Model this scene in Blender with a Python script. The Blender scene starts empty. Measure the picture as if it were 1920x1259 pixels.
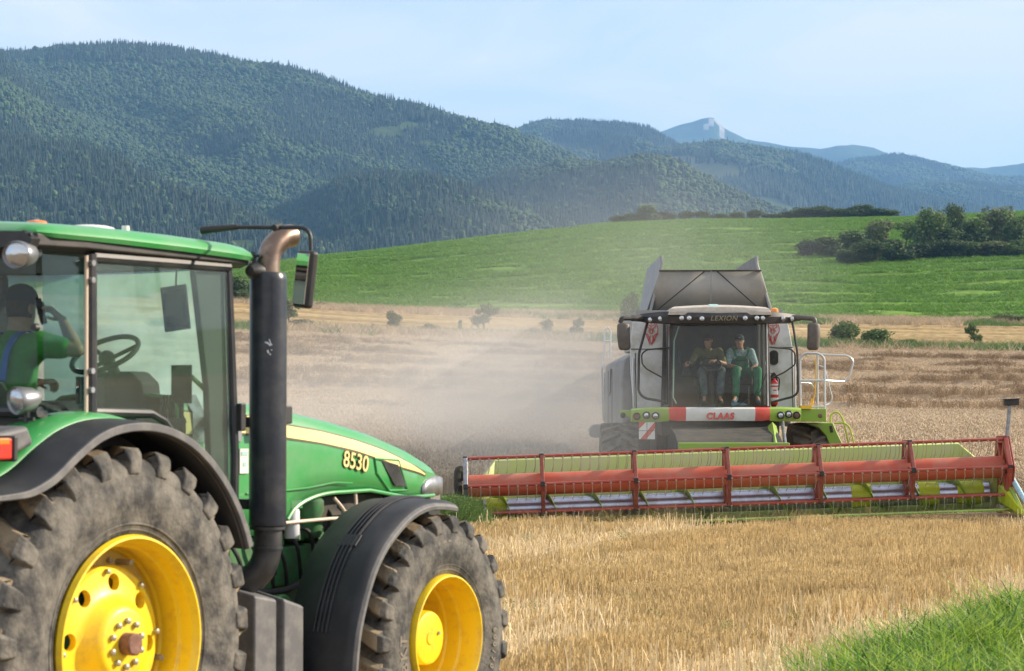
import bpy, bmesh, math, random
import numpy as np
from mathutils import Vector, Matrix, Euler, Quaternion, noise as mnoise

SC = bpy.context.scene
COL = SC.collection
R_ = math.radians
PI = math.pi

# ------------------------------------------------------------------ camera, sky, sun, exposure
FPX, CAMH = 4200.0, 2.2                      # focal length in pixels of the 1920 px frame, eye height
PITCH = math.atan(130.5 / FPX)
cam = bpy.data.cameras.new('camera')
cam.sensor_width = 36.0
cam.lens = 36.0 * FPX / 1920.0
cam.clip_start = 0.2
cam.clip_end = 60000.0
cam.dof.use_dof = True
cam.dof.focus_distance = 39.0
cam.dof.aperture_fstop = 5.6
camo = bpy.data.objects.new('camera', cam)
COL.objects.link(camo)
camo.location = (0, 0, CAMH)
camo.rotation_euler = (PI / 2 + PITCH, 0, 0)
SC.camera = camo

SUN_EL, SUN_AZ = R_(27.0), R_(14.0)          # azimuth measured from +X towards +Y
sun_dir = Vector((math.cos(SUN_EL) * math.cos(SUN_AZ), math.cos(SUN_EL) * math.sin(SUN_AZ), math.sin(SUN_EL)))
sl = bpy.data.lights.new('sun', 'SUN')
sl.energy = 4.6
sl.angle = R_(0.6)
sl.color = (1.0, 0.86, 0.68)
so = bpy.data.objects.new('sun', sl)
COL.objects.link(so)
so.rotation_euler = sun_dir.to_track_quat('Z', 'Y').to_euler()

SC.view_settings.view_transform = 'Standard'
SC.view_settings.look = 'None'
SC.view_settings.exposure = 0.95
SC.view_settings.gamma = 1.0
SC.cycles.volume_bounces = 1
SC.cycles.max_bounces = 10
SC.cycles.transparent_max_bounces = 24
SC.cycles.use_denoising = True
SC.cycles.volume_max_steps = 256


def N(nt, typ, **kw):
    n = nt.nodes.new(typ)
    for k, v in kw.items():
        if k in n.inputs.keys() if isinstance(k, str) else False:
            n.inputs[k].default_value = v
        else:
            setattr(n, k, v)
    return n


W = bpy.data.worlds.new('World')
SC.world = W
W.use_nodes = True
nt = W.node_tree
nt.nodes.clear()
out = nt.nodes.new('ShaderNodeOutputWorld')
bg = nt.nodes.new('ShaderNodeBackground')
sky = nt.nodes.new('ShaderNodeTexSky')
sky.sky_type = 'NISHITA'
sky.sun_disc = False
sky.sun_elevation = SUN_EL
sky.sun_rotation = PI / 2 - SUN_AZ            # clockwise from +Y
sky.air_density = 1.0
sky.dust_density = 0.6
sky.ozone_density = 1.6
bg.inputs['Strength'].default_value = 0.105
# thin cirrus: stretched noise on the sky direction whitens the blue a little
tc = nt.nodes.new('ShaderNodeTexCoord')
mp = nt.nodes.new('ShaderNodeMapping')
mp.inputs['Scale'].default_value = (2.4, 2.4, 8.0)
mp.inputs['Rotation'].default_value = (0.0, 0.12, 0.3)
nz = nt.nodes.new('ShaderNodeTexNoise')
nz.inputs['Scale'].default_value = 2.6
nz.inputs['Detail'].default_value = 9
nz.inputs['Roughness'].default_value = 0.55
nz.inputs['Distortion'].default_value = 0.6
cr = nt.nodes.new('ShaderNodeValToRGB')
cr.color_ramp.elements[0].position = 0.38
cr.color_ramp.elements[0].color = (0.50, 0.50, 0.50, 1)
cr.color_ramp.elements[1].position = 0.60
cr.color_ramp.elements[1].color = (1.0, 1.0, 1.0, 1)
mx = nt.nodes.new('ShaderNodeMix')
mx.data_type = 'RGBA'
mx.inputs[7].default_value = (5.3, 5.3, 5.35, 1)
L = nt.links.new
L(tc.outputs['Generated'], mp.inputs['Vector'])
L(mp.outputs[0], nz.inputs['Vector'])
L(nz.outputs['Fac'], cr.inputs[0])
L(cr.outputs[0], mx.inputs[0])
L(sky.outputs[0], mx.inputs[6])
L(mx.outputs[2], bg.inputs['Color'])
L(bg.outputs[0], out.inputs['Surface'])

# ------------------------------------------------------------------ materials
_M = {}


def mat(name, col, rough=0.6, metal=0.0, var=None, vs=8.0, vamt=1.0, bump=0.0, bs=60.0, coat=0.0, spec=0.5, rnd=0.0, ramp=(0.42, 0.62), trans=0.0):
    """procedural Principled material; var = second colour mixed in by noise; rnd = brightness change per instance"""
    m = bpy.data.materials.new(name)
    m.use_nodes = True
    nt = m.node_tree
    b = nt.nodes['Principled BSDF']
    b.inputs['Base Color'].default_value = (*col, 1)
    b.inputs['Roughness'].default_value = rough
    b.inputs['Metallic'].default_value = metal
    b.inputs['Coat Weight'].default_value = coat
    b.inputs['Specular IOR Level'].default_value = spec
    tc = nt.nodes.new('ShaderNodeTexCoord')
    src = None
    if var is not None:
        n = nt.nodes.new('ShaderNodeTexNoise')
        n.inputs['Scale'].default_value = vs
        n.inputs['Detail'].default_value = 6
        n.inputs['Roughness'].default_value = 0.65
        r = nt.nodes.new('ShaderNodeMapRange')
        r.inputs[1].default_value = ramp[0]
        r.inputs[2].default_value = ramp[1]
        r.inputs[4].default_value = vamt
        x = nt.nodes.new('ShaderNodeMix')
        x.data_type = 'RGBA'
        x.inputs[6].default_value = (*col, 1)
        x.inputs[7].default_value = (*var, 1)
        nt.links.new(tc.outputs['Object'], n.inputs['Vector'])
        nt.links.new(n.outputs['Fac'], r.inputs[0])
        nt.links.new(r.outputs[0], x.inputs[0])
        src = x.outputs[2]
    if rnd > 0:
        oi = nt.nodes.new('ShaderNodeObjectInfo')
        r = nt.nodes.new('ShaderNodeMapRange')
        r.inputs[3].default_value = 1 - rnd
        r.inputs[4].default_value = 1 + rnd
        nt.links.new(oi.outputs['Random'], r.inputs[0])
        hs = nt.nodes.new('ShaderNodeHueSaturation')
        nt.links.new(r.outputs[0], hs.inputs['Value'])
        if src is None:
            hs.inputs['Color'].default_value = (*col, 1)
        else:
            nt.links.new(src, hs.inputs['Color'])
        src = hs.outputs[0]
    if src is not None:
        nt.links.new(src, b.inputs['Base Color'])
    if bump > 0:
        n2 = nt.nodes.new('ShaderNodeTexNoise')
        n2.inputs['Scale'].default_value = bs
        n2.inputs['Detail'].default_value = 5
        bp = nt.nodes.new('ShaderNodeBump')
        bp.inputs['Strength'].default_value = bump
        bp.inputs['Distance'].default_value = 0.02
        nt.links.new(tc.outputs['Object'], n2.inputs['Vector'])
        nt.links.new(n2.outputs['Fac'], bp.inputs['Height'])
        nt.links.new(bp.outputs[0], b.inputs['Normal'])
    if trans > 0:                              # thin leaves let some light through
        t = nt.nodes.new('ShaderNodeBsdfTranslucent')
        ms = nt.nodes.new('ShaderNodeMixShader')
        ms.inputs[0].default_value = trans
        if src is not None:
            nt.links.new(src, t.inputs['Color'])
        else:
            t.inputs['Color'].default_value = (*col, 1)
        nt.links.new(b.outputs[0], ms.inputs[1])
        nt.links.new(t.outputs[0], ms.inputs[2])
        nt.links.new(ms.outputs[0], nt.nodes['Material Output'].inputs['Surface'])
    _M[name] = m
    return m


def glass(name, tint, refl=0.06, dust=0.0, dust_veil_col=(0.6, 0.62, 0.58)):
    """thin pane: tinted see-through, fresnel reflection, a film of dust, tinted as a reflection veil on the far panes"""
    m = bpy.data.materials.new(name)
    m.use_nodes = True
    nt = m.node_tree
    nt.nodes.clear()
    o = nt.nodes.new('ShaderNodeOutputMaterial')
    t = nt.nodes.new('ShaderNodeBsdfTransparent')
    t.inputs['Color'].default_value = (*tint, 1)
    g = nt.nodes.new('ShaderNodeBsdfGlossy')
    g.inputs['Roughness'].default_value = 0.02
    lf = nt.nodes.new('ShaderNodeLayerWeight')
    pw = nt.nodes.new('ShaderNodeMath'); pw.operation = 'POWER'; pw.inputs[1].default_value = 5.0
    lw = nt.nodes.new('ShaderNodeMath'); lw.operation = 'MULTIPLY_ADD'; lw.inputs[1].default_value = 0.9; lw.inputs[2].default_value = refl * 0.7
    nt.links.new(lf.outputs['Facing'], pw.inputs[0]); nt.links.new(pw.outputs[0], lw.inputs[0])
    a = nt.nodes.new('ShaderNodeMixShader')
    nt.links.new(lw.outputs[0], a.inputs[0])
    nt.links.new(t.outputs[0], a.inputs[1])
    nt.links.new(g.outputs[0], a.inputs[2])
    last = a
    if dust > 0:
        d = nt.nodes.new('ShaderNodeBsdfDiffuse')
        d.inputs['Color'].default_value = (*dust_veil_col, 1)
        tl = nt.nodes.new('ShaderNodeBsdfTranslucent')
        tl.inputs['Color'].default_value = (*dust_veil_col, 1)
        dm = nt.nodes.new('ShaderNodeMixShader')
        dm.inputs[0].default_value = 0.5
        nt.links.new(d.outputs[0], dm.inputs[1])
        nt.links.new(tl.outputs[0], dm.inputs[2])
        tc = nt.nodes.new('ShaderNodeTexCoord')
        n = nt.nodes.new('ShaderNodeTexNoise')
        n.inputs['Scale'].default_value = 3.0
        n.inputs['Detail'].default_value = 6
        r = nt.nodes.new('ShaderNodeMapRange')
        r.inputs[1].default_value = 0.3
        r.inputs[2].default_value = 0.7
        r.inputs[3].default_value = dust * 0.6
        r.inputs[4].default_value = dust * 1.3
        nt.links.new(tc.outputs['Object'], n.inputs['Vector'])
        nt.links.new(n.outputs['Fac'], r.inputs[0])
        b = nt.nodes.new('ShaderNodeMixShader')
        nt.links.new(r.outputs[0], b.inputs[0])
        nt.links.new(a.outputs[0], b.inputs[1])
        nt.links.new(dm.outputs[0], b.inputs[2])
        last = b
    nt.links.new(last.outputs[0], o.inputs['Surface'])
    _M[name] = m
    return m


mat('green_paint', (0.042, 0.30, 0.075), 0.38, var=(0.11, 0.30, 0.125), vs=3, vamt=0.7, coat=0.35, bump=0.02, bs=25)
mat('green_cast', (0.045, 0.21, 0.065), 0.6, var=(0.06, 0.10, 0.05), vs=7, vamt=0.9)
mat('yellow_paint', (0.87, 0.61, 0.014), 0.42, var=(0.60, 0.36, 0.06), vs=11, vamt=0.75, coat=0.2, ramp=(0.5, 0.75))
mat('yellow_old', (0.62, 0.47, 0.10), 0.6, var=(0.5, 0.36, 0.10), vs=12)
mat('stripe_yellow', (0.84, 0.69, 0.28), 0.4)
mat('rubber', (0.042, 0.042, 0.043), 0.8, var=(0.185, 0.17, 0.145), vs=6.0, vamt=0.95, bump=0.5, bs=26, ramp=(0.38, 0.62), spec=0.3)
mat('rubber_dusty', (0.12, 0.103, 0.082), 0.9, var=(0.34, 0.265, 0.175), vs=7, bump=0.3, bs=40, ramp=(0.36, 0.54), spec=0.2)
mat('tyre_letter', (0.20, 0.17, 0.13), 0.85)
mat('fender_plastic', (0.013, 0.015, 0.020), 0.6, var=(0.032, 0.033, 0.038), vs=4, vamt=0.8, bump=0.05, bs=200)
mat('fender_edge', (0.10, 0.10, 0.105), 0.6, var=(0.16, 0.155, 0.15), vs=8)
mat('black_plastic', (0.018, 0.018, 0.020), 0.5, var=(0.04, 0.038, 0.036), vs=9, vamt=0.6)
mat('black_metal', (0.020, 0.022, 0.028), 0.42, var=(0.05, 0.047, 0.045), vs=6, vamt=0.8)
mat('muffler_black', (0.015, 0.018, 0.027), 0.30, var=(0.075, 0.072, 0.07), vs=4.5, vamt=0.75, bump=0.05, bs=30, ramp=(0.45, 0.75))
mat('hot_steel', (0.17, 0.12, 0.095), 0.38, metal=0.85, var=(0.32, 0.24, 0.19), vs=6)
mat('rust', (0.16, 0.075, 0.05), 0.8, var=(0.25, 0.13, 0.09), vs=20)
mat('bolt', (0.36, 0.33, 0.27), 0.5, metal=0.5)
mat('chrome', (0.7, 0.71, 0.72), 0.16, metal=1.0)
mat('steel_grey', (0.32, 0.33, 0.35), 0.4, metal=0.7, var=(0.2, 0.2, 0.2), vs=10)
mat('lamp_glass', (0.55, 0.57, 0.60), 0.12, metal=0.75, coat=0.6)
mat('lamp_shell', (0.26, 0.27, 0.28), 0.35, metal=0.6)
mat('red_lens', (0.62, 0.035, 0.02), 0.25, coat=0.5)
mat('orange_lens', (0.85, 0.20, 0.02), 0.25, coat=0.5)
mat('amber', (0.85, 0.28, 0.03), 0.25, coat=0.5)
mat('dark_cloth', (0.03, 0.032, 0.035), 0.9, var=(0.05, 0.05, 0.05), vs=30)
mat('seat_cloth', (0.07, 0.085, 0.06), 0.95, var=(0.09, 0.10, 0.07), vs=30, bump=0.2, bs=150)
mat('liner', (0.05, 0.052, 0.055), 0.8)
mat('filter_white', (0.66, 0.68, 0.72), 0.45)
mat('pipe_tan', (0.62, 0.50, 0.38), 0.5)
mat('shirt_green', (0.045, 0.24, 0.035), 0.85, var=(0.035, 0.18, 0.028), vs=14, bump=0.3, bs=18)
mat('strap_blue', (0.02, 0.12, 0.36), 0.7)
mat('skin', (0.50, 0.28, 0.19), 0.55, var=(0.42, 0.21, 0.14), vs=20, vamt=0.6)
mat('hair', (0.035, 0.024, 0.018), 0.7, var=(0.055, 0.04, 0.03), vs=40)
mat('navy_cloth', (0.018, 0.035, 0.045), 0.8)
mat('olive_cloth', (0.16, 0.17, 0.06), 0.85, var=(0.12, 0.13, 0.05), vs=14)
mat('dark_shirt', (0.045, 0.05, 0.035), 0.85)
mat('jeans', (0.06, 0.085, 0.10), 0.85, var=(0.12, 0.16, 0.18), vs=9)
mat('overall_green', (0.012, 0.22, 0.10), 0.75, var=(0.01, 0.15, 0.075), vs=10)
mat('shirt_blue', (0.45, 0.62, 0.68), 0.85, var=(0.22, 0.36, 0.42), vs=28)
mat('shoe_blue', (0.06, 0.14, 0.22), 0.7)
mat('white_plate', (0.74, 0.74, 0.70), 0.45, var=(0.60, 0.59, 0.54), vs=4, vamt=0.6)
mat('panel_white', (0.66, 0.68, 0.68), 0.42, var=(0.46, 0.44, 0.39), vs=2.6, vamt=0.85, coat=0.08)
mat('body_grey', (0.27, 0.27, 0.275), 0.6, var=(0.22, 0.21, 0.19), vs=2.5)
mat('roof_beige', (0.52, 0.47, 0.40), 0.6, var=(0.38, 0.33, 0.27), vs=6, vamt=0.7)
mat('tank_sheet', (0.30, 0.292, 0.275), 0.6, metal=0.1, var=(0.37, 0.35, 0.31), vs=2.2, ramp=(0.35, 0.65))
mat('tank_flap', (0.26, 0.275, 0.295), 0.55, metal=0.2, var=(0.34, 0.33, 0.32), vs=3)
mat('visor_black', (0.028, 0.025, 0.024), 0.55, var=(0.055, 0.05, 0.045), vs=8, vamt=0.7)
mat('mirror_shell', (0.095, 0.08, 0.068), 0.55, var=(0.13, 0.11, 0.09), vs=6)
mat('lime_paint', (0.24, 0.40, 0.035), 0.45, var=(0.30, 0.36, 0.10), vs=3, vamt=0.8)
mat('lime_pale', (0.42, 0.50, 0.13), 0.5, var=(0.44, 0.46, 0.20), vs=2.5, vamt=0.9)
mat('lime_bright', (0.50, 0.58, 0.02), 0.42, var=(0.40, 0.46, 0.04), vs=5)
mat('reel_red', (0.36, 0.045, 0.028), 0.45, var=(0.38, 0.11, 0.075), vs=3, vamt=0.8)
mat('reel_tube', (0.52, 0.095, 0.045), 0.5, var=(0.46, 0.17, 0.11), vs=2.5, vamt=0.8)
mat('strut_red', (0.23, 0.045, 0.028), 0.55, var=(0.30, 0.085, 0.06), vs=8)
mat('sign_red', (0.62, 0.06, 0.04), 0.5, var=(0.55, 0.13, 0.10), vs=6, vamt=0.6)
mat('emblem_red', (0.55, 0.06, 0.05), 0.5)
mat('tine', (0.42, 0.38, 0.33), 0.4, metal=0.5)
mat('auger_steel', (0.52, 0.56, 0.68), 0.28, metal=0.85, var=(0.40, 0.40, 0.44), vs=5)
mat('dark_under', (0.030, 0.030, 0.026), 0.8, var=(0.07, 0.062, 0.045), vs=4)
mat('mud', (0.20, 0.16, 0.12), 0.95, var=(0.12, 0.10, 0.075), vs=5, bump=0.6, bs=14)
mat('rail_silver', (0.62, 0.64, 0.66), 0.35, metal=0.45)
mat('rail_lime', (0.46, 0.56, 0.05), 0.45)
mat('hose_yellow', (0.85, 0.50, 0.02), 0.5)
mat('letter_gold', (0.30, 0.27, 0.16), 0.5)
mat('letter_dark', (0.09, 0.07, 0.03), 0.5)
mat('decal_teal', (0.35, 0.55, 0.52), 0.5)
mat('ext_red', (0.60, 0.03, 0.025), 0.3, coat=0.4)
mat('bottle_blue', (0.10, 0.24, 0.33), 0.2, coat=0.4)
mat('mirror_face', (0.75, 0.76, 0.74), 0.03, metal=1.0)
glass('glass_door', (0.86, 0.95, 0.91), dust=0.045, dust_veil_col=(0.55, 0.66, 0.60))
glass('glass_far', (0.84, 0.95, 0.93), dust=0.58, dust_veil_col=(0.62, 0.79, 0.78))  # besides dust, the film colour paints in a blue-green reflection veil
glass('glass_rear', (0.60, 0.76, 0.76), dust=0.010, dust_veil_col=(0.12, 0.36, 0.48))
glass('glass_combine', (0.78, 0.81, 0.76), dust=0.085, dust_veil_col=(0.42, 0.40, 0.33))
mat('soil', (0.23, 0.17, 0.095), 0.95, var=(0.34, 0.25, 0.13), vs=2.5, bump=0.5, bs=25)

# ------------------------------------------------------------------ mesh helpers


def prop(o, label=None, cat=None, group=None, kind=None):
    if label: o['label'] = label
    if cat: o['category'] = cat
    if group: o['group'] = group
    if kind: o['kind'] = kind
    return o


def thing(name, label, cat, loc=(0, 0, 0), rz=0.0, group=None):
    o = bpy.data.objects.new(name, None)
    o.empty_display_size = 0.2
    COL.objects.link(o)
    o.location = loc
    o.rotation_euler = (0, 0, rz)
    return prop(o, label, cat, group)


def link(name, me, mats, parent=None, bevel=0.0, seg=2, sharp=35.0, weld=False):
    o = bpy.data.objects.new(name, me)
    COL.objects.link(o)
    if not isinstance(mats, (list, tuple)):
        mats = [mats]
    for m in mats:
        me.materials.append(_M[m] if isinstance(m, str) else m)
    if len(me.polygons):
        me.polygons.foreach_set('use_smooth', [True] * len(me.polygons))
        me.set_sharp_from_angle(angle=R_(sharp))
    if bevel > 0:
        b = o.modifiers.new('bevel', 'BEVEL')
        b.width = bevel
        b.segments = seg
        b.limit_method = 'ANGLE'
        b.angle_limit = R_(32)
        b.harden_normals = True
    if parent is not None:
        o.parent = parent
    return o


class MB:
    def __init__(s):
        s.bm = bmesh.new()
        s.mi = 0

    def face(s, vs):
        try:
            f = s.bm.faces.new(vs)
            f.material_index = s.mi
            return f
        except ValueError:
            return None

    def v(s, p):
        return s.bm.verts.new(p)

    def box(s, c, size, rot=None, M=None):
        m = Matrix.Translation(c)
        if rot is not None:
            m = m @ Euler(rot).to_matrix().to_4x4()
        if M is not None:
            m = M @ m
        hx, hy, hz = size[0] / 2, size[1] / 2, size[2] / 2
        vs = [s.v(m @ Vector((x, y, z))) for x in (-hx, hx) for y in (-hy, hy) for z in (-hz, hz)]
        for q in ((0, 1, 3, 2), (4, 6, 7, 5), (0, 4, 5, 1), (2, 3, 7, 6), (0, 2, 6, 4), (1, 5, 7, 3)):
            s.face([vs[i] for i in q])
        return s

    def prism(s, pts, ax, a, b):
        """outline in the two other axes, extruded along axis ax from a to b"""
        def P(p, w):
            if ax == 'x': return (w, p[0], p[1])
            if ax == 'y': return (p[0], w, p[1])
            return (p[0], p[1], w)
        A = [s.v(P(p, a)) for p in pts]
        B = [s.v(P(p, b)) for p in pts]
        n = len(pts)
        s.face(A[::-1])
        s.face(B)
        for i in range(n):
            j = (i + 1) % n
            s.face([A[i], A[j], B[j], B[i]])
        return s

    def loops(s, L, cap=True, closed=True, ring=False):
        """skin through lists of points"""
        V = [[s.v(p) for p in l] for l in L]
        n = len(V[0])
        rng = range(len(V)) if ring else range(len(V) - 1)
        for i in rng:
            k = (i + 1) % len(V)
            for j in range(n if closed else n - 1):
                q = (j + 1) % n
                s.face([V[i][j], V[i][q], V[k][q], V[k][j]])
        if cap and closed and not ring:
            s.face(V[0][::-1])
            s.face(V[-1])
        return s

    def tube(s, pts, r, seg=8, closed=False, cap=True):
        P = [Vector(p) for p in pts]
        n = len(P)
        rs = r if isinstance(r, (list, tuple)) else [r] * n
        T = []
        for i in range(n):
            if closed:
                t = (P[(i + 1) % n] - P[i - 1])
            else:
                t = P[min(i + 1, n - 1)] - P[max(i - 1, 0)]
            T.append(t.normalized())
        up = Vector((0, 0, 1)) if abs(T[0].z) < 0.9 else Vector((1, 0, 0))
        nrm = (up - T[0] * up.dot(T[0])).normalized()
        L = []
        for i in range(n):
            if i:
                q = T[i - 1].rotation_difference(T[i])
                nrm = (q @ nrm)
                nrm = (nrm - T[i] * nrm.dot(T[i])).normalized()
            b = T[i].cross(nrm)
            L.append([P[i] + (nrm * math.cos(2 * PI * k / seg) + b * math.sin(2 * PI * k / seg)) * rs[i] for k in range(seg)])
        return s.loops(L, cap=cap, ring=closed)

    def lathe(s, prof, c=(0, 0, 0), ax='x', seg=48, closed=False, a0=0.0, a1=2 * PI):
        """profile of (distance along axis, radius)"""
        full = abs(a1 - a0 - 2 * PI) < 1e-6
        L = []
        nseg = seg if full else seg + 1
        for k in range(nseg):
            a = a0 + (a1 - a0) * k / seg
            ca, sa = math.cos(a), math.sin(a)
            row = []
            for h, r in prof:
                if ax == 'x': p = (h, r * sa, r * ca)
                elif ax == 'y': p = (r * ca, h, r * sa)
                else: p = (r * ca, r * sa, h)
                row.append(Vector(p) + Vector(c))
            L.append(row)
        s.loops(L, cap=False, closed=closed, ring=full)
        return s

    def ball(s, c, r, seg=16, rings=10, rot=None):
        if not isinstance(r, (tuple, list)): r = (r, r, r)
        m = Matrix.Translation(c)
        if rot is not None: m = m @ Euler(rot).to_matrix().to_4x4()
        m = m @ Matrix.Diagonal((*r, 1))
        res = bmesh.ops.create_uvsphere(s.bm, u_segments=seg, v_segments=rings, radius=1.0, matrix=m)
        for v in res['verts']:
            for f in v.link_faces: f.material_index = s.mi
        return s

    def cyl(s, a, b, r, seg=20, r2=None):
        return s.tube([a, b], [r, r if r2 is None else r2], seg)

    def mesh(s, name):
        bmesh.ops.remove_doubles(s.bm, verts=s.bm.verts, dist=1e-5)
        bmesh.ops.recalc_face_normals(s.bm, faces=s.bm.faces)
        me = bpy.data.meshes.new(name)
        s.bm.to_mesh(me)
        s.bm.free()
        return me

    def build(s, name, mats, parent=None, bevel=0.0, seg=2, sharp=35.0):
        return link(name, s.mesh(name), mats, parent, bevel, seg, sharp)


def spline(pts, n=8, closed=False):
    """Catmull-Rom through points"""
    P = [Vector(p) for p in pts]
    out = []
    m = len(P)
    rng = range(m) if closed else range(m - 1)
    for i in rng:
        if closed:
            p0, p1, p2, p3 = P[i - 1], P[i], P[(i + 1) % m], P[(i + 2) % m]
        else:
            p0, p1, p2, p3 = P[max(i - 1, 0)], P[i], P[i + 1], P[min(i + 2, m - 1)]
        for k in range(n):
            t = k / n
            out.append(0.5 * ((2 * p1) + (p2 - p0) * t + (2 * p0 - 5 * p1 + 4 * p2 - p3) * t * t + (3 * p1 - p0 - 3 * p2 + p3) * t ** 3))
    if not closed: out.append(P[-1])
    return out


def fillet(pts, r, n=5, closed=False):
    """round the corners of a polyline"""
    P = [Vector(p) for p in pts]
    m = len(P)
    out = []
    for i in range(m):
        if not closed and i in (0, m - 1):
            out.append(P[i]); continue
        a, b, c = P[i - 1], P[i], P[(i + 1) % m]
        d1, d2 = (a - b), (c - b)
        k = min(r, d1.length * 0.49, d2.length * 0.49)
        s, e = b + d1.normalized() * k, b + d2.normalized() * k
        for j in range(n + 1):
            t = j / n
            out.append((1 - t) ** 2 * s + 2 * t * (1 - t) * b + t * t * e)
    return out


def evaluated(o, name):
    dg = bpy.context.evaluated_depsgraph_get()
    return bpy.data.meshes.new_from_object(o.evaluated_get(dg))


def text_mesh(txt, size, depth=0.004, bold=0.0, shear=0.0, space=1.0):
    c = bpy.data.curves.new('lettering', 'FONT')
    c.body = txt
    c.size = size
    c.extrude = depth / 2
    c.offset = bold
    c.shear = shear
    c.space_character = space
    c.align_x = 'CENTER'
    c.align_y = 'CENTER'
    c.resolution_u = 4
    o = bpy.data.objects.new('lettering', c)
    COL.objects.link(o)
    me = evaluated(o, 'lettering')
    bpy.data.objects.remove(o)
    me.materials.clear()
    return me


def place_text(name, txt, size, M, m, parent, **kw):
    me = text_mesh(txt, size, **kw)
    me.transform(M)
    return link(name, me, m, parent)


def basis(o, x, y):
    """matrix with origin o, text x direction x and y direction y"""
    X = Vector(x).normalized(); Y = Vector(y); Y = (Y - X * Y.dot(X)).normalized(); Z = X.cross(Y)
    M = Matrix.Identity(4)
    for i in range(3):
        M[i][0], M[i][1], M[i][2], M[i][3] = X[i], Y[i], Z[i], o[i]
    return M


def copy_tree(o, parent=None):
    c = o.copy()
    COL.objects.link(c)
    if parent is not None: c.parent = parent
    for ch in list(o.children):
        copy_tree(ch, c)
    return c


# ------------------------------------------------------------------ points on the photograph's rays


def ray(u, v):
    a, s = (u - 960) / FPX, (629.5 - v) / FPX
    return (a, math.cos(PITCH) - s * math.sin(PITCH), math.sin(PITCH) + s * math.cos(PITCH))


def at(u, v, D):
    d = ray(u, v)
    t = D / d[1]
    return Vector((d[0] * t, D, CAMH + d[2] * t))


def tanv(v):
    d = ray(960, v)
    return d[2] / d[1]

# ------------------------------------------------------------------ terrain
rng = np.random.default_rng(7)
random.seed(5)


def vnoise(x, y, seed=0):
    xi, yi = np.floor(x).astype(np.int64), np.floor(y).astype(np.int64)
    fx, fy = x - xi, y - yi
    fx, fy = fx * fx * (3 - 2 * fx), fy * fy * (3 - 2 * fy)

    def h(a, b):
        n = (a * 374761393 + b * 668265263 + seed * 974634541) & 0x7fffffff
        n = ((n ^ (n >> 13)) * 1274126177) & 0x7fffffff
        return ((n ^ (n >> 16)) & 0xffff) / 65535.0
    return (h(xi, yi) * (1 - fx) + h(xi + 1, yi) * fx) * (1 - fy) + (h(xi, yi + 1) * (1 - fx) + h(xi + 1, yi + 1) * fx) * fy


def fbm(x, y, seed=0, oct=4):
    s, a, t = 0, 1.0, 0
    for i in range(oct):
        s = s + a * vnoise(x * 2 ** i + 17.3 * i, y * 2 ** i - 9.1 * i, seed + i)
        t += a
        a *= 0.5
    return s / t


def sstep(a, b, x):
    t = np.clip((x - a) / (b - a), 0, 1)
    return t * t * (3 - 2 * t)


def slope_of(v):
    a = np.arctan((629.5 - np.asarray(v, float)) / FPX) + PITCH
    return np.tan(a)


UB = [100, 430, 600, 700, 900, 1130, 1300, 1500, 1700, 1920, 2200]
V1 = [610, 621, 627, 632, 638, 646, 650, 656, 660, 664, 668]
V2 = [555, 569, 582, 588, 594, 600, 603, 606, 609, 612, 616]
VC = [535, 505, 481, 471, 447, 421, 413, 412, 408, 398, 392]
D1, D2, DC = 220.0, 330.0, 720.0


def lodging(X, Y):
    """wind-laid wheat: broken steps that face the camera and sink away behind; also how near a point is to a step's face"""
    ph = (Y + 0.06 * X + 9.0 * fbm(X / 30.0, Y / 24.0, 3, 3) + 1.6 * fbm(X / 3.0, Y / 7.0, 13, 2)) / 11.0
    k = np.floor(ph)
    f = ph - k
    m = sstep(0.40, 0.56, fbm(X / 13.0 + 31.7 * k, k * 5.3, 17, 3))
    zone = sstep(70, 84, Y) * (1 - sstep(178, 200, Y))
    h = 0.50 * m * zone * np.where(f < 0.06, f / 0.06, (1 - (f - 0.06) / 0.94) ** 1.4) * (0.75 + 0.5 * fbm(X / 1.6, Y / 1.6, 9, 2))
    return h, m * zone * (f < 0.13), m * zone * np.clip((f - 0.2) / 0.5, 0, 1)


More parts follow.
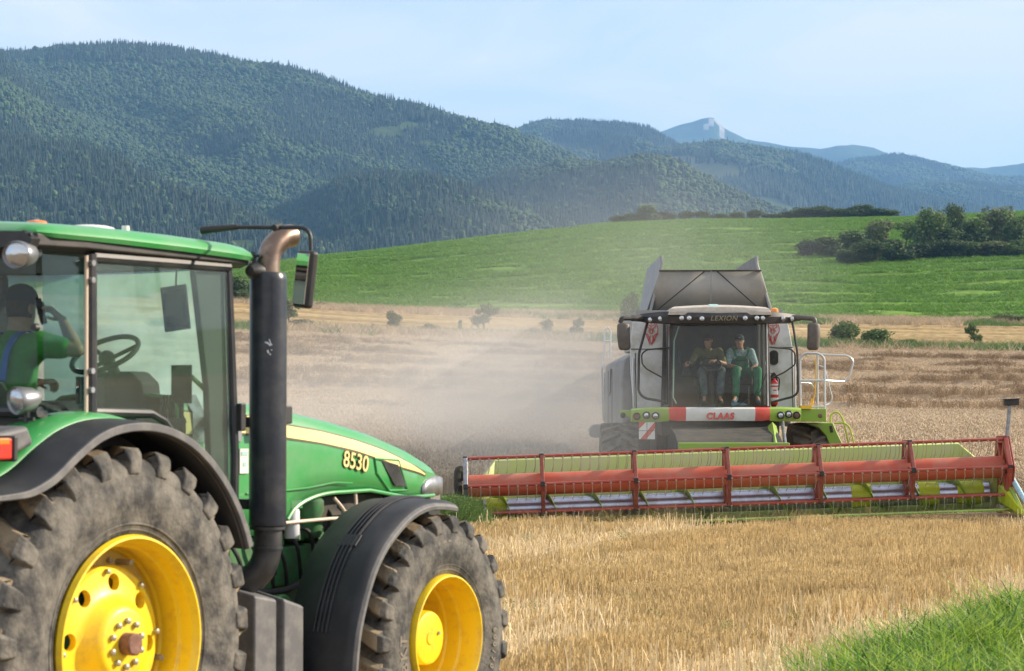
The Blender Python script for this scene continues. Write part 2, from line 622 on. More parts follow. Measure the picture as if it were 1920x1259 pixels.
def ground_z(X, Y, bumps=True):
    X, Y = np.asarray(X, float), np.asarray(Y, float)
    D = np.maximum(Y, 1.0)
    u = np.clip(960 + FPX * X / np.maximum(D, 12), 100, 2200)
    z1 = CAMH + D1 * slope_of(np.interp(u, UB, V1))
    z2 = CAMH + D2 * slope_of(np.interp(u, UB, V2))
    zc = CAMH + DC * slope_of(np.interp(u, UB, VC))
    nd = [0, 18, 37, 60, D1, D2, DC, 900, 1600]
    zero = np.zeros_like(u)
    nz = [zero, zero, zero + 0.2, 0.2 + (z1 - 0.2) * 0.105, z1, z2, zc, zc - 14, zc - 90]
    m = []
    for k in range(len(nd)):
        if k == 0 or k == len(nd) - 1:
            m.append(zero)
            continue
        if nd[k] == DC:                         # the skyline of the slope lies exactly on the crest
            m.append((zc - CAMH) / DC)
            continue
        s0 = (nz[k] - nz[k - 1]) / (nd[k] - nd[k - 1])
        s1 = (nz[k + 1] - nz[k]) / (nd[k + 1] - nd[k])
        m.append(np.where(s0 * s1 > 0, 2 * s0 * s1 / (s0 + s1 + 1e-12), 0))
    z = zero.copy()
    for k in range(len(nd) - 1):
        h = nd[k + 1] - nd[k]
        t = np.clip((D - nd[k]) / h, 0, 1)
        sel = (D >= nd[k]) & (D <= nd[k + 1])
        t2, t3 = t * t, t * t * t
        zz = (2 * t3 - 3 * t2 + 1) * nz[k] + (t3 - 2 * t2 + t) * h * m[k] + (-2 * t3 + 3 * t2) * nz[k + 1] + (t3 - t2) * h * m[k + 1]
        z = np.where(sel, zz, z)
    z = np.where(D > nd[-1], nz[-1], z)
    if bumps:
        z = z + lodging(X, Y)[0]
        c = sstep(226, 236, D) * (1 - sstep(318, 326, D))
        z = z + c * 0.5 * np.clip(np.sin((Y + 0.10 * X + 2.5 * fbm(X / 30, Y / 9, 4, 2)) * 2 * PI / 13.0), -0.2, 1)
        g = sstep(338, 350, D) * (1 - sstep(650, 720, D))
        z = z + g * (fbm(X / 26, Y / 26, 14, 3) - 0.5) * 1.6
    z = z + (fbm(X / 2.1, Y / 2.1, 21, 3) - 0.5) * 0.05 * (Y < 45)
    return z


def gz(x, y):
    return float(ground_z(np.array([x]), np.array([y]))[0])


def hit(u, v, lo=14.0, hi=760.0):
    """where the ray through a pixel meets the ground"""
    D = np.geomspace(lo, hi, 3000)
    d = ray(u, v)
    X = d[0] / d[1] * D
    Z = CAMH + d[2] / d[1] * D
    g = ground_z(X, D, False)
    k = np.argmax(g >= Z)
    if g[k] < Z[k]: k = int(np.argmin(Z - g))
    return Vector((X[k], D[k], g[k]))


def grid_mesh(name, X, Y, Z):
    r, c = X.shape
    co = np.stack([X, Y, Z], -1).reshape(-1, 3).astype(np.float32)
    i = np.arange(r * c).reshape(r, c)
    q = np.stack([i[:-1, :-1], i[:-1, 1:], i[1:, 1:], i[1:, :-1]], -1).reshape(-1, 4)
    me = bpy.data.meshes.new(name)
    me.vertices.add(len(co))
    me.vertices.foreach_set('co', co.ravel())
    me.loops.add(q.size)
    me.loops.foreach_set('vertex_index', q.ravel().astype(np.int32))
    me.polygons.add(len(q))
    me.polygons.foreach_set('loop_start', np.arange(0, q.size, 4, dtype=np.int32))
    me.polygons.foreach_set('loop_total', np.full(len(q), 4, dtype=np.int32))
    me.update(calc_edges=True)
    me.validate()
    me.polygons.foreach_set('use_smooth', [True] * len(me.polygons))
    return me


def field_mat(name, cols, scale, stretch=(1, 1, 1), rot=0.0, bump=0.4, bscale=None, fine=None, spread=(0.35, 0.65), furrow=None):
    m = bpy.data.materials.new(name)
    m.use_nodes = True
    nt = m.node_tree
    b = nt.nodes['Principled BSDF']
    b.inputs['Roughness'].default_value = 0.95
    b.inputs['Specular IOR Level'].default_value = 0.15
    tc = nt.nodes.new('ShaderNodeTexCoord')
    mp = nt.nodes.new('ShaderNodeMapping')
    mp.inputs['Scale'].default_value = stretch
    mp.inputs['Rotation'].default_value = (0, 0, rot)
    n = nt.nodes.new('ShaderNodeTexNoise')
    n.inputs['Scale'].default_value = scale
    n.inputs['Detail'].default_value = 8
    n.inputs['Roughness'].default_value = 0.62
    r = nt.nodes.new('ShaderNodeValToRGB')
    r.color_ramp.elements[0].position = spread[0]
    r.color_ramp.elements[0].color = (*cols[0], 1)
    r.color_ramp.elements[1].position = spread[1]
    r.color_ramp.elements[1].color = (*cols[-1], 1)
    for i, c in enumerate(cols[1:-1]):
        e = r.color_ramp.elements.new(spread[0] + (spread[1] - spread[0]) * (i + 1) / (len(cols) - 1))
        e.color = (*c, 1)
    lk = nt.links.new
    lk(tc.outputs['Object'], mp.inputs[0])
    lk(mp.outputs[0], n.inputs['Vector'])
    lk(n.outputs['Fac'], r.inputs[0])
    src = r.outputs[0]
    f = nt.nodes.new('ShaderNodeTexNoise')
    f.inputs['Scale'].default_value = fine or 3.0
    f.inputs['Detail'].default_value = 6
    lk(tc.outputs['Object'], f.inputs['Vector'])
    x = nt.nodes.new('ShaderNodeMix')
    x.data_type = 'RGBA'
    x.blend_type = 'OVERLAY'
    x.inputs[0].default_value = 0.7
    lk(src, x.inputs[6])
    lk(f.outputs['Color'] if False else f.outputs['Fac'], x.inputs[7])
    src = x.outputs[2]
    if furrow:                                  # drill rows / tramlines: (period m, slant, darkening)
        sp = nt.nodes.new('ShaderNodeSeparateXYZ')
        lk(tc.outputs['Object'], sp.inputs[0])
        ma = nt.nodes.new('ShaderNodeMath'); ma.operation = 'MULTIPLY_ADD'
        ma.inputs[1].default_value = furrow[1]
        lk(sp.outputs['X'], ma.inputs[0]); lk(sp.outputs['Y'], ma.inputs[2])
        wob = nt.nodes.new('ShaderNodeMath'); wob.operation = 'MULTIPLY_ADD'
        wob.inputs[1].default_value = furrow[3]
        lk(n.outputs['Fac'], wob.inputs[0]); lk(ma.outputs[0], wob.inputs[2])
        sc = nt.nodes.new('ShaderNodeMath'); sc.operation = 'MULTIPLY'; sc.inputs[1].default_value = 2 * PI / furrow[0]
        lk(wob.outputs[0], sc.inputs[0])
        sn = nt.nodes.new('ShaderNodeMath'); sn.operation = 'SINE'
        lk(sc.outputs[0], sn.inputs[0])
        mr = nt.nodes.new('ShaderNodeMapRange')
        mr.inputs[1].default_value = 0.45; mr.inputs[2].default_value = 1.0
        mr.inputs[3].default_value = 1.0; mr.inputs[4].default_value = 1 - furrow[2]
        lk(sn.outputs[0], mr.inputs[0])
        hs = nt.nodes.new('ShaderNodeHueSaturation')
        lk(mr.outputs[0], hs.inputs['Value']); lk(src, hs.inputs['Color'])
        src = hs.outputs[0]
    lk(src, b.inputs['Base Color'])
    bp = nt.nodes.new('ShaderNodeBump')
    bp.inputs['Strength'].default_value = bump
    bp.inputs['Distance'].default_value = 0.3
    f2 = nt.nodes.new('ShaderNodeTexNoise')
    f2.inputs['Scale'].default_value = bscale or 4.0
    f2.inputs['Detail'].default_value = 8
    f2.inputs['Roughness'].default_value = 0.7
    lk(tc.outputs['Object'], f2.inputs['Vector'])
    lk(f2.outputs['Fac'], bp.inputs['Height'])
    lk(bp.outputs[0], b.inputs['Normal'])
    _M[name] = m
    return m


field_mat('stubble_ground', [(0.15, 0.105, 0.06), (0.27, 0.19, 0.105), (0.42, 0.31, 0.175)], 1.6, (2.4, 0.35, 1), R_(-30), 0.7, 18.0, 9.0)
field_mat('wheat_ground', [(0.27, 0.19, 0.12), (0.41, 0.305, 0.205), (0.52, 0.40, 0.275)], 0.14, (0.35, 1.0, 1), 0.05, 0.8, 3.0, 2.2)
field_mat('margin_ground', [(0.10, 0.12, 0.04), (0.17, 0.17, 0.07), (0.30, 0.24, 0.12)], 0.25, (0.4, 1, 1), 0, 0.8, 2.0, 1.5)
field_mat('strip_ground', [(0.36, 0.235, 0.09), (0.47, 0.33, 0.15), (0.56, 0.41, 0.20)], 0.06, (0.15, 1.0, 1), 0.05, 0.5, 1.2, 1.0, furrow=(13.0, 0.10, 0.35, 5.0))
field_mat('crop_ground', [(0.065, 0.14, 0.016), (0.115, 0.215, 0.022), (0.16, 0.27, 0.032)], 0.035, (0.5, 1.0, 1), 0.2, 1.0, 0.9, 0.7, furrow=(21.0, -0.28, 0.30, 9.0))
field_mat('beyond_ground', [(0.07, 0.12, 0.03), (0.12, 0.16, 0.05)], 0.02)

ang = np.concatenate([np.tan(np.linspace(-1.35, -0.30, 40))[:-1], np.linspace(-0.309, 0.309, 420), np.tan(np.linspace(0.30, 1.35, 40))[1:]])
rows = np.concatenate([np.linspace(-80, 8, 12), np.geomspace(9, 40, 150)[:-1], np.geomspace(40, 230, 420)[:-1], np.geomspace(230, 330, 150)[:-1], np.geomspace(330, 1600, 260)])
A, Dg = np.meshgrid(ang, rows)
Xg = A * np.maximum(Dg, 14)
Zg = ground_z(Xg, Dg)
me = grid_mesh('ground', Xg, Dg, Zg)
ground = link('ground', me, ['stubble_ground', 'wheat_ground', 'margin_ground', 'strip_ground', 'crop_ground', 'beyond_ground'])
prop(ground, 'harvested stubble, standing wheat and green crop fields rising to a crest', 'ground', kind='structure')
fd = (Dg[:-1, :-1] + Dg[1:, 1:]) / 2
fx = (Xg[:-1, :-1] + Xg[1:, 1:]) / 2
wob = (fbm(fx / 9, fd / 9, 31, 2) - 0.5)
mi = np.zeros(fd.shape, np.int32)
mi[fd > 40 + wob * 1.0] = 1
mi[fd > 213 + wob * 8] = 2
mi[fd > 225 + wob * 5] = 3
mi[fd > 323 + wob * 6] = 2
mi[fd > 340 + wob * 8] = 4
mi[fd > 712 + wob * 10] = 2
mi[fd > 740] = 5
me.polygons.foreach_set('material_index', mi.ravel())
for p in (): pass
me.polygons.foreach_set('use_smooth', [True] * len(me.polygons))

# ------------------------------------------------------------------ scattering of uncountable plants


def proto(name, mb_or_me, mats, sharp=180):
    me = mb_or_me.mesh(name) if isinstance(mb_or_me, MB) else mb_or_me
    for m in (mats if isinstance(mats, (list, tuple)) else [mats]):
        me.materials.append(_M[m])
    me.polygons.foreach_set('use_smooth', [True] * len(me.polygons))
    return bpy.data.objects.new(name, me)        # never linked: only a source of geometry


def scatter(name, pts, rz, sc, protos, pick, tilt=None):
    me = bpy.data.meshes.new(name)
    n = len(pts)
    me.vertices.add(n)
    me.vertices.foreach_set('co', np.asarray(pts, np.float32).ravel())
    a = me.attributes.new('rot', 'FLOAT_VECTOR', 'POINT')
    rot = np.zeros((n, 3), np.float32)
    rot[:, 2] = rz
    if tilt is not None: rot[:, :2] = tilt
    a.data.foreach_set('vector', rot.ravel())
    a = me.attributes.new('siz', 'FLOAT_VECTOR', 'POINT')
    s = np.asarray(sc, np.float32)
    if s.ndim == 1: s = np.repeat(s[:, None], 3, 1)
    a.data.foreach_set('vector', np.ascontiguousarray(s, np.float32).ravel())
    a = me.attributes.new('pick', 'INT', 'POINT')
    a.data.foreach_set('value', np.asarray(pick, np.int32))
    o = bpy.data.objects.new(name, me)
    COL.objects.link(o)
    ng = bpy.data.node_groups.new(name, 'GeometryNodeTree')
    ng.interface.new_socket('Geometry', in_out='INPUT', socket_type='NodeSocketGeometry')
    ng.interface.new_socket('Geometry', in_out='OUTPUT', socket_type='NodeSocketGeometry')
    gi, go = ng.nodes.new('NodeGroupInput'), ng.nodes.new('NodeGroupOutput')
    ip = ng.nodes.new('GeometryNodeInstanceOnPoints')
    jn = ng.nodes.new('GeometryNodeJoinGeometry')
    lk = ng.links.new
    for p in protos[::-1]:
        oi = ng.nodes.new('GeometryNodeObjectInfo')
        oi.inputs['Object'].default_value = p
        oi.inputs['As Instance'].default_value = True
        lk(oi.outputs['Geometry'], jn.inputs[0])

    def attr(nm, ty):
        na = ng.nodes.new('GeometryNodeInputNamedAttribute')
        na.data_type = ty
        na.inputs['Name'].default_value = nm
        return na.outputs['Attribute']
    lk(gi.outputs[0], ip.inputs['Points'])
    lk(jn.outputs[0], ip.inputs['Instance'])
    ip.inputs['Pick Instance'].default_value = True
    lk(attr('pick', 'INT'), ip.inputs['Instance Index'])
    e2r = ng.nodes.new('FunctionNodeEulerToRotation')
    lk(attr('rot', 'FLOAT_VECTOR'), e2r.inputs[0])
    lk(e2r.outputs[0], ip.inputs['Rotation'])
    lk(attr('siz', 'FLOAT_VECTOR'), ip.inputs['Scale'])
    lk(ip.outputs[0], go.inputs[0])
    md = o.modifiers.new('plants', 'NODES')
    md.node_group = ng
    return o


def blades(n, area, h, w, lean, curve=0.0, hv=0.3, seg=2, seed=1, flop=0.0):
    """a clump of n flat stalks or leaves"""
    rd = random.Random(seed)
    mb = MB()
    for i in range(n):
        x, y = (rd.random() - 0.5) * area, (rd.random() - 0.5) * area
        a = rd.random() * 2 * PI
        la = rd.random() * 2 * PI
        hh = h * (1 + (rd.random() * 2 - 1) * hv)
        le = lean * rd.random()
        if rd.random() < flop: le = 1.2 + rd.random() * 0.35; 
        dx, dy = math.cos(la) * math.sin(le), math.sin(la) * math.sin(le)
        dz = math.cos(le)
        wx, wy = math.cos(a) * w / 2, math.sin(a) * w / 2
        prev = None
        for k in range(seg + 1):
            t = k / seg
            b = curve * t * t * rd.uniform(0.7, 1.3)
            px, py, pz = x + (dx * t + math.cos(la) * b) * hh, y + (dy * t + math.sin(la) * b) * hh, dz * t * hh * (1 - 0.35 * b) + (0.012 if le > 1 else 0)
            f = 1.0 if curve == 0 else (1 - t ** 2 * 0.93)
            c = [mb.v((px - wx * f, py - wy * f, pz)), mb.v((px + wx * f, py + wy * f, pz))]
            if prev: mb.face([prev[0], prev[1], c[1], c[0]])
            prev = c
    return mb


mat('straw', (0.56, 0.415, 0.20), 0.75, rnd=0.30, trans=0.25, spec=0.3)
mat('straw_pale', (0.76, 0.62, 0.39), 0.7, rnd=0.2, trans=0.2, spec=0.3)
mat('wheat_stalk', (0.50, 0.39, 0.26), 0.85, rnd=0.22, trans=0.2, spec=0.2)
mat('wheat_ear', (0.64, 0.515, 0.365), 0.85, rnd=0.22, trans=0.2, spec=0.2)
mat('grass_leaf', (0.155, 0.32, 0.02), 0.55, rnd=0.40, trans=0.45, spec=0.35)
mat('grass_leaf_dark', (0.05, 0.14, 0.015), 0.65, rnd=0.3, trans=0.35)
mat('weed_leaf', (0.11, 0.19, 0.045), 0.7, rnd=0.3, trans=0.35)
mat('crop_leaf', (0.135, 0.265, 0.028), 0.65, rnd=0.16, trans=0.3)
mat('spruce', (0.010, 0.025, 0.014), 0.85, rnd=0.5, var=(0.018, 0.038, 0.017), vs=0.35)
mat('beech', (0.026, 0.054, 0.014), 0.85, rnd=0.55, var=(0.048, 0.082, 0.02), vs=0.3)

# stubble: short cut straws in drill rows along the tractor's heading, with loose straw in the swaths
HD = R_(30)


def stub_proto(seed, pale):
    rd = random.Random(seed)
    mb = blades(20, 0.36, 0.135, 0.0085, 0.45, seg=1, hv=0.6, seed=seed)
    return proto('stubble_clump', mb, 'straw_pale' if pale else 'straw')


sp = [stub_proto(s, False) for s in (1, 2, 3)] + [stub_proto(s, True) for s in (4, 5)]
sp += [proto('loose_straw', blades(22, 0.5, 0.34, 0.009, 0.5, seg=1, seed=s, flop=0.85), 'straw_pale') for s in (6, 7)]
n = 72000
D_ = np.sqrt(rng.uniform(7 ** 2, 40.3 ** 2, n))
X_ = rng.uniform(-0.30, 0.42, n) * D_
D_ = np.where((D_ > 36.3) & (X_ > -.7) & (X_ < 9.0), D_ - 12, D_)
pp = X_ * math.cos(HD) - D_ * math.sin(HD)          # distance across the drill rows
qq = X_ * math.sin(HD) + D_ * math.cos(HD)
wv = fbm(pp / 1.25, qq / 14.0, 41, 3)                 # swaths
keep = rng.random(n) < 0.22 + 0.7 * sstep(0.3, 0.6, fbm(X_ / 0.9, D_ / 1.6, 47, 2))
keep &= ~((D_ < 24) & (X_ > 0.06 * D_ + 3.2))
X_, D_, wv, pp, qq = X_[keep], D_[keep], wv[keep], pp[keep], qq[keep]
row = np.round(pp / 0.25) * 0.25 + rng.normal(0, 0.035, len(pp))
X_, D_ = row * math.cos(HD) + qq * math.sin(HD), -row * math.sin(HD) + qq * math.cos(HD)
n = len(X_)
pk = rng.integers(0, 3, n)
pale = rng.random(n) < sstep(0.47, 0.60, wv) * 0.9
pk = np.where(pale, 3 + rng.integers(0, 2, n), pk)
lie = rng.random(n) < sstep(0.50, 0.62, wv) * 0.6
pk = np.where(lie, 5 + rng.integers(0, 2, n), pk)
hs = 0.70 + 0.6 * fbm(X_ / 0.8, D_ / 1.2, 43, 2) - 0.45 * sstep(0.5, 0.62, wv) + 0.35 * sstep(0.46, 0.36, wv)
o = scatter('stubble', np.stack([X_, D_, ground_z(X_, D_) - 0.01], -1), rng.uniform(0, 6.28, n),
            np.stack([np.ones(n), np.ones(n), hs], -1), sp, pk)
prop(o, 'cut golden stubble standing in drill rows across the foreground', 'stubble', kind='stuff')

# standing wheat
wp, wl, wr = [], [], []
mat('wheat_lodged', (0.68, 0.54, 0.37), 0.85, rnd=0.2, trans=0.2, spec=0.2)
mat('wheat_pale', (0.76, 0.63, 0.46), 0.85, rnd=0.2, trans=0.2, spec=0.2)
mat('wheat_root_shade', (0.31, 0.225, 0.145), 0.9, rnd=0.2, trans=0.1, spec=0.1)  # dark lower stalks, with the shade of the step faces put into the colour
for s in (11, 12, 13):
    mb = blades(26, 0.5, 0.62, 0.009, 0.22, seg=2, hv=0.2, seed=s)
    rd = random.Random(s)
    mb.mi = 1
    for i in range(30):
        x, y, a, t = rd.uniform(-.3, .3), rd.uniform(-.3, .3), rd.random() * 6.28, rd.uniform(0.2, 1.1)
        z = rd.uniform(0.52, 0.72)
        d = Vector((math.cos(a) * math.sin(t), math.sin(a) * math.sin(t), math.cos(t))) * 0.11
        mb.tube([(x, y, z), Vector((x, y, z)) + d * 0.5, Vector((x, y, z)) + d], [0.006, 0.0095, 0.003], 4)
    me_ = mb.mesh('wheat_clump')
    wp.append(proto('wheat_clump', me_.copy(), ['wheat_stalk', 'wheat_ear']))
    wl.append(proto('wheat_clump', me_.copy(), ['wheat_lodged', 'wheat_pale']))
    wr.append(proto('wheat_clump', me_, ['wheat_root_shade', 'wheat_root_shade']))
D_ = np.concatenate([np.sqrt(rng.uniform(39.5 ** 2, 80 ** 2, 31000)), np.sqrt(rng.uniform(75 ** 2, 214 ** 2, 72000))])
n = len(D_)
X_ = rng.uniform(-0.28, 0.33, n) * D_
free = ~((D_ < 52) & (X_ > 1.2) & (X_ < 6.4)) & ~((D_ < 42.0) & (X_ < 9.2))
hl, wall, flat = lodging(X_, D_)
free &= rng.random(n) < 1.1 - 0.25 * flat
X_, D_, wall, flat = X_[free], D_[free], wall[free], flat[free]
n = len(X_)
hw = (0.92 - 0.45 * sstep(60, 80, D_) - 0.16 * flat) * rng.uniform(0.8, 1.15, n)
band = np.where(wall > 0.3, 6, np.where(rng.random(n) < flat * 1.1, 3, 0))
ww = 1.0 + sstep(70, 200, D_) * 0.8
tl = np.zeros((n, 2)); tl[:, 1] = rng.normal(0.1, 0.22, n); tl[:, 0] = rng.normal(0.0, 0.2, n)
o = scatter('standing_wheat', np.stack([X_, D_, ground_z(X_, D_) - 0.03], -1), rng.uniform(0, 6.28, n),
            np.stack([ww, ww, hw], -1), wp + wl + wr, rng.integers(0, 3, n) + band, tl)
prop(o, 'ripe beige wheat still standing and partly lodged behind the harvester', 'wheat', kind='stuff')

# green crop on the slope
cp = [proto('crop_clump', blades(16, 1.6, 0.85, 0.16, 0.9, curve=0.5, seg=2, hv=0.4, seed=s), 'crop_leaf') for s in (21, 22, 23)]
n = 70000
D_ = np.sqrt(rng.uniform(338 ** 2, 716 ** 2, n))
X_ = rng.uniform(-0.22, 0.29, n) * D_
r_ = (D_ - 0.28 * X_) / 3.0
D_ = np.round(r_) * 3.0 + 0.28 * X_ + rng.normal(0, 0.5, n)
k = (fbm(X_ / 22, D_ / 9, 61, 3) > 0.30) & (D_ > 336)
k &= np.sin((D_ - 0.28 * X_ + 5 * fbm(X_ / 60, D_ / 60, 67, 2)) * 2 * PI / 23.0) < 0.80 + 0.5 * (fbm(X_ / 35, D_ / 12, 68, 2) - 0.5)
X_, D_ = X_[k], D_[k]
n = len(X_)
o = scatter('green_crop', np.stack([X_, D_, ground_z(X_, D_)], -1), rng.uniform(0, 6.28, n), np.stack([rng.uniform(0.8, 1.3, n)] * 2 + [rng.uniform(0.5, 0.95, n)], -1), cp, rng.integers(0, 3, n))
prop(o, 'lush green crop in rows on the rising slope', 'crop', kind='stuff')

# rough grass of the field margins
gp = [proto('grass_tuft', blades(26, 0.7, 0.55, 0.035, 0.5, curve=0.45, seg=3, hv=0.5, seed=s), m) for s, m in ((31, 'weed_leaf'), (32, 'weed_leaf'), (33, 'wheat_stalk'), (34, 'wheat_stalk'))]
D_ = np.concatenate([rng.normal(219, 3.0, 4200), rng.normal(331, 4.5, 6500)])
n = len(D_)
X_ = rng.uniform(-0.16, 0.245, n) * D_
dry = fbm(X_ / 14, D_ / 8, 71, 2) + (D_ > 300) * 0.14
pk = np.where(dry > 0.52, 2 + rng.integers(0, 2, n), rng.integers(0, 2, n))
o = scatter('margin_grass', np.stack([X_, D_, ground_z(X_, D_) - 0.03], -1), rng.uniform(0, 6.28, n), rng.uniform(0.9, 2.3, n), gp, pk)
prop(o, 'rough dry and green grass along the two field margins', 'grass', kind='stuff')

# lush verge grass in the lower right corner
mat('grass_leaf_pale', (0.30, 0.42, 0.06), 0.5, rnd=0.3, trans=0.45)
vp = [proto('grass_tuft', blades(13, 0.30, 0.44, 0.021, 0.5, curve=0.6, seg=5, hv=0.65, seed=s), m) for s, m in ((41, 'grass_leaf'), (42, 'grass_leaf'), (43, 'grass_leaf_pale'), (44, 'grass_leaf_dark'))]
n = 26000
D_ = rng.uniform(11, 26, n)
X_ = rng.uniform(0.4, 7.5, n)
# verge edge runs from (1150,1259) up to (1920,1120) in the photograph
edge = np.interp(D_, [11, 17.0, 18.6, 20.0, 22.5, 24.5], [1.1, 1.9, 2.55, 3.35, 4.85, 6.2])
dn = sstep(-0.25, 0.9, X_ - edge + (fbm(X_ / 0.7, D_ / 0.9, 81, 3) - 0.5) * 1.5)
k = rng.random(n) < dn
X_, D_, dn = X_[k], D_[k], dn[k]
n = len(X_)
o = scatter('verge_grass', np.stack([X_, D_, ground_z(X_, D_) - 0.02], -1), rng.uniform(0, 6.28, n), (0.38 + 0.5 * dn) * rng.uniform(0.5, 1.4, n) * (0.6 + 0.5 * 1.0 * fbm(X_ / 0.6, D_ / 0.8, 83, 2) - .0), vp, rng.integers(0, 4, n))
prop(o, 'lush bright green verge grass in the lower right corner', 'grass', kind='stuff')

# weeds left standing at the header's end, and sprigs in the stubble
wd = []
for s in (51, 52, 53):
    mb = blades(18, 0.45, 0.75, 0.022, 0.35, curve=0.25, seg=4, hv=0.4, seed=s)
    rd = random.Random(s)
    for i in range(90):
        z = rd.uniform(0.05, 0.8); a = rd.random() * 6.28; r = rd.uniform(0.02, 0.26)
        c = Vector((math.cos(a) * r, math.sin(a) * r, z)); d = Vector((rd.uniform(-1, 1), rd.uniform(-1, 1), rd.uniform(-.3, .8))).normalized() * 0.07
        w = d.cross(Vector((rd.uniform(-1, 1), rd.uniform(-1, 1), rd.uniform(-1, 1)))).normalized() * 0.018
        mb.face([mb.v(c), mb.v(c + d * .5 + w), mb.v(c + d), mb.v(c + d * .5 - w)])
    wd.append(proto('weed', mb, 'weed_leaf'))
n1 = 190
X_ = np.where(rng.random(n1) < .75, rng.normal(-0.98, 0.22, n1), rng.normal(-0.55, 0.4, n1)); D_ = rng.normal(36.5, 0.5, n1)
X2 = rng.uniform(-1, 6, 160); D2_ = rng.uniform(18, 35, 160)
k2 = fbm(X2 / 1.5, D2_ / 2.5, 91, 2) > 0.52
X_ = np.concatenate([X_, X2[k2]]); D_ = np.concatenate([D_, D2_[k2]])
n = len(X_)
sc = np.where(np.arange(n) < n1, rng.uniform(0.28, 0.72, n) * np.clip(1.15 - .75 * np.abs(X_ + 1.0), .35, 1), rng.uniform(0.15, 0.34, n))
o = scatter('weeds', np.stack([X_, D_, ground_z(X_, D_) - 0.02], -1), rng.uniform(0, 6.28, n), sc, wd, rng.integers(0, 3, n))
prop(o, 'tangle of green weeds at the left end of the cutting header', 'weeds', kind='stuff')

# ------------------------------------------------------------------ mountains and their forest


def layer(pts, D0, k, u0, s1, s2, w=60, relief=95):
    us, vs = zip(*pts)

    def f(u, D):
        Dr = D0 + k * (u - u0)
        zr = CAMH + Dr * slope_of(np.interp(u, us, vs))
        d = Dr - D
        q = np.sqrt(d * d + w * w) - w
        X = (u - 960) / FPX * D
        g = (fbm((X + D * .35) / 330 + D0, D / 900, int(D0) % 97, 4) - 0.5) * 2          # gullies running down the face
        g2 = (fbm(X / 170 + 5, D / 260 + D0, int(D0) % 89, 3) - 0.5) * 2
        return zr - np.where(d > 0, s1, s2) * q + sstep(0, 700, d) * (relief * g + relief * .4 * g2), Dr
    return f


near_layers = [
    layer([(-700, 60), (-300, 75), (0, 112), (45, 110), (110, 98), (200, 100), (300, 103), (420, 118), (550, 140), (640, 172), (750, 206), (860, 238), (960, 262), (1050, 300), (1150, 350), (1300, 420), (1500, 560), (2600, 1200)], 4000, -0.35, 0, 0.36, 0.6, 110),
    layer([(-700, 10), (-200, 70), (0, 122), (100, 190), (200, 250), (300, 292), (420, 332), (640, 352), (800, 400), (1000, 470), (1300, 600), (2600, 1100)], 3150, -0.5, 200, 0.33, 0.75, 50),
    layer([(-700, 120), (-300, 200), (0, 275), (150, 303), (300, 358), (450, 408), (560, 452), (640, 488), (800, 560), (1200, 700), (2600, 1100)], 2250, -0.6, 200, 0.27, 0.6, 50),
    layer([(-700, 760), (300, 520), (500, 420), (640, 350), (720, 338), (800, 342), (900, 362), (1000, 392), (1100, 430), (1200, 470), (1500, 620), (2600, 1100)], 2500, -0.3, 800, 0.27, 0.6, 60),
    layer([(-700, 900), (600, 480), (850, 370), (950, 338), (1050, 318), (1130, 318), (1200, 310), (1260, 322), (1340, 360), (1430, 392), (1500, 406), (1600, 425), (1800, 520), (2600, 900)], 3000, -0.2, 1200, 0.30, 0.6, 60),
]
far_layers = [
    layer([(-700, 700), (700, 420), (900, 300), (955, 260), (990, 244), (1020, 236), (1160, 237), (1215, 248), (1260, 273), (1330, 310), (1500, 420), (2600, 1000)], 5600, 0, 1000, 0.36, 0.7, 120),
    layer([(-700, 800), (950, 420), (1150, 320), (1220, 296), (1290, 282), (1350, 277), (1430, 284), (1500, 301), (1580, 330), (1680, 362), (1800, 394), (1900, 412), (2600, 700)], 5000, 0, 1300, 0.30, 0.7, 100),
    layer([(-700, 800), (1400, 420), (1560, 392), (1700, 350), (1800, 348), (1920, 360), (2100, 340), (2600, 420)], 6200, 0, 1700, 0.25, 0.6, 120),
    layer([(-700, 900), (1350, 400), (1500, 335), (1600, 308), (1680, 303), (1750, 314), (1850, 336), (1950, 345), (2200, 330), (2600, 400)], 7600, 0, 1700, 0.28, 0.6, 120),
    layer([(-700, 900), (1000, 330), (1180, 262), (1235, 250), (1300, 233), (1322, 225), (1338, 223), (1348, 230), (1353, 241), (1375, 250), (1400, 262), (1470, 271), (1540, 279), (1572, 271), (1600, 267), (1640, 274), (1700, 297), (1760, 312), (1850, 316), (1920, 309), (2050, 290), (2600, 330)], 10500, 0, 1300, 0.42, 0.8, 60),
]


def mount_z(layers, u, D):
    z = np.full(np.shape(D), -60.0)
    for i, f in enumerate(layers):
        z = np.maximum(z, f(u, D)[0])
    X = (u - 960) / FPX * D
    big = D > 4700
    z = z + (fbm(X / 420, D / 420, 5, 4) - 0.5) * np.where(big, 50, 26) + (fbm(X / 110, D / 110, 8, 3) - 0.5) * 16
    return z


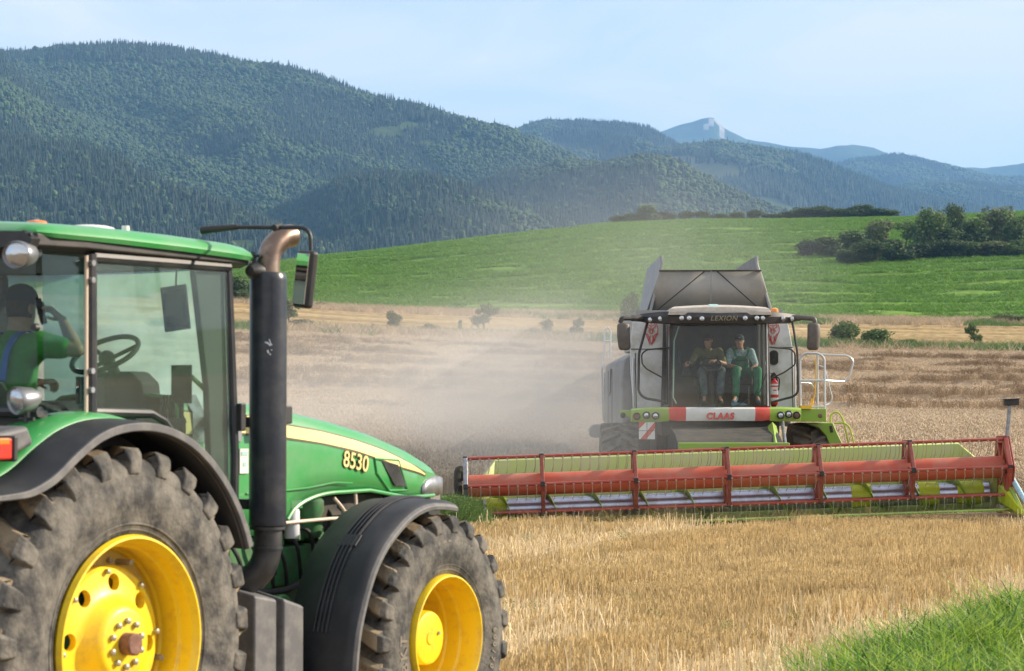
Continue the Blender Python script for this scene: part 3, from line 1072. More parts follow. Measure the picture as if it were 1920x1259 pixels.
field_mat('mountain_ground', [(0.030, 0.048, 0.016), (0.055, 0.085, 0.022), (0.12, 0.145, 0.045)], 0.006, (1, 1, 1), 0, 0.6, 0.15, 0.08)
field_mat('far_ground', [(0.022, 0.045, 0.020), (0.035, 0.06, 0.025), (0.06, 0.085, 0.035)], 0.004, (1, 1, 1), 0, 1.0, 0.05, 0.03)
field_mat('clearing_ground', [(0.10, 0.115, 0.05), (0.15, 0.15, 0.075)], 0.008)
field_mat('rock', [(0.20, 0.19, 0.17), (0.34, 0.33, 0.30)], 0.01)
ug = np.arange(-650, 2560, 10.0)
for nm, layers, lo, hi, nr, lab in (('mountain', near_layers, 1250, 4700, 260, 'long forested mountain ridge falling from the left towards the middle'),
                                   ('far_mountains', far_layers, 3900, 12500, 240, 'hazy blue far mountains with a rocky peak on the right')):
    dg = np.geomspace(lo, hi, nr)
    U, D = np.meshgrid(ug, dg)
    me = grid_mesh(nm, (U - 960) / FPX * D, D, mount_z(layers, U, D))
    mo = link(nm, me, ['mountain_ground', 'far_ground', 'rock', 'clearing_ground'])
    prop(mo, lab, 'mountain', kind='structure')
    fu, fD = (U[:-1, :-1] + U[1:, 1:]) / 2, (D[:-1, :-1] + D[1:, 1:]) / 2
    if nm == 'far_mountains':
        mi = np.ones(fu.shape, np.int32)
        mi[(fu > 1318 + 14 * fbm(fD / 60, fu / 20, 3, 2)) & (fu < 1356) & (fD > 10230) & (fD < 10560) & (fbm(fu / 5, fD / 70, 33, 3) > 0.50)] = 2
        fz = mount_z(layers, fu, fD)
        fv = 760 - (fz - CAMH) / fD * FPX
        mi[(fD < 5000) & (fD > 4000) & (fv < 352) & (fv > 288) & (fu > 1180) & (fu < 1420) & (fbm(fu / 60, fD / 300, 6, 2) > 0.42)] = 3
    else:
        mi = np.zeros(fu.shape, np.int32)
    me.polygons.foreach_set('material_index', mi.ravel())
    me.polygons.foreach_set('use_smooth', [True] * len(me.polygons))


def conifer(seed, h=15.0, r=2.7):
    rd = random.Random(seed)
    mb = MB()
    tiers = 5
    for k in range(tiers):
        z0 = h * (0.06 + 0.86 * k / tiers); z1 = min(h, z0 + h * (0.40 if k < tiers - 1 else 0.30)); rr = r * (1 - k / tiers) ** 0.85
        m = 9
        top = mb.v((rd.uniform(-.1, .1), rd.uniform(-.1, .1), z1))
        ring = [mb.v((math.cos(2 * PI * i / m + k) * rr * rd.uniform(0.65, 1.15), math.sin(2 * PI * i / m + k) * rr * rd.uniform(0.65, 1.15), z0 + rd.uniform(-.5, .5))) for i in range(m)]
        for i in range(m): mb.face([ring[i], ring[(i + 1) % m], top])
    return mb


def broadleaf(seed, h=11.0, r=4.2):
    rd = random.Random(seed)
    mb = MB()
    for k in range(6):
        a = rd.random() * 6.28; q = r * rd.uniform(0.1, 0.55)
        c = Vector((math.cos(a) * q, math.sin(a) * q, h * rd.uniform(0.45, 0.78)))
        s = r * rd.uniform(0.42, 0.68)
        res = bmesh.ops.create_icosphere(mb.bm, subdivisions=2, radius=s, matrix=Matrix.Translation(c))
        for v in res['verts']:
            d = (v.co - c)
            v.co = c + d * (1 + 0.45 * mnoise.noise(v.co * 0.9 + Vector((seed * 7.0, k, 0))))
    return mb


tp = [proto('spruce_tree', conifer(s, 15, 2.6), 'spruce') for s in (1, 2, 3)] + [proto('beech_tree', broadleaf(s), 'beech') for s in (4, 5, 6)]


def forest(layers, n, ulo, uhi, dlo, dhi, size, clear=()):
    u = rng.uniform(ulo, uhi, n)
    D = np.sqrt(rng.uniform(dlo ** 2, dhi ** 2, n))
    zs = np.stack([f(u, D)[0] for f in layers]); dr = np.stack([f(u, D)[1] for f in layers])
    top = zs.argmax(0)
    ok = (D < np.take_along_axis(dr, top[None], 0)[0] + 70) & (zs.max(0) > -30)
    u, D, top = u[ok], D[ok], top[ok]
    # extra trees along the ridge lines for the toothed skyline
    for i, f in enumerate(layers):
        m = int((uhi - ulo) * 1.6)
        uu = rng.uniform(ulo, uhi, m)
        dd = f(uu, np.full(m, 1000.0))[1] + rng.normal(-5, 25, m)
        zz = np.stack([g(uu, dd)[0] for g in layers]).argmax(0)
        kk = zz == i
        u, D, top = np.concatenate([u, uu[kk]]), np.concatenate([D, dd[kk]]), np.concatenate([top, zz[kk]])
    z = mount_z(layers, u, D)
    X = (u - 960) / FPX * D
    v = 760 - (z - CAMH) / D * FPX
    mixn = fbm(X / 260, D / 260, 101, 3)
    ok = np.ones(len(u), bool)
    for (cu, cv, ru, rv) in clear:
        ok &= ((u - cu) / ru) ** 2 + ((v - cv) / rv) ** 2 > 1 + (rng.random(len(u)) - 0.6) * 0.5
    return X[ok], D[ok], z[ok], mixn[ok], top[ok], u[ok], v[ok]


CL = [(1143, 352, 14, 4.5), (1225, 388, 26, 7), (1375, 380, 20, 6), (990, 262, 22, 5), (800, 268, 18, 6), (725, 250, 40, 14), (870, 262, 22, 5), (770, 235, 26, 8), (690, 285, 16, 7), (530, 245, 22, 4), (450, 460, 30, 10), (20, 98, 28, 6), (812, 455, 22, 6)]
X_, D_, z_, mx_, top, u_, v_ = forest(near_layers, 230000, -140, 1720, 1300, 4300, 1.0, CL)
n = len(X_)
con = (mx_ > 0.56) | (top == 2) | ((top == 3) & (mx_ > 0.36)) | ((top == 4) & (mx_ > 0.44)) | ((v_ < 122) & (u_ < 700) & (mx_ > 0.32))
con ^= rng.random(n) < 0.10
pk = np.where(con, rng.integers(0, 3, n), 3 + rng.integers(0, 3, n))
sc = (0.34 + 0.62 * rng.random(n) ** 1.6) * (0.8 + 0.5 * mx_) * np.where(v_ < 16 + np.interp(u_, [0, 110, 420, 750, 960, 1150], [112, 98, 118, 206, 262, 350]), 1.35, 1.0)
o = scatter('forest', np.stack([X_, D_, z_ - 0.5], -1), rng.uniform(0, 6.28, n), np.stack([sc, sc, sc * rng.uniform(0.85, 1.2, n)], -1), tp, pk)
prop(o, 'dense spruce and beech forest covering the long mountain', 'forest', kind='stuff')
CF = [(1262, 300, 60, 7), (1330, 325, 70, 20), (1200, 262, 10, 6), (1795, 325, 20, 4)]
X_, D_, z_, mx_, top, u_, v_ = forest(far_layers[:4], 90000, 900, 2040, 4200, 7700, 1.0, CF)
n = len(X_)
con = (mx_ > 0.45) | (rng.random(n) < 0.15)
pk = np.where(con, rng.integers(0, 3, n), 3 + rng.integers(0, 3, n))
sc = rng.uniform(1.0, 1.7, n)
o = scatter('far_forest', np.stack([X_, D_, z_ - 0.5], -1), rng.uniform(0, 6.28, n), sc, tp, pk)
prop(o, 'blue hazed forest on the far mountains', 'forest', kind='stuff')

# ------------------------------------------------------------------ tractor (local: x right, y forward, z up; origin under the rear axle)
TX, TY, TRZ = -3.03, 12.23, -R_(30)
trac = thing('tractor', 'big green tractor with yellow wheels and tall black exhaust, cropped by the left edge', 'tractor', (TX, TY, 0.0), TRZ)


def interp(x, xs, ys):
    return float(np.interp(x, xs, ys))


def tyre(name, R, W, rimr, nl, parent, lug=0.055, letters=None):
    """agricultural tyre: carcass plus slanted lugs; axle on x, outer face at +W/2"""
    h = W / 2
    prof = [(-h * .76, rimr), (-h * .86, rimr + .025), (-h * .955, rimr + (R - rimr) * .27), (-h * 1.0, rimr + (R - rimr) * .46), (-h * .97, rimr + (R - rimr) * .63), (-h * .935, R - lug - .060), (-h * .80, R - lug - .018), (-h * .60, R - lug - .008),
            (0, R - lug), (h * .60, R - lug - .008), (h * .80, R - lug - .018), (h * .935, R - lug - .060), (h * .97, rimr + (R - rimr) * .63), (h * 1.0, rimr + (R - rimr) * .46), (h * .955, rimr + (R - rimr) * .27), (h * .86, rimr + .025), (h * .76, rimr)]
    sm = [tuple(p) for p in spline([(a, b, 0) for a, b in prof], 3)]
    mb = MB()
    mb.lathe([(p[0], p[1]) for p in sm], seg=96)
    # a raised rib line where the lugs end on the sidewall
    for s in (-1, 1):
        rr = rimr + (R - rimr) * .665
        mb.lathe([(s * (h * .955), rr - .006), (s * (h * .985), rr), (s * (h * .945), rr + .008)], seg=96)
        for rr, xx in ((rimr + .045, .905), (rimr + .075, .935)): mb.lathe([(s * h * (xx - .03), rr - .008), (s * h * (xx + .012), rr), (s * h * (xx - .02), rr + .008)], seg=96)
    mb.mi = 1
    path = [(-.06, 0.0, R), (.20, .10, R), (.45, .19, R - .004), (.70, .265, R - .012), (.86, .30, R - .016), (.955, .315, R - .040), (.995, .32, R - .085), (.985, .325, rimr + (R - rimr) * .69)]
    dphi = 0.62 * (W * .5) / R
    pitch = 2 * PI / nl
    for s in (-1, 1):
        for k in range(nl):
            ph0 = pitch * (k + (0.5 if s > 0 else 0.0))
            secs = []
            for i, (t, a, r) in enumerate(path):
                x = s * t * h * 1.005
                phc = ph0 - a / .32 * dphi
                wt = (.034, .040, .050, .058, .062, .062, .058, .050)[i] * (R / 1.03) ** .55
                wb = wt + .030
                if i >= 5: wt, wb = wt * .95, wt * .95 + .02
                rb = r - lug - .02 if i < 5 else r - .02
                # for the shoulder the base sits inwards along x rather than along r
                bx = x if i < 5 else x - s * .05
                q = []
                for (w_, rr_, xx) in ((-wb, rb, bx), (-wt, r, x), (wt, r, x), (wb, rb, bx)):
                    p = phc + w_ / R
                    q.append((xx, rr_ * math.sin(p), rr_ * math.cos(p)))
                secs.append(q)
            mb.mi = 1
            mb.loops(secs[:5])
            mb.mi = 0
            mb.loops(secs[4:])
    o = mb.build(name, ['rubber', 'rubber_dusty'], parent, bevel=0.024, seg=3, sharp=60)
    return o


def sidewall_text(txt, r, x, phi0, dphi, size, parent, out=True, name='tyre_lettering', m='tyre_letter'):
    mb = bmesh.new()
    for i, ch in enumerate(txt):
        if ch == ' ': continue
        ph = phi0 + dphi * (i - (len(txt) - 1) / 2)
        rad = Vector((0, math.sin(ph), math.cos(ph)))
        tan = Vector((0, math.cos(ph), -math.sin(ph)))
        # seen from +x with y to the right: reading direction clockwise
        me = text_mesh(ch, size, depth=0.012, bold=0.003)
        me.transform(basis(Vector((x, 0, 0)) + rad * r, tan, rad))
        mb.from_mesh(me)
        bpy.data.meshes.remove(me)
    me = bpy.data.meshes.new(name)
    mb.to_mesh(me)
    mb.free()
    return link(name, me, m, parent)


def rear_wheel():
    # disc with hand holes, dished towards the outside
    mb = MB()
    mb.lathe([(.09, .395), (.165, .40), (.18, .385), (.185, .33), (.192, .27), (.215, .235), (.262, .205), (.285, .185), (.292, .165), (.292, .02), (.24, .02), (.22, .18), (.16, .24), (.14, .33), (.09, .36)], seg=72, closed=True)
    disc = mb.build('wheel', 'yellow_paint', None, sharp=40)
    cut = MB()
    for k in range(8):
        a = 2 * PI * (k + .32) / 8
        c = (0, math.sin(a) * .315, math.cos(a) * .315)
        cut.lathe([(.0, .045), (.3, .045)], c, 'x', 20)
    cm = cut.mesh('cut')
    bm = bmesh.new(); bm.from_mesh(cm); bmesh.ops.holes_fill(bm, edges=bm.edges); bmesh.ops.recalc_face_normals(bm, faces=bm.faces); bm.to_mesh(cm); bm.free()
    co = bpy.data.objects.new('cut', cm); COL.objects.link(co)
    md = disc.modifiers.new('holes', 'BOOLEAN'); md.object = co; md.solver = 'EXACT'
    me = evaluated(disc, 'wheel')
    disc.modifiers.clear(); disc.data = me
    me.set_sharp_from_angle(angle=R_(30))
    bpy.data.objects.remove(co)
    t = tyre('tyre', 1.03, .71, .545, 25, disc, lug=.054)
    rim = MB()
    rim.lathe([(.335, .560), (.350, .556), (.352, .545), (.335, .535), (.315, .522), (.25, .515), (.235, .500), (.13, .497), (.115, .487), (-.05, .480), (-.2, .50), (-.33, .53), (-.35, .56), (-.33, .57), (-.2, .53), (0, .51), (.13, .52), (.28, .545), (.32, .566)], seg=96, closed=True)
    rim.build('rim', 'yellow_paint', disc, sharp=25)
    pl = MB()
    pl.lathe([(.06, .488), (.09, .488), (.09, .30), (.06, .30)], seg=72, closed=True)
    pl.build('mounting_ring', 'yellow_old', disc)
    ax = MB()
    ax.lathe([(.20, .001), (.20, .058), (.355, .058), (.362, .050), (.362, .001)], seg=28)
    ax.build('axle_stub', 'rust', disc, sharp=30)
    bt = MB()
    for k in range(10):
        a = 2 * PI * k / 10 + .2
        c = Vector((0, math.sin(a) * .118, math.cos(a) * .118))
        bt.tube([c + Vector((.28, 0, 0)), c + Vector((.312, 0, 0)), c + Vector((.317, 0, 0))], [.0165, .0165, .008], 12)
    for k in range(8):
        a = 2 * PI * k / 8 + .08
        c = Vector((0, math.sin(a) * .372, math.cos(a) * .372))
        bt.tube([c + Vector((.16, 0, 0)), c + Vector((.205, 0, 0)), c + Vector((.209, 0, 0))], [.014, .014, .007], 10)
        c = Vector((0, math.sin(a + .3) * .43, math.cos(a + .3) * .43))
        bt.tube([c + Vector((.08, 0, 0)), c + Vector((.115, 0, 0))], .015, 10)
    bt.build('bolts', 'bolt', disc)
    lk_ = MB()
    for k, a in enumerate((.55, 2.0, 3.4, 4.9)):
        c = Vector((0, math.sin(a) * .44, math.cos(a) * .44))
        lk_.tube([c + Vector((.08, 0, 0)), c + Vector((.19, .0, 0))], .017, 10)
    lk_.build('rim_lug', 'bolt', disc)
    return disc


def front_wheel():
    hub = MB()
    hub.lathe([(-.28, .20), (-.10, .20), (-.085, .19), (-.08, .178), (.13, .172), (.145, .165), (.150, .15), (.150, .045), (.158, .040), (.158, .001)], seg=56)
    disc = hub.build('wheel', 'yellow_paint', None, sharp=25)
    t = tyre('tyre', .80, .60, .395, 23, disc, lug=.044)
    rim = MB()
    rim.lathe([(.285, .408), (.298, .404), (.300, .394), (.285, .386), (.24, .376), (.16, .372), (.145, .360), (.06, .357), (.045, .348), (-.10, .340), (-.16, .335), (-.27, .375), (-.30, .40), (-.28, .41), (-.1, .37), (.1, .385), (.26, .412)], seg=88, closed=True)
    rim.build('rim', 'yellow_paint', disc, sharp=25)
    pl = MB()
    pl.lathe([(-.13, .345), (-.10, .345), (-.095, .20), (-.13, .20)], seg=56, closed=True)
    pl.build('wheel_disc', 'yellow_paint', disc)
    b = MB()
    for k in range(12):
        a = 2 * PI * k / 12
        c = Vector((0, math.sin(a) * .245, math.cos(a) * .245))
        b.tube([c + Vector((-.1, 0, 0)), c + Vector((-.055, 0, 0))], .015, 10)
    c = Vector((.150, .10 * math.sin(1.4), .10 * math.cos(1.4)))
    b.tube([c, c + Vector((.012, 0, 0))], .012, 10)
    b.build('bolts', 'bolt', disc)
    sidewall_text('BKT', .545, .297, -PI / 2 - .02, .155, .105, disc)
    sidewall_text('AGRIMAX', .60, .291, .18, .105, .07, disc)
    sidewall_text('600/70 R30', .56, .296, 2.0, .085, .06, disc)
    return disc


rw = rear_wheel()
rw.parent = trac
rw.location = (1.25 - .352, 0, .965)
rw.rotation_euler = (R_(9), 0, 0)
lw = copy_tree(rw, trac)
lw.location = (-1.25 + .352, 0, .965)
lw.rotation_euler = (R_(-9), 0, PI)
fw = front_wheel()
fw.parent = trac
fw.location = (1.265 - .30, 3.085, .715)
fw.rotation_euler = (R_(4), 0, 0)
lf = copy_tree(fw, trac)
lf.location = (-1.245 + .30, 3.085, .715)
lf.rotation_euler = (0, 0, PI)

# --- chassis, engine, axles
mb = MB()
mb.box((0, 1.0, .95), (.62, 2.2, .62))
mb.box((0, 2.6, .98), (.44, 1.9, .55))
mb.box((0, 3.7, .95), (.50, 1.3, .30))
mb.cyl((-.95, 0, .965), (.95, 0, .965), .14)
mb.cyl((-.75, 3.085, .715), (.75, 3.085, .715), .11)
mb.box((.30, 1.9, 1.22), (.25, .9, .34))
mb.box((.30, 2.62, 1.18), (.20, .55, .25))
mb.box((.36, 2.32, 1.30), (.10, .06, .22))
mb.box((.36, 2.05, 1.05), (.16, .35, .16))
mb.cyl((.3, 2.2, .9), (.62, 2.2, .95), .09)
for k in range(6): mb.box((.335, 2.0 + .22 * k, 1.36 + .02 * (k % 2)), (.15, .09, .10))
mb.build('engine_block', 'green_cast', trac, bevel=.015)
mb = MB()
mb.box((.10, 2.9, 1.5), (.56, 1.5, .22))
mb.box((-.05, 2.6, 1.50), (.62, 1.8, .5))
mb.cyl((.33, 3.0, 1.45), (.33, 3.45, 1.45), .09)
mb.box((0, 4.22, 1.0), (.5, .3, .5))
mb.build('engine_bay', 'dark_under', trac, bevel=.01)
mb = MB()
mb.lathe([(1.36, .001), (1.36, .044), (1.37, .050), (1.53, .050), (1.545, .044), (1.545, .001)], (.45, 2.50, 0), 'z', 24)
mb.build('oil_filter', 'filter_white', trac)
mb = MB()
mb.lathe([(1.35, .001), (1.35, .07), (1.38, .085), (1.50, .085), (1.52, .095), (1.585, .095), (1.61, .07), (1.63, .03), (1.63, .001)], (.40, 2.76, 0), 'z', 28)
mb.box((.44, 2.50, 1.575), (.10, .12, .05))
mb.build('fuel_filter', 'green_cast', trac)
mb = MB()
for pts, r in ((((.50, 2.36, 1.465), (.52, 2.9, 1.47), (.50, 3.02, 1.45), (.46, 3.06, 1.33)), .011), (((.46, 2.95, 1.60), (.48, 3.05, 1.50), (.46, 3.1, 1.38), (.44, 2.9, 1.28)), .012), (((.46, 3.2, 1.62), (.47, 3.18, 1.52), (.46, 3.05, 1.50)), .012)):
    mb.tube(spline(pts, 6), r, 8)
mb.build('fuel_pipe', 'pipe_tan', trac)
mb = MB()
for i in range(7):
    y = 1.85 + i * .15
    mb.tube(spline([(.40, y, 1.42), (.47, y + .08, 1.25 + .06 * (i % 3)), (.42, y + .2, 1.02)], 6), .013, 8)
mb.tube(spline([(.46, 1.9, 1.08), (.50, 2.3, 1.04), (.45, 2.7, 1.10)], 6), .022, 8)
mb.box((.44, 2.28, 1.22), (.06, .07, .16))
mb.build('hose', 'black_plastic', trac)

# --- hood: lofted shell, with an arch cut over the front wheel side
HY = [1.30, 1.85, 2.40, 3.00, 3.50, 3.95, 4.27, 4.45, 4.56]
HZ = [2.275, 2.25, 2.195, 2.105, 2.015, 1.905, 1.805, 1.725, 1.63]
HW = [.50, .50, .495, .485, .47, .445, .41, .36, .27]
HB = [1.40, 1.40, 1.50, 1.64, 1.635, 1.575, 1.56, 1.56, 1.56]
mb = MB()
secs = []
for y in np.linspace(1.30, 4.56, 46):
    zt, w = interp(y, HY, HZ), interp(y, HY, HW)
    if y < 2.38: zb = 1.40
    elif y < 2.95: zb = 1.45 + .185 * math.sqrt(max(0, 1 - ((2.95 - y) / .57) ** 2))
    elif y < 3.35: zb = 1.635
    else: zb = 1.635 - .065 * min(1, (y - 3.35) / .5)
    half = [(w * .985, zb), (w, zb + (zt - zb) * .30), (w, zb + (zt - zb) * .62), (w * .975, zt - .115), (w * .92, zt - .05), (w * .80, zt - .018), (w * .5, zt - .003), (0.0, zt)]
    ring = half + [(-a, b) for a, b in half[-2::-1]]
    secs.append([(a, y, b) for a, b in ring])
mb.loops(secs, cap=False, closed=False)
nose = secs[-1]
c = mb.v((0, 4.58, 1.58))
vs = [mb.v(p) for p in nose]
for i in range(len(vs) - 1): mb.face([vs[i], vs[i + 1], c])
hood = mb.build('hood', 'green_paint', trac, sharp=50)
so_ = hood.modifiers.new('thick', 'SOLIDIFY'); so_.thickness = .018; so_.offset = -1
# rolled lower lip along the arch
mb = MB()
lip = [(interp(y, HY, HW) * .985 + .006, y, (1.45 + .185 * math.sqrt(max(0, 1 - ((2.95 - y) / .57) ** 2)) if y < 2.95 else (1.635 if y < 3.35 else 1.635 - .065 * min(1, (y - 3.35) / .5)))) for y in np.linspace(2.39, 4.25, 30)]
mb.tube(lip, .014, 8)
mb.tube([(.505, y, z) for y, z in ((1.95, 1.66), (2.3, 1.665), (2.6, 1.675), (2.9, 1.70), (3.1, 1.69))], .006, 6)
mb.build('hood_lip', 'green_paint', trac)


def on_hood(y, z):
    """x on the right face of the hood"""
    zt, w = interp(y, HY, HZ), interp(y, HY, HW)
    zb = 1.6
    if z > zt - .115: return w * (.975 - .055 * (z - (zt - .115)) / .065)
    if z > zb + (zt - zb) * .62: return w * (1 - .025 * (z - zb - (zt - zb) * .62) / max(.01, (zt - .115) - zb - (zt - zb) * .62))
    return w


# yellow stripe that tapers towards the nose
up = [(1.30, 2.165), (1.85, 2.125), (2.36, 2.075), (2.78, 2.03), (3.16, 1.972), (3.5, 1.905), (3.76, 1.838), (4.02, 1.755), (4.10, 1.725)]
lo = [(1.30, 2.030), (1.85, 2.035), (2.36, 2.000), (2.78, 1.957), (3.16, 1.903), (3.5, 1.834), (3.76, 1.778), (4.02, 1.735), (4.10, 1.715)]
for nm, m, g, dx in (('stripe_border', 'letter_dark', .011, .004), ('stripe', 'stripe_yellow', 0, .0075)):
    mb = MB()
    L_ = []
    for y in np.linspace(1.32, 4.10 + g, 40):
        a = interp(y, *zip(*up)) + g; b = interp(y, *zip(*lo)) - g
        L_.append([(on_hood(min(y, 4.1), z) + dx, y, z) for z in (b, b * .66 + a * .34, b * .34 + a * .66, a)])
    mb.loops(L_, cap=False, closed=False)
    mb.build(nm, m, trac)
# DEERE-style lettering on the stripe beside the exhaust, model number further forward
for nm, txt, size, y, z, tilt in (('brand_lettering', 'DEERE', .125, 2.03, 2.085, -.03), ('model_number', '8530', .150, 3.16, 1.825, -.16)):
    X = Vector((0, math.cos(tilt), math.sin(tilt)))
    for k, (m, bold, off) in enumerate((('letter_dark', .0065, .009), ('stripe_yellow', .001, .0125))):
        if txt == 'DEERE': m = ('letter_dark', 'stripe_yellow')[k]
        place_text(nm if k else nm + '_outline', txt, size, basis((on_hood(y, z) + off, y, z), X, (0, 0, 1)), m, trac, depth=.004, bold=bold)
# vent with black slats and a raised green frame
mb = MB()
quad = [(3.485, 1.835), (3.70, 1.795), (3.80, 1.645), (3.66, 1.655)]
mb.prism(quad, 'x', .44, on_hood(3.6, 1.75) + .006)
mb.build('vent', 'black_plastic', trac, bevel=.004)
mb = MB()
for k in range(9):
    t = (k + .5) / 9
    a = Vector((0, quad[0][0] * (1 - t) + quad[1][0] * t, quad[0][1] * (1 - t) + quad[1][1] * t)); b = Vector((0, quad[3][0] * (1 - t) + quad[2][0] * t, quad[3][1] * (1 - t) + quad[2][1] * t))
    xo = Vector((on_hood(3.6, 1.75) + .010, 0, 0))
    mb.tube([a + xo, b + xo], .0028, 6)
mb.build('vent_slat', 'steel_grey', trac)
mb = MB()
e = .018
fr = [(3.40, 1.845), (3.72, 1.825), (3.84, 1.62), (3.60, 1.625), (3.43, 1.75)]
mb.tube([(on_hood(y, z) + .002, y, z) for y, z in fr], .010, 8, closed=True)
mb.build('vent_frame', 'green_paint', trac)
# front grille with headlight
mb = MB()
gs = []
for y, w in ((4.20, .40), (4.40, .365), (4.54, .27), (4.58, .15)):
    gs.append([(w, y, 1.05), (w + .01, y, 1.30), (w, y, 1.575), (-w, y, 1.575), (-w - .01, y, 1.30), (-w, y, 1.05)])
mb.loops(gs)
mb.build('grille', 'black_plastic', trac, bevel=.012)
for s in (1, -1):
    mb = MB()
    mb.loops([[(s * (.418 - q), 4.20, 1.60), (s * (.418 - q), 4.20, 1.47), (s * (.385 - q), 4.38, 1.46), (s * (.385 - q), 4.38, 1.59)] for q in (0, .03)])
    mb.loops([[(s * (.375 - q), 4.40, 1.595), (s * (.375 - q), 4.40, 1.47), (s * (.275 - q), 4.55, 1.47), (s * (.275 - q), 4.55, 1.58)] for q in (0, .03)])
    mb.build('headlight', 'lamp_glass', trac, bevel=.008)
    mb = MB()
    L_ = []
    for y, z0, z1 in ((4.06, 1.565, 1.64), (4.14, 1.565, 1.685), (4.24, 1.565, 1.705), (4.34, 1.565, 1.70), (4.44, 1.565, 1.685), (4.52, 1.565, 1.65)):
        w = interp(y, HY, HW) + .007
        L_.append([(s * w * .992, y, z0), (s * w, y, z0 * .5 + z1 * .5), (s * w, y, z1)])
    mb.loops(L_, cap=False, closed=False)
    q = mb.build('lamp_cover', 'steel_grey', trac).modifiers.new('thick', 'SOLIDIFY'); q.thickness = .01
# dark shroud and small lamp at the hood's rear end
mb = MB()
mb.loops([[(s_ * w, y, z) for s_, w, z in ((1, .508, 1.98), (1, .508, 2.16), (1, .42, 2.262), (-1, .42, 2.262), (-1, .508, 2.16), (-1, .508, 1.98))] for y in (1.42, 1.90)], cap=False)
mb.build('cowl', 'steel_grey', trac)
mb = MB()
mb.box((.62, 2.15, 2.14), (.10, .10, .11))
mb.box((.55, 2.15, 2.12), (.12, .04, .04))
mb.box((.90, 1.36, 2.13), (.05, .05, .16))
mb.build('marker_lamp', 'black_plastic', trac, bevel=.008)
mb = MB()
mb.box((.508, 1.92, 1.86), (.006, .085, .15)); mb.box((.508, 2.04, 1.86), (.006, .085, .15))
mb.build('info_plate', 'white_plate', trac)
mb = MB()
for y in (1.92, 2.04):
    mb.box((.5125, y, 1.905), (.003, .06, .025))
    mb.box((.5125, y, 1.84), (.003, .03, .025))
mb.build('info_mark', 'decal_teal', trac)

# --- exhaust: tall muffler, curved tip, lower elbow
EX, EY = .95, 1.56
mb = MB()
mb.lathe([(1.49, .001), (1.49, .098), (1.50, .109), (2.93, .109), (2.955, .106), (2.975, .095), (2.975, .001)], (EX, EY, 0), 'z', 40)
mb.build('muffler', 'muffler_black', trac, sharp=30)
mb = MB()
pts = spline([(EX, EY, 2.93), (EX, EY, 3.03), (EX + .005, EY + .03, 3.12), (EX + .02, EY + .11, 3.185), (EX + .03, EY + .19, 3.205)], 8)
mb.tube(pts, .068, 24, cap=False)
tipo = mb.build('exhaust_tip', 'hot_steel', trac)
s_ = tipo.modifiers.new('thick', 'SOLIDIFY'); s_.thickness = .006
mb = MB()
mb.tube(spline([(EX, EY, 1.52), (EX, EY, 1.36), (EX - .03, EY - .03, 1.24), (EX - .12, EY - .08, 1.17), (EX - .30, EY - .10, 1.16), (EX - .5, EY - .05, 1.22)], 8), .083, 24)
mb.lathe([(1.475, .084), (1.475, .104), (1.492, .104), (1.492, .084)], (EX, EY, 0), 'z', 36, closed=True)
mb.lathe([(1.36, .082), (1.36, .090), (1.375, .090), (1.375, .082)], (EX, EY, 0), 'z', 36, closed=True)
mb.build('exhaust_elbow', 'black_metal', trac)
mb = MB()
mb.tube(spline([(EX + .035, EY + .075, 1.40), (EX + .03, EY + .07, 1.32), (EX - .0, EY + .05, 1.20), (EX - .06, EY + .02, 1.125)], 6), .006, 6)
mb.build('weld_seam', 'rust', trac)
mb = MB()
for dx, dz, ln, wd, rt in ((0, 0, .030, .009, .75), (.008, .012, .034, .006, .35), (-.012, .006, .022, .008, 1.15), (.010, -.004, .020, .007, 1.45), (-.004, -.045, .020, .010, .3), (.008, -.06, .010, .008, 1.0), (.016, -.035, .008, .006, .2)):
    a_ = R_(-52) + dx / .11
    mb.box((EX + .1105 * math.cos(a_), EY + .1105 * math.sin(a_), 2.555 + dz), (.004, wd, ln), (rt, 0, a_))
mb.build('chipped_paint', 'filter_white', trac)
mb = MB()
mb.box((.62, EY - .02, 2.10), (.60, .05, .06)); mb.box((.62, EY - .02, 1.62), (.60, .05, .06))
mb.build('exhaust_bracket', 'black_metal', trac, bevel=.005)

# --- steps / tank box below the cab
mb = MB()
mb.loops([[(x, 1.33, .30), (x, 1.33, 1.11 + d), (x, 1.55, 1.07 + d), (x, 1.55, .30)] for x, d in ((.42, .06), (.80, .05), (1.03, 0.0))])
mb.build('battery_box', 'fender_edge', trac, bevel=.018, seg=3)
mb = MB()
mb.loops([[(x, 1.615, .30), (x, 1.615, 1.07 + d), (x, 1.82, 1.01 + d), (x, 1.82, .30)] for x, d in ((.42, .06), (.80, .05), (1.03, 0.0))])
mb.build('step_box', 'fender_edge', trac, bevel=.018, seg=3)
mb = MB()
mb.box((.60, 1.45, .55), (.40, 1.0, .5))
mb.build('fuel_tank', 'black_plastic', trac, bevel=.04)

# --- rear fenders
lipo = [(-1.06, 1.75), (-.92, 1.755), (-.78, 1.77), (-.62, 1.83), (-.45, 1.94), (-.28, 2.03), (-.10, 2.075), (.10, 2.082), (.28, 2.055), (.45, 1.995), (.60, 1.905), (.74, 1.785), (.85, 1.655), (.93, 1.525), (.98, 1.41)]
LP = spline([(0, a, b) for a, b in lipo], 4)


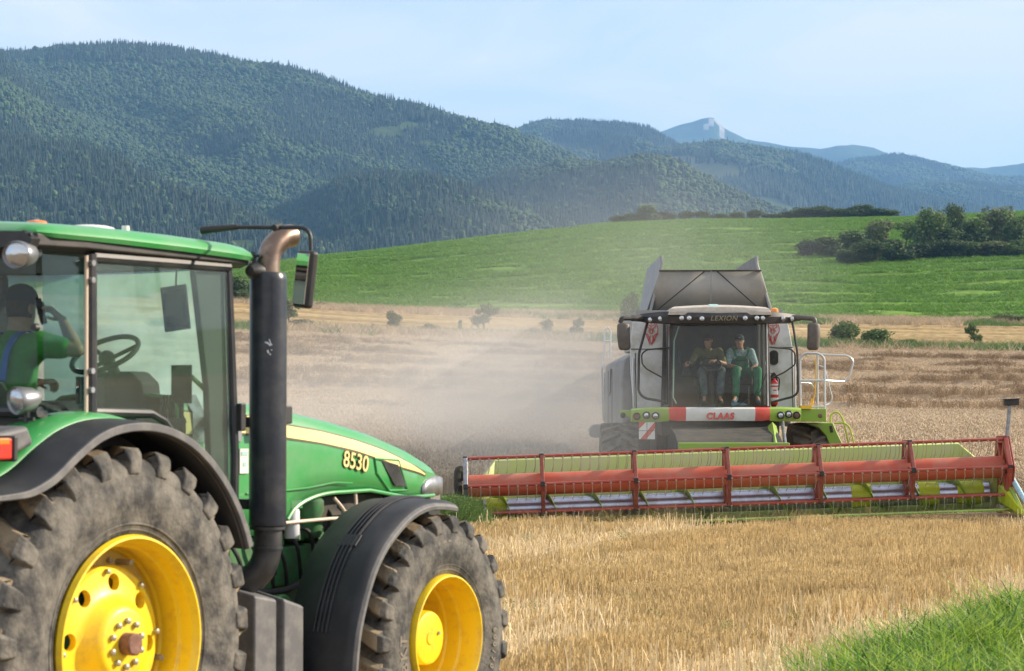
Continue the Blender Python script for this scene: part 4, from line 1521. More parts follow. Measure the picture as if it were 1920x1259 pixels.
def fender(s):
    L1, L2, L3 = [], [], []
    for p in LP:
        y, z = p.y, p.z
        d = Vector((y, z - .965)).normalized()
        rear = max(0, min(1, (-.25 - y) / .5))
        top = .040 + .02 * rear
        q = lambda x, h: (s * x, y + d.x * h, z + d.y * h)
        L1.append([q(1.262, 0), q(1.262, .016), q(1.235, .028), q(1.15, top), q(1.03, top + .008), q(.99, top + .006)])
        L2.append([q(1.0, top + .002), q(.96, top + .026), q(.88, top + .044), q(.78, top + .046), q(.62, top + .02), q(.50, top - .03)])
        L3.append([q(1.264, -.018), q(1.264, .026), q(1.215, .020), q(1.215, -.022)])
    return L1, L2, L3


for s in (1, -1):
    L1, L2, L3 = fender(s)
    mb = MB(); mb.loops(L1, cap=False, closed=False)
    f = mb.build('fender_extension', 'fender_plastic', trac, sharp=45)
    q = f.modifiers.new('thick', 'SOLIDIFY'); q.thickness = .022; q.offset = -1 if s > 0 else -1
    mb = MB(); mb.loops(L3)
    mb.build('fender_edge', 'fender_edge', trac, bevel=.006)
    mb = MB(); mb.loops([l for l, p in zip(L2, LP) if -.80 < p.y < .80], cap=False, closed=False)
    g = mb.build('fender', 'green_paint', trac, sharp=45)
    q = g.modifiers.new('thick', 'SOLIDIFY'); q.thickness = .02; q.offset = -1
for s in (1, -1):
    mb = MB()
    L_ = []
    for p in LP:
        d = Vector((p.y, p.z - .965)).normalized()
        L_.append([(s * x, p.y + d.x * h, p.z + d.y * h) for x, h in ((1.245, -.012), (1.0, .012), (.60, .0), (.45, -.10))])
    mb.loops(L_, cap=False, closed=False)
    q = mb.build('fender_liner', 'black_plastic', trac).modifiers.new('thick', 'SOLIDIFY'); q.thickness = .01
# grey corner cover with the tail lamp
mb = MB()
mb.loops([[(x, -.93, 1.86), (x, -.93, 1.99), (x, -.80, 2.06), (x, -.55, 2.10), (x, -.50, 2.0)] for x in (.62, .92, 1.02)])
mb.build('fender_corner', 'fender_edge', trac, bevel=.03, seg=3)
mb = MB()
mb.box((1.12, -.97, 1.99), (.27, .10, .105))
tl = mb.build('tail_lamp', 'red_lens', trac, bevel=.012)
mb = MB()
mb.box((1.14, -.985, 2.025), (.235, .085, .034)); mb.box((1.235, -.945, 2.01), (.035, .06, .06))
mb.build('indicator', 'orange_lens', tl, bevel=.008)
mb = MB()
mb.box((1.12, -.91, 1.99), (.29, .03, .125))
mb.build('lamp_housing', 'black_plastic', tl, bevel=.01)


def work_lamp(c, yaw, pitch, r, parent, w=1.0, shell='lamp_shell', bracket=(0, 0, -1)):
    """oval lamp: shell at the back, lens to local -y"""
    M = Matrix.Translation(c) @ Euler((pitch, 0, yaw)).to_matrix().to_4x4()
    mb = MB()
    mb.lathe([(.11, .001), (.105, r * .45), (.07, r * .78), (.0, r * .98), (-.025, r), (-.03, r * .97), (-.02, r * .90)], ax='y', seg=32)
    for v in mb.bm.verts: v.co = M @ Vector((v.co.x * w, v.co.y, v.co.z))
    o = mb.build('work_lamp', shell, parent)
    mb = MB()
    mb.lathe([(-.018, r * .92), (-.030, r * .7), (-.036, r * .4), (-.038, .001)], ax='y', seg=32)
    for k in range(-6, 7):
        x = k * r * .13
        h = math.sqrt(max(0, (r * .86) ** 2 - x * x))
        if h > .01: mb.tube([(x, -.034 + .02 * (abs(x) / r) ** 2, .02 * r), (x, -.034 + .02 * (abs(x) / r) ** 2 + .006, h)], .0016, 4)
    for v in mb.bm.verts: v.co = M @ Vector((v.co.x * w, v.co.y, v.co.z))
    mb.build('lens', 'lamp_glass', o)
    mb = MB()
    b = Vector(bracket)
    a = M @ Vector((0, .04, 0))
    mb.tube([a, a + b * (r + .05)], .014, 8)
    mb.tube([a + b * (r + .03) - Vector((.05, 0, 0)), a + b * (r + .03) + Vector((.05, 0, 0))], .010, 8)
    mb.build('bracket', 'black_metal', o)
    return o


work_lamp((.84, -.42, 2.225), R_(-18), R_(8), .072, trac, 1.18)
work_lamp((.855, -.45, 2.968), R_(4), R_(6), .072, trac, 1.22, bracket=(0, 0, 1))
work_lamp((-.855, -.45, 2.968), R_(4), R_(6), .072, trac, 1.22, bracket=(0, 0, 1))
work_lamp((.92, 1.52, 2.98), R_(180), R_(0), .062, trac, 1.1, shell='black_plastic', bracket=(-.2, 0, 1))

# --- cab
mb = MB()
for s in (1, -1):
    mb.tube([(s * .875, .085, 2.15), (s * .875, .075, 3.0)], .034, 10)          # door post
    mb.tube([(s * .875, 1.335, 1.40), (s * .872, 1.345, 1.9), (s * .865, 1.31, 2.6), (s * .86, 1.285, 3.0)], .026, 10)
    mb.tube([(s * .875, .09, 2.985), (s * .865, 1.285, 2.995)], .030, 8)
    mb.tube([(s * .875, .10, 2.165), (s * .875, .58, 2.155), (s * .875, .70, 2.11), (s * .875, .86, 1.95), (s * .875, .98, 1.70), (s * .875, 1.02, 1.40), (s * .875, 1.335, 1.40)], .022, 8)
mb.tube([(-.85, -.28, 2.165), (.85, -.28, 2.165)], .03, 8)
mb.tube([(-.85, -.30, 2.99), (.85, -.30, 2.99)], .03, 8)
mb.build('cab_frame', 'black_metal', trac)
mb = MB()
for s in (1, -1):
    mb.tube([(s * .885, .035, 2.16), (s * .885, .03, 2.99)], .011, 8)
mb.build('gasket', 'pipe_tan', trac)
mb = MB()
for z in (2.28, 2.38, 2.86, 2.95):
    mb.cyl((.905, .045, z), (.925, .045, z), .016, 12)
mb.build('hinge', 'steel_grey', trac)


def pane(name, outline, m, parent=None, axis='x', a=0.0, b=.006):
    mb = MB(); mb.prism(outline, axis, a, b)
    return mb.build(name, m, parent or trac)


door = [(.12, 2.17), (.59, 2.16), (.71, 2.10), (.87, 1.94), (.99, 1.69), (1.03, 1.41), (1.32, 1.41), (1.335, 1.9), (1.30, 2.6), (1.28, 2.98), (.11, 2.975)]
g = pane('door_glass', door, 'glass_door', a=.868, b=.873)
pane('door_glass', door, 'glass_far', a=-.873, b=-.868)
pane('corner_glass', [(-.26, 2.18), (.05, 2.18), (.05, 2.98), (-.29, 2.98)], 'glass_rear', a=.862, b=.867)
pane('corner_glass', [(-.26, 2.18), (.05, 2.18), (.05, 2.98), (-.29, 2.98)], 'glass_far', a=-.867, b=-.862)
mb = MB()
mb.loops([[(x, -.285, 2.18), (x, -.31, 2.98)] for x in (-.84, .84)], cap=False, closed=False)
mb.build('rear_window', 'glass_rear', trac)
mb = MB()
mb.loops([[(x, 1.29 + .30 * (1 - (x / .86) ** 2) + d, z) for z, d in ((1.6, .06), (2.3, .04), (3.0, 0))] for x in np.linspace(-.85, .85, 13)], cap=False, closed=False)
mb.build('windscreen', 'glass_far', trac)
mb = MB()
mb.cyl((.845, -.30, 2.60), (.845, -.33, 2.60), .020, 14)
mb.build('window_latch', 'black_plastic', trac)

# roof: green shell, dark underside with lamp recesses
mb = MB()
secs = []
for y, zt, dz, w in ((-.40, 3.105, .030, .80), (-.36, 3.135, .060, .88), (-.25, 3.150, .085, .92), (.2, 3.158, .095, .93), (.8, 3.155, .100, .93), (1.25, 3.145, .100, .925), (1.42, 3.130, .09, .915), (1.50, 3.105, .065, .89), (1.56, 3.075, .035, .82)):
    zb = zt - dz
    half = [(w, zb), (w + .012, zb + dz * .25), (w, zb + dz * .55), (w - .05, zb + dz * .85), (w - .14, zt), (w * .5, zt + .02), (0, zt + .028)]
    ring = half + [(-a, b) for a, b in half[-2::-1]]
    secs.append([(a, y, b) for a, b in ring])
mb.loops(secs)
mb.build('roof', 'green_paint', trac, sharp=40)
mb = MB()
secs = []
for y, w, z0, z1 in ((-.40, .80, 3.04, 3.085), (-.36, .895, 3.0, 3.085), (.0, .915, 3.005, 3.07), (1.25, .905, 3.0, 3.05), (1.45, .89, 3.0, 3.045), (1.53, .80, 3.015, 3.05)):
    secs.append([(w, y, z0 + .02), (w, y, z1), (-w, y, z1), (-w, y, z0 + .02), (-w + .06, y, z0), (w - .06, y, z0)])
mb.loops(secs)
mb.build('roof_underside', 'visor_black', trac, bevel=.01)
mb = MB()
for s in (1, -1):
    mb.loops([[(s * .40, y, 3.02), (s * .42, y, 3.085), (s * .60, y, 3.10), (s * .86, y, 3.09), (s * .915, y, 3.05), (s * .90, y, 3.01)] for y in (-.425, -.36)])
mb.build('lamp_recess', 'black_plastic', trac)
mb = MB()
mb.lathe([(3.13, .072), (3.165, .068), (3.188, .050), (3.197, .001)], (.52, .05, 0), 'z', 24)
mb.build('beacon', 'orange_lens', trac)
mb = MB()
mb.ball((.45, .55, 3.178), (.16, .14, .028), 20, 8)
mb.cyl((.55, .75, 3.16), (.55, .75, 3.21), .022, 10)
mb.build('antenna', 'white_plate', trac)
# mirror on its long arm
mb = MB()
mb.tube([(.80, 1.12, 3.20), (1.02, 1.17, 3.215)], [.024, .017], 10)
mb.tube(fillet([(1.0, 1.165, 3.213), (1.46, 1.26, 3.20), (1.46, 1.27, 2.93)], .07), .0115, 10)
mb.cyl((1.26, 1.19, 3.20), (1.26, 1.25, 3.215), .02, 10)
mb.ball((1.465, 1.27, 2.93), .024, 12, 8)
ma = mb.build('mirror_arm', 'black_plastic', trac)
MM = Matrix.Translation((1.425, 1.22, 2.91)) @ Euler((R_(-3), R_(6), R_(-20))).to_matrix().to_4x4()
mb = MB()
mb.box((0, .03, 0), (.15, .055, .325), M=MM)
ms = mb.build('mirror', 'black_plastic', trac, bevel=.022, seg=4)
mb = MB()
mb.box((0, -.0005, 0), (.118, .006, .285), M=MM)
mb.build('mirror_face', 'mirror_face', ms, bevel=.002)
mb = MB()
mb.tube([(.62, 1.12, 2.98), (.615, 1.12, 2.88)], .006, 6)
MM = Matrix.Translation((.61, 1.12, 2.76)) @ Euler((R_(-6), R_(-8), R_(22))).to_matrix().to_4x4()
mb.box((0, .012, 0), (.15, .03, .26), M=MM)
im = mb.build('interior_mirror', 'black_plastic', trac, bevel=.018, seg=3)
mb = MB()
mb.box((0, -.006, -.01), (.115, .005, .21), M=MM)
mb.build('mirror_face', 'mirror_face', im)

# interior: floor, walls of the lower cab, dash, wheel, seat, consoles
mb = MB()
mb.box((0, .65, 1.42), (1.66, 1.45, .06))
mb.box((0, -.22, 1.80), (1.66, .06, .75))
for s in (1, -1): mb.box((s * .72, .15, 1.85), (.26, .7, .60))
mb.box((0, .6, 3.015), (1.7, 1.7, .03))
mb.build('cab_floor', 'liner', trac, bevel=.02)
mb = MB()
mb.loops([[(w, 1.30 + d, z), (-w, 1.30 + d, z), (-w, 1.48 + d, z), (w, 1.48 + d, z)] for w, z, d in ((.30, 1.45, .0), (.26, 2.0, .0), (.24, 2.33, -.03), (.17, 2.40, -.05))])
mb.tube([(.05, 1.40, 2.2), (.05, 1.20, 2.47)], .035, 12)
mb.build('dashboard', 'liner', trac, bevel=.02)
mb = MB()
SWM = Matrix.Translation((.05, 1.17, 2.50)) @ Euler((R_(32), 0, 0)).to_matrix().to_4x4()
mb.tube([SWM @ Vector((math.cos(a) * .205, math.sin(a) * .205, 0)) for a in np.linspace(0, 2 * PI, 40)[:-1]], .016, 10, closed=True)
for a in (.5, 2.64, 4.71): mb.tube([SWM @ Vector((0, 0, -.04)), SWM @ Vector((math.cos(a) * .2, math.sin(a) * .2, 0))], .013, 8)
mb.ball(SWM @ Vector((0, 0, -.03)), .05, 14, 10)
mb.build('steering_wheel', 'black_plastic', trac)
mb = MB()
mb.loops([[(.14 + w * math.cos(a), y + .06 + .03 * math.sin(a), z) for a in np.linspace(0, 2 * PI, 20)[:-1]] for w, y, z in ((.20, .02, 2.00), (.24, .0, 2.08), (.245, -.03, 2.18), (.235, -.045, 2.26), (.19, -.055, 2.32), (.10, -.06, 2.345))])
st = mb.build('seat_back', 'seat_cloth', trac, bevel=.0, sharp=60)
mb = MB()
mb.box((.16, .38, 1.97), (.50, .50, .13))
mb.box((.16, .35, 1.70), (.38, .38, .45))
mb.build('seat', 'seat_cloth', trac, bevel=.04, seg=3)
mb = MB()
mb.box((.54, .36, 2.12), (.16, .50, .10)); mb.box((.58, .42, 2.28), (.03, .20, .15)); mb.cyl((.48, .5, 2.15), (.48, .53, 2.30), .018); mb.ball((.48, .53, 2.31), .033)
mb.box((.60, .9, 1.95), (.14, .5, .35)); mb.box((.66, 1.12, 2.32), (.12, .04, .22)); mb.cyl((.66, 1.12, 2.0), (.66, 1.12, 2.25), .014)
for k in range(4): mb.tube(spline([(.62 + .03 * k, .95 + .05 * k, 2.1), (.63, 1.0 + .03 * k, 2.25), (.60 + .02 * k, 1.05, 2.20), (.6, 1.15, 2.02)], 6), .006, 6)
mb.build('console', 'black_plastic', trac, bevel=.012)
mb = MB()
mb.tube(fillet([(.80, 1.22, 1.65), (.81, 1.21, 2.25), (.79, 1.05, 2.36)], .12), .014, 8)
mb.build('grab_handle', 'green_cast', trac)
mb = MB()
for s in (1, -1):
    mb.prism([(1.00, 2.98), (1.27, 2.98), (1.32, 2.2), (1.33, 1.65), (1.17, 1.65), (1.13, 2.3)], 'x', s * .80, s * .845)
mb.build('muffler_shade_strip', 'liner', trac, bevel=.01)  # added dark strips, standing in for the shaded muffler seen through the glass
mb = MB()
mb.ball((.79, 1.18, 1.62), .05); mb.build('fluid_bottle', 'bottle_blue', trac)
mb = MB()
mb.ball((.80, 1.22, 1.72), .02); mb.ball((.84, 1.3, 1.78), .012); mb.build('lever_knob', 'orange_lens', trac)
mb = MB()
mb.box((.34, -.12, 2.83), (.16, .05, .17)); mb.build('speaker', 'black_plastic', trac, bevel=.05, seg=4)

# --- front fenders (both sides)
fp = [(3.20, 1.555), (3.08, 1.57), (2.94, 1.578), (2.80, 1.565), (2.66, 1.525), (2.52, 1.455), (2.36, 1.345), (2.23, 1.20), (2.13, 1.02), (2.06, .83), (2.03, .66), (2.02, .56)]
FP = spline([(0, a, b) for a, b in fp], 4)


def ffend(s, x0, x1, off, lipd):
    out = []
    for i, p in enumerate(FP):
        t = (FP[min(i + 1, len(FP) - 1)] - FP[max(i - 1, 0)]).normalized()
        d = Vector((0, t.z, -t.y))
        if d.z < 0 and i < 10: d = -d
        d = Vector((0, -abs(d.y) if d.y < 0 or True else d.y, abs(d.z)))
        q = lambda x, h: (s * x, p.y + d.y * h, p.z + d.z * h)
        out.append([q(x0, -lipd * .5), q(x0, 0), q(x0 + .05, off * .7), q((x0 + x1) / 2, off), q(x1 - .07, off * .8), q(x1 - .02, .01), q(x1, -.02)])
    return out


for s in (1, -1):
    mb = MB(); mb.loops(ffend(s, .74, 1.25, .035, .05), cap=False, closed=False)
    f = mb.build('front_fender', 'fender_plastic', trac, sharp=40)
    q = f.modifiers.new('thick', 'SOLIDIFY'); q.thickness = .016
    L_ = []
    for i, p in enumerate(FP):
        t = (FP[min(i + 1, len(FP) - 1)] - FP[max(i - 1, 0)]).normalized()
        d = Vector((0, -abs(t.z), abs(t.y)))
        q2 = lambda x, h: (s * x, p.y + d.y * h, p.z + d.z * h)
        L_.append([q2(1.252, -.040), q2(1.256, -.012), q2(1.236, .006), q2(1.212, -.002), q2(1.215, -.036)])
    mb = MB(); mb.loops(L_)
    mb.build('fender_edge', 'fender_edge', f, bevel=.006)
    mb = MB()
    for dx in (-.045, -.015, .015, .045):
        ln = []
        for i, p in enumerate(FP):
            if p.y > 3.12 or (p.z < .80): continue
            t = (FP[min(i + 1, len(FP) - 1)] - FP[max(i - 1, 0)]).normalized()
            ln.append(Vector((s * (1.0 + dx), p.y - abs(t.z) * .040, p.z + abs(t.y) * .040)))
        mb.tube(ln, .0085, 6)
    mb.build('fender_rib', 'fender_plastic', f)
    i = min(range(len(FP)), key=lambda k: abs(FP[k].z - 1.36))
    p = FP[i]; t = (FP[i + 1] - FP[i - 1]).normalized()
    ang_ = math.atan2(abs(t.z), abs(t.y))
    mb = MB(); mb.box((s * 1.0, p.y - abs(t.z) * .036, p.z + abs(t.y) * .036), (.14, .10, .014), (ang_, 0, 0))
    mb.build('fender_badge', 'fender_plastic', f, bevel=.008, seg=3)
    mb = MB(); mb.tube([(s * .60, 3.0, .9), (s * .64, 2.7, 1.45), (s * .85, 2.65, 1.50)], .03, 8)
    mb.build('fender_bracket', 'black_metal', f)

# ------------------------------------------------------------------ combine harvester (local: x to its left hand = right in view, -y is its front)
CX, CY = 3.8, 42.0
comb = thing('combine_harvester', 'dusty grey and lime combine harvester driving head on with its wide red reel lowered', 'combine', (CX, CY, 0))


def cp(u, v, dy=0.0):
    p = at(u, v, CY + dy)
    return Vector((p.x - CX, dy, p.z))


def poly_y(name, px, dy, m, thick=.03, parent=None, bevel=0.0):
    """flat plate facing the front with the outline given as (u, v)"""
    P = [cp(u, v, dy) for u, v in px]
    mb = MB()
    mb.prism([(p.x, p.z) for p in P], 'y', dy, dy + thick)
    return mb.build(name, m, parent or comb, bevel=bevel)


def pole(name, px, dy, r, m, parent=None, fil=0.0, closed=False, seg=8):
    P = [cp(p[0], p[1], p[2] if len(p) > 2 else dy) for p in px]
    if fil: P = fillet(P, fil, closed=closed)
    mb = MB()
    mb.tube(P, r, seg, closed=closed)
    return mb.build(name, m, parent or comb)


# main body behind the cab
mb = MB()
mb.loops([[(-1.50, y, 1.9), (-1.62 - b, y, 1.75), (-1.66 - b, y, 2.6), (-1.60 - b, y, 3.10), (-1.40, y, 3.25), (1.40, y, 3.25), (1.66 + b, y, 3.10), (1.72 + b, y, 2.6), (1.68 + b, y, 1.75), (1.5, y, 1.9)] for y, b in ((2.0, 0), (3.2, .06), (6.0, .10), (8.4, .08), (8.7, 0))])
mb.build('body', 'body_grey', comb, bevel=.04)
mb = MB()
for y in (3.6, 5.4, 7.2): mb.box((-1.765, y, 2.35), (.012, .03, 1.15)); mb.box((1.825, y, 2.35), (.012, .03, 1.15))
mb.tube([(-1.76, 4.2, 2.95), (-1.775, 4.2, 2.45), (-1.775, 4.5, 2.40)], .012, 6)
mb.build('panel_seam', 'dark_under', comb)
# white front corner panels beside the cab
lp = poly_y('side_panel', [(1186, 604), (1247, 604), (1247, 767), (1188, 767), (1182, 700), (1181, 655)], 1.86, 'panel_white', .05, bevel=.015)
rp = poly_y('side_panel', [(1430, 604), (1477, 604), (1484, 640), (1488, 665), (1490, 768), (1430, 768)], 1.80, 'panel_white', .05, bevel=.015)
for p_, u0, u1, v0, dy in ((lp, 1183, 1246, 655, 1.85), (rp, 1441, 1487, 652, 1.79)):
    pole('panel_seam', [(u0, v0), (u1, v0)], dy, .008, 'dark_under', p_, seg=6)
pole('panel_seam', [(1191, 662), (1193, 766)], 1.85, .009, 'dark_under', lp, seg=6)
pole('panel_seam', [(1485, 655), (1487, 766)], 1.79, .009, 'dark_under', rp, seg=6)
pole('panel_strip', [(1187, 672), (1188, 766)], 1.85, .02, 'rail_silver', lp)
mb = MB()
c = cp(1451, 671, 1.77)
mb.prism([(c.x + .085 * max(-1, min(1, math.cos(a) * 1.3)), c.z + .145 * math.sin(a)) for a in np.linspace(0, 2 * PI, 29)[:-1]], 'y', 1.765, 1.80)
mb.build('porthole', 'dark_under', rp)
# red line drawing of curling flames on both panels
for p_, cu, dy, flip in ((lp, 1221, 1.85, 1), (rp, 1449, 1.79, -1)):
    mb = MB()
    strokes = [[(-9, 604), (-13, 618), (-9, 630), (-3, 646)], [(9, 604), (13, 618), (9, 630), (1, 647)], [(-6, 606), (-8, 613), (-3, 617), (-6, 622)], [(6, 606), (8, 613), (3, 617), (6, 622)],
               [(0, 606), (-1, 618), (-3, 623), (0, 626), (3, 623), (1, 618)], [(-9, 626), (-5, 632), (-5, 640)], [(9, 626), (5, 632), (4, 642)], [(-2, 630), (-3, 637), (0, 645)], [(3, 629), (3, 637), (0, 646)],
               [(14, 626), (9, 631), (6, 640)], [(-5, 610), (-2, 611)], [(5, 610), (2, 611)]]
    for s_ in strokes:
        P = [cp(cu + flip * a * .95, b, dy - .004) for a, b in s_]
        mb.tube(spline(P, 5), .0075, 5)
    mb.build('emblem', 'emblem_red', p_)

# grain tank with its raised folding sheets
A_, B_ = cp(1236, 508, 2.05), cp(1427, 508, 2.05)
C_, D__ = cp(1449, 584, 2.6), cp(1212, 584, 2.6)
M1, M2 = cp(1322, 508, 2.50), cp(1343, 508, 2.50)
mb = MB()
bl, br = cp(1232, 582, 2.42), cp(1424, 580, 2.42)
for f in ((A_, M1, bl, D__), (M1, M2, br, bl), (M2, B_, C_, br)): mb.face([mb.v(p) for p in f])
gt = mb.build('grain_tank', 'tank_sheet', comb, sharp=5)
q = gt.modifiers.new('thick', 'SOLIDIFY'); q.thickness = .03
mb = MB()
q = Vector((0, -.035, 0)); mb.tube([M1 + q, bl + q], .011, 6); mb.tube([M2 + q, br + q], .011, 6); mb.tube([A_ + q, M1 + q, M2 + q, B_ + q], .016, 6)
for p, r_ in ((M1, bl), (M2, br)):
    for k in range(4): mb.ball(p + (r_ - p) * (.05 + .05 * k) + Vector((0, -.02, 0)), .016, 8, 6)
mb.build('fold_hinge', 'dark_under', gt)
mb = MB()
mb.box((.14, 2.30, 4.55), (.02, .012, .62), (R_(8), 0, 0))
mb.build('seam', 'tank_flap', gt)
for x0, x1 in ((-1.05, -.80), (1.32, 1.02)):
    s = 1 if x0 > 0 else -1
    mb = MB()
    mb.loops([[(x0, 2.3, 3.98), (x1, 2.3, 5.00), (x1 + s * .012, 2.35, 5.16), (x1 + s * .02, 6.5, 5.16), (x0, 6.5, 3.98)], [(x0 + s * .05, 2.3, 3.98), (x1 + s * .05, 2.3, 5.00), (x1 + s * .06, 2.35, 5.16), (x1 + s * .07, 6.5, 5.16), (x0 + s * .05, 6.5, 3.98)]])
    f = mb.build('tank_flap', 'tank_flap', gt, bevel=.01)
mb = MB()
mb.loops([[(-.8, 6.4, 5.0), (1.02, 6.4, 5.0), (1.3, 6.6, 4.0), (-1.05, 6.6, 4.0)], [(-.8, 6.44, 5.0), (1.02, 6.44, 5.0), (1.3, 6.64, 4.0), (-1.05, 6.64, 4.0)]])
mb.box((.1, 4.5, 3.7), (2.9, 4.6, .75))
mb.build('tank_wall', 'tank_sheet', gt)

# cab: frame, glass, floor, seats, steering column
ZB, ZT = 2.16, 3.78
xl, xr = cp(1257, 760).x, cp(1440, 760).x
mb = MB()
for x, s in ((xl, -1), (xr, 1)):
    mb.tube([(x, -.06, ZB), (x + .0 * s, -.10, 2.7), (x - .03 * s, -.02, ZT)], .040, 8)
    mb.tube([(x - .01, 1.66, ZB), (x - .03 * s, 1.62, ZT)], .06, 8)
    mb.tube([(x, .0, ZB), (x, 1.66, ZB)], .05, 8)
    mb.tube([(x, .85, ZB), (x - .02 * s, .85, ZT)], .03, 8)
mb.box(((xl + xr) / 2, 1.70, 2.95), (xr - xl, .06, 1.65))
mb.box(((xl + xr) / 2, .85, ZB - .05), (xr - xl + .06, 1.75, .10))
mb.box(((xl + xr) / 2, .85, ZT + .04), (xr - xl, 1.75, .06))
mb.build('cab_frame', 'visor_black', comb, bevel=.012)
mb = MB()
mb.loops([[(xl + (xr - xl) * t, -.10 - .16 * math.sin(PI * t) + .06 * k, z) for k, z in ((0, ZB), (-.4, 2.75), (1.0, ZT))] for t in np.linspace(0.01, .99, 13)], cap=False, closed=False)
mb.build('windscreen', 'glass_combine', comb)
for x in (xl - .0, xr + .0):
    mb = MB(); mb.loops([[(x, y, ZB), (x, y, ZT)] for y in (.0, 1.62)], cap=False, closed=False)
    mb.build('side_glass', 'glass_combine', comb)
pole('wiper', [(1380, 762, -.28), (1425, 735, -.26), (1437, 700, -.2)], 0, .010, 'black_plastic')
pole('edge_trim', [(1438, 604), (1440, 762)], -.16, .012, 'panel_white')
pole('grab_rail', [(1273, 612, .1), (1264, 640, .1), (1262, 745, .1), (1268, 757, .1)], .1, .013, 'decal_teal')
mb = MB()
mb.tube([(.0, .42, ZB), (-.02, .62, 2.86)], .05, 10)
SW = Matrix.Translation((-.02, .62, 2.97)) @ Euler((R_(38), 0, 0)).to_matrix().to_4x4()
mb.tube([SW @ Vector((math.cos(a) * .20, math.sin(a) * .20, 0)) for a in np.linspace(0, 2 * PI, 28)[:-1]], .018, 8, closed=True)
mb.tube([SW @ Vector((-.19, 0, 0)), SW @ Vector((.19, 0, 0))], .018, 6); mb.tube([SW @ Vector((0, -.19, 0)), SW @ Vector((0, 0, -.1))], .025, 6)
mb.build('steering_column', 'black_plastic', comb)
mb = MB()
for x, w in ((-.03, .52), (.60, .42)):
    mb.box((x, 1.10, 2.66), (w, .50, .16)); mb.box((x, 1.38, 3.0), (w * .92, .14, .66), (R_(-8), 0, 0)); mb.box((x, 1.1, 2.4), (w * .7, .4, .45))
mb.build('seat', 'dark_cloth', comb, bevel=.04, seg=3)
mb = MB()
mb.box((-.45, .95, 2.80), (.18, .55, .10)); mb.box((-.48, .70, 2.92), (.14, .10, .16)); mb.cyl((-.44, .68, 2.85), (-.44, .64, 2.98), .02); mb.ball((-.44, .64, 2.99), .035)
mb.box((-.60, .75, 3.1), (.05, .20, .26))
mb.build('armrest_console', 'black_plastic', comb, bevel=.02)

# roof cap, dark visor with lamps
mb = MB()
xa, xb = cp(1250, 585).x, cp(1444, 585).x
for_ = []
for y, i, z in ((-.34, .03, 3.93), (-.30, .05, 3.995), (-.15, .10, 4.03), (.3, .16, 4.06), (1.2, .14, 4.06), (1.75, .05, 3.98)):
    for_.append([(xa + i * 0, y, 3.88)] + [(xa + i + (xb - xa - 2 * i) * t, y, z + .035 * math.sin(PI * t)) for t in np.linspace(0, 1, 9)] + [(xb - i * 0, y, 3.88)])
mb.loops(for_)
roof = mb.build('roof', 'roof_beige', comb, bevel=.01, sharp=50)
mb = MB()
q = cp(1341, 583, -.36)
mb.loops([[(q.x - .13, -.34, 3.94), (q.x + .13, -.34, 3.94), (q.x + .09, -.24, 4.05), (q.x - .09, -.24, 4.05)], [(q.x - .13, .1, 3.94), (q.x + .13, .1, 3.94), (q.x + .09, .1, 4.10), (q.x - .09, .1, 4.10)]])
mb.build('roof_hatch', 'decal_teal', roof, bevel=.01)
mb = MB()
sec = []
for u, vt, vb, dy in ((1200, 590, 602, .30), (1215, 588, 605, .10), (1235, 586, 606, -.05), (1252, 585, 607, -.20), (1290, 587, 607, -.36), (1345, 588, 607, -.40), (1400, 587, 607, -.36), (1444, 585, 607, -.20), (1465, 587, 606, -.05), (1480, 589, 606, .10), (1492, 591, 604, .30)):
    a, b = cp(u, vt, dy), cp(u, vb, dy)
    sec.append([(a.x, dy + .02, a.z + .01), (a.x, dy - .03, (a.z + b.z) / 2 + .02), (b.x, dy, b.z), (b.x, dy + .35, b.z), (a.x, dy + .35, a.z)])
mb.loops(sec)
vis = mb.build('visor', 'visor_black', comb, bevel=.01, sharp=50)
for u, v, dy in ((1219, 600, .06), (1238, 598, -.08), (1278, 597, -.36), (1292, 597, -.38), (1316, 598, -.42), (1397, 597, -.40), (1419, 597, -.36), (1430, 597, -.31), (1468, 597, -.06), (1485, 598, .08)):
    c = cp(u, v, dy)
    mb = MB()
    mb.lathe([(-.02, .001), (-.018, .030), (-.005, .044), (.03, .048), (.05, .03)], (c.x, dy - .02, c.z), 'y', 16)
    mb.build('work_light', 'lamp_glass', vis)
c = cp(1357, 597.5, -.42)
place_text('model_lettering', 'LEXION', .13, basis((c.x, -.428, c.z), (1, 0, 0), (0, 0, 1)), 'letter_gold', vis, depth=.006, shear=.25, space=1.12)
mb = MB()
c = cp(1452, 585, .2)
mb.lathe([(c.z - .06, .001), (c.z - .06, .075), (c.z, .078), (c.z + .055, .068), (c.z + .075, .03), (c.z + .078, .001)], (c.x, .2, 0), 'z', 20)
mb.build('beacon', 'amber', roof)
# mirrors on arms
for pts, mc, sgn in (([(1204, 597, .2), (1180, 597, .0), (1166, 597, -.1), (1163, 606, -.1)], (1171, 631), -1), ([(1487, 597, .2), (1505, 596, .0), (1527, 598, -.1), (1528, 606, -.1)], (1524, 631), 1)):
    P = [cp(*p) for p in pts]
    mb = MB(); mb.tube(fillet(P, .06), [.06, .055] + [.045] * (len(fillet(P, .06)) - 2), 10)
    arm = mb.build('mirror_arm', 'mirror_shell' if sgn > 0 else 'visor_black', comb)
    c = cp(mc[0], mc[1], -.1)
    mb = MB()
    mb.loops([[(c.x + sgn * .02 + w * .120 * math.cos(a) - sgn * .02 * (z < 0), -.1 + .09 * w * math.sin(a), c.z + z) for a in np.linspace(0, 2 * PI, 21)[:-1]] for z, w in ((-.26, .5), (-.245, .8), (-.20, .97), (0, 1.02), (.20, 1.0), (.235, .85), (.25, .5))])
    mb.build('mirror', 'mirror_shell', arm, sharp=60)
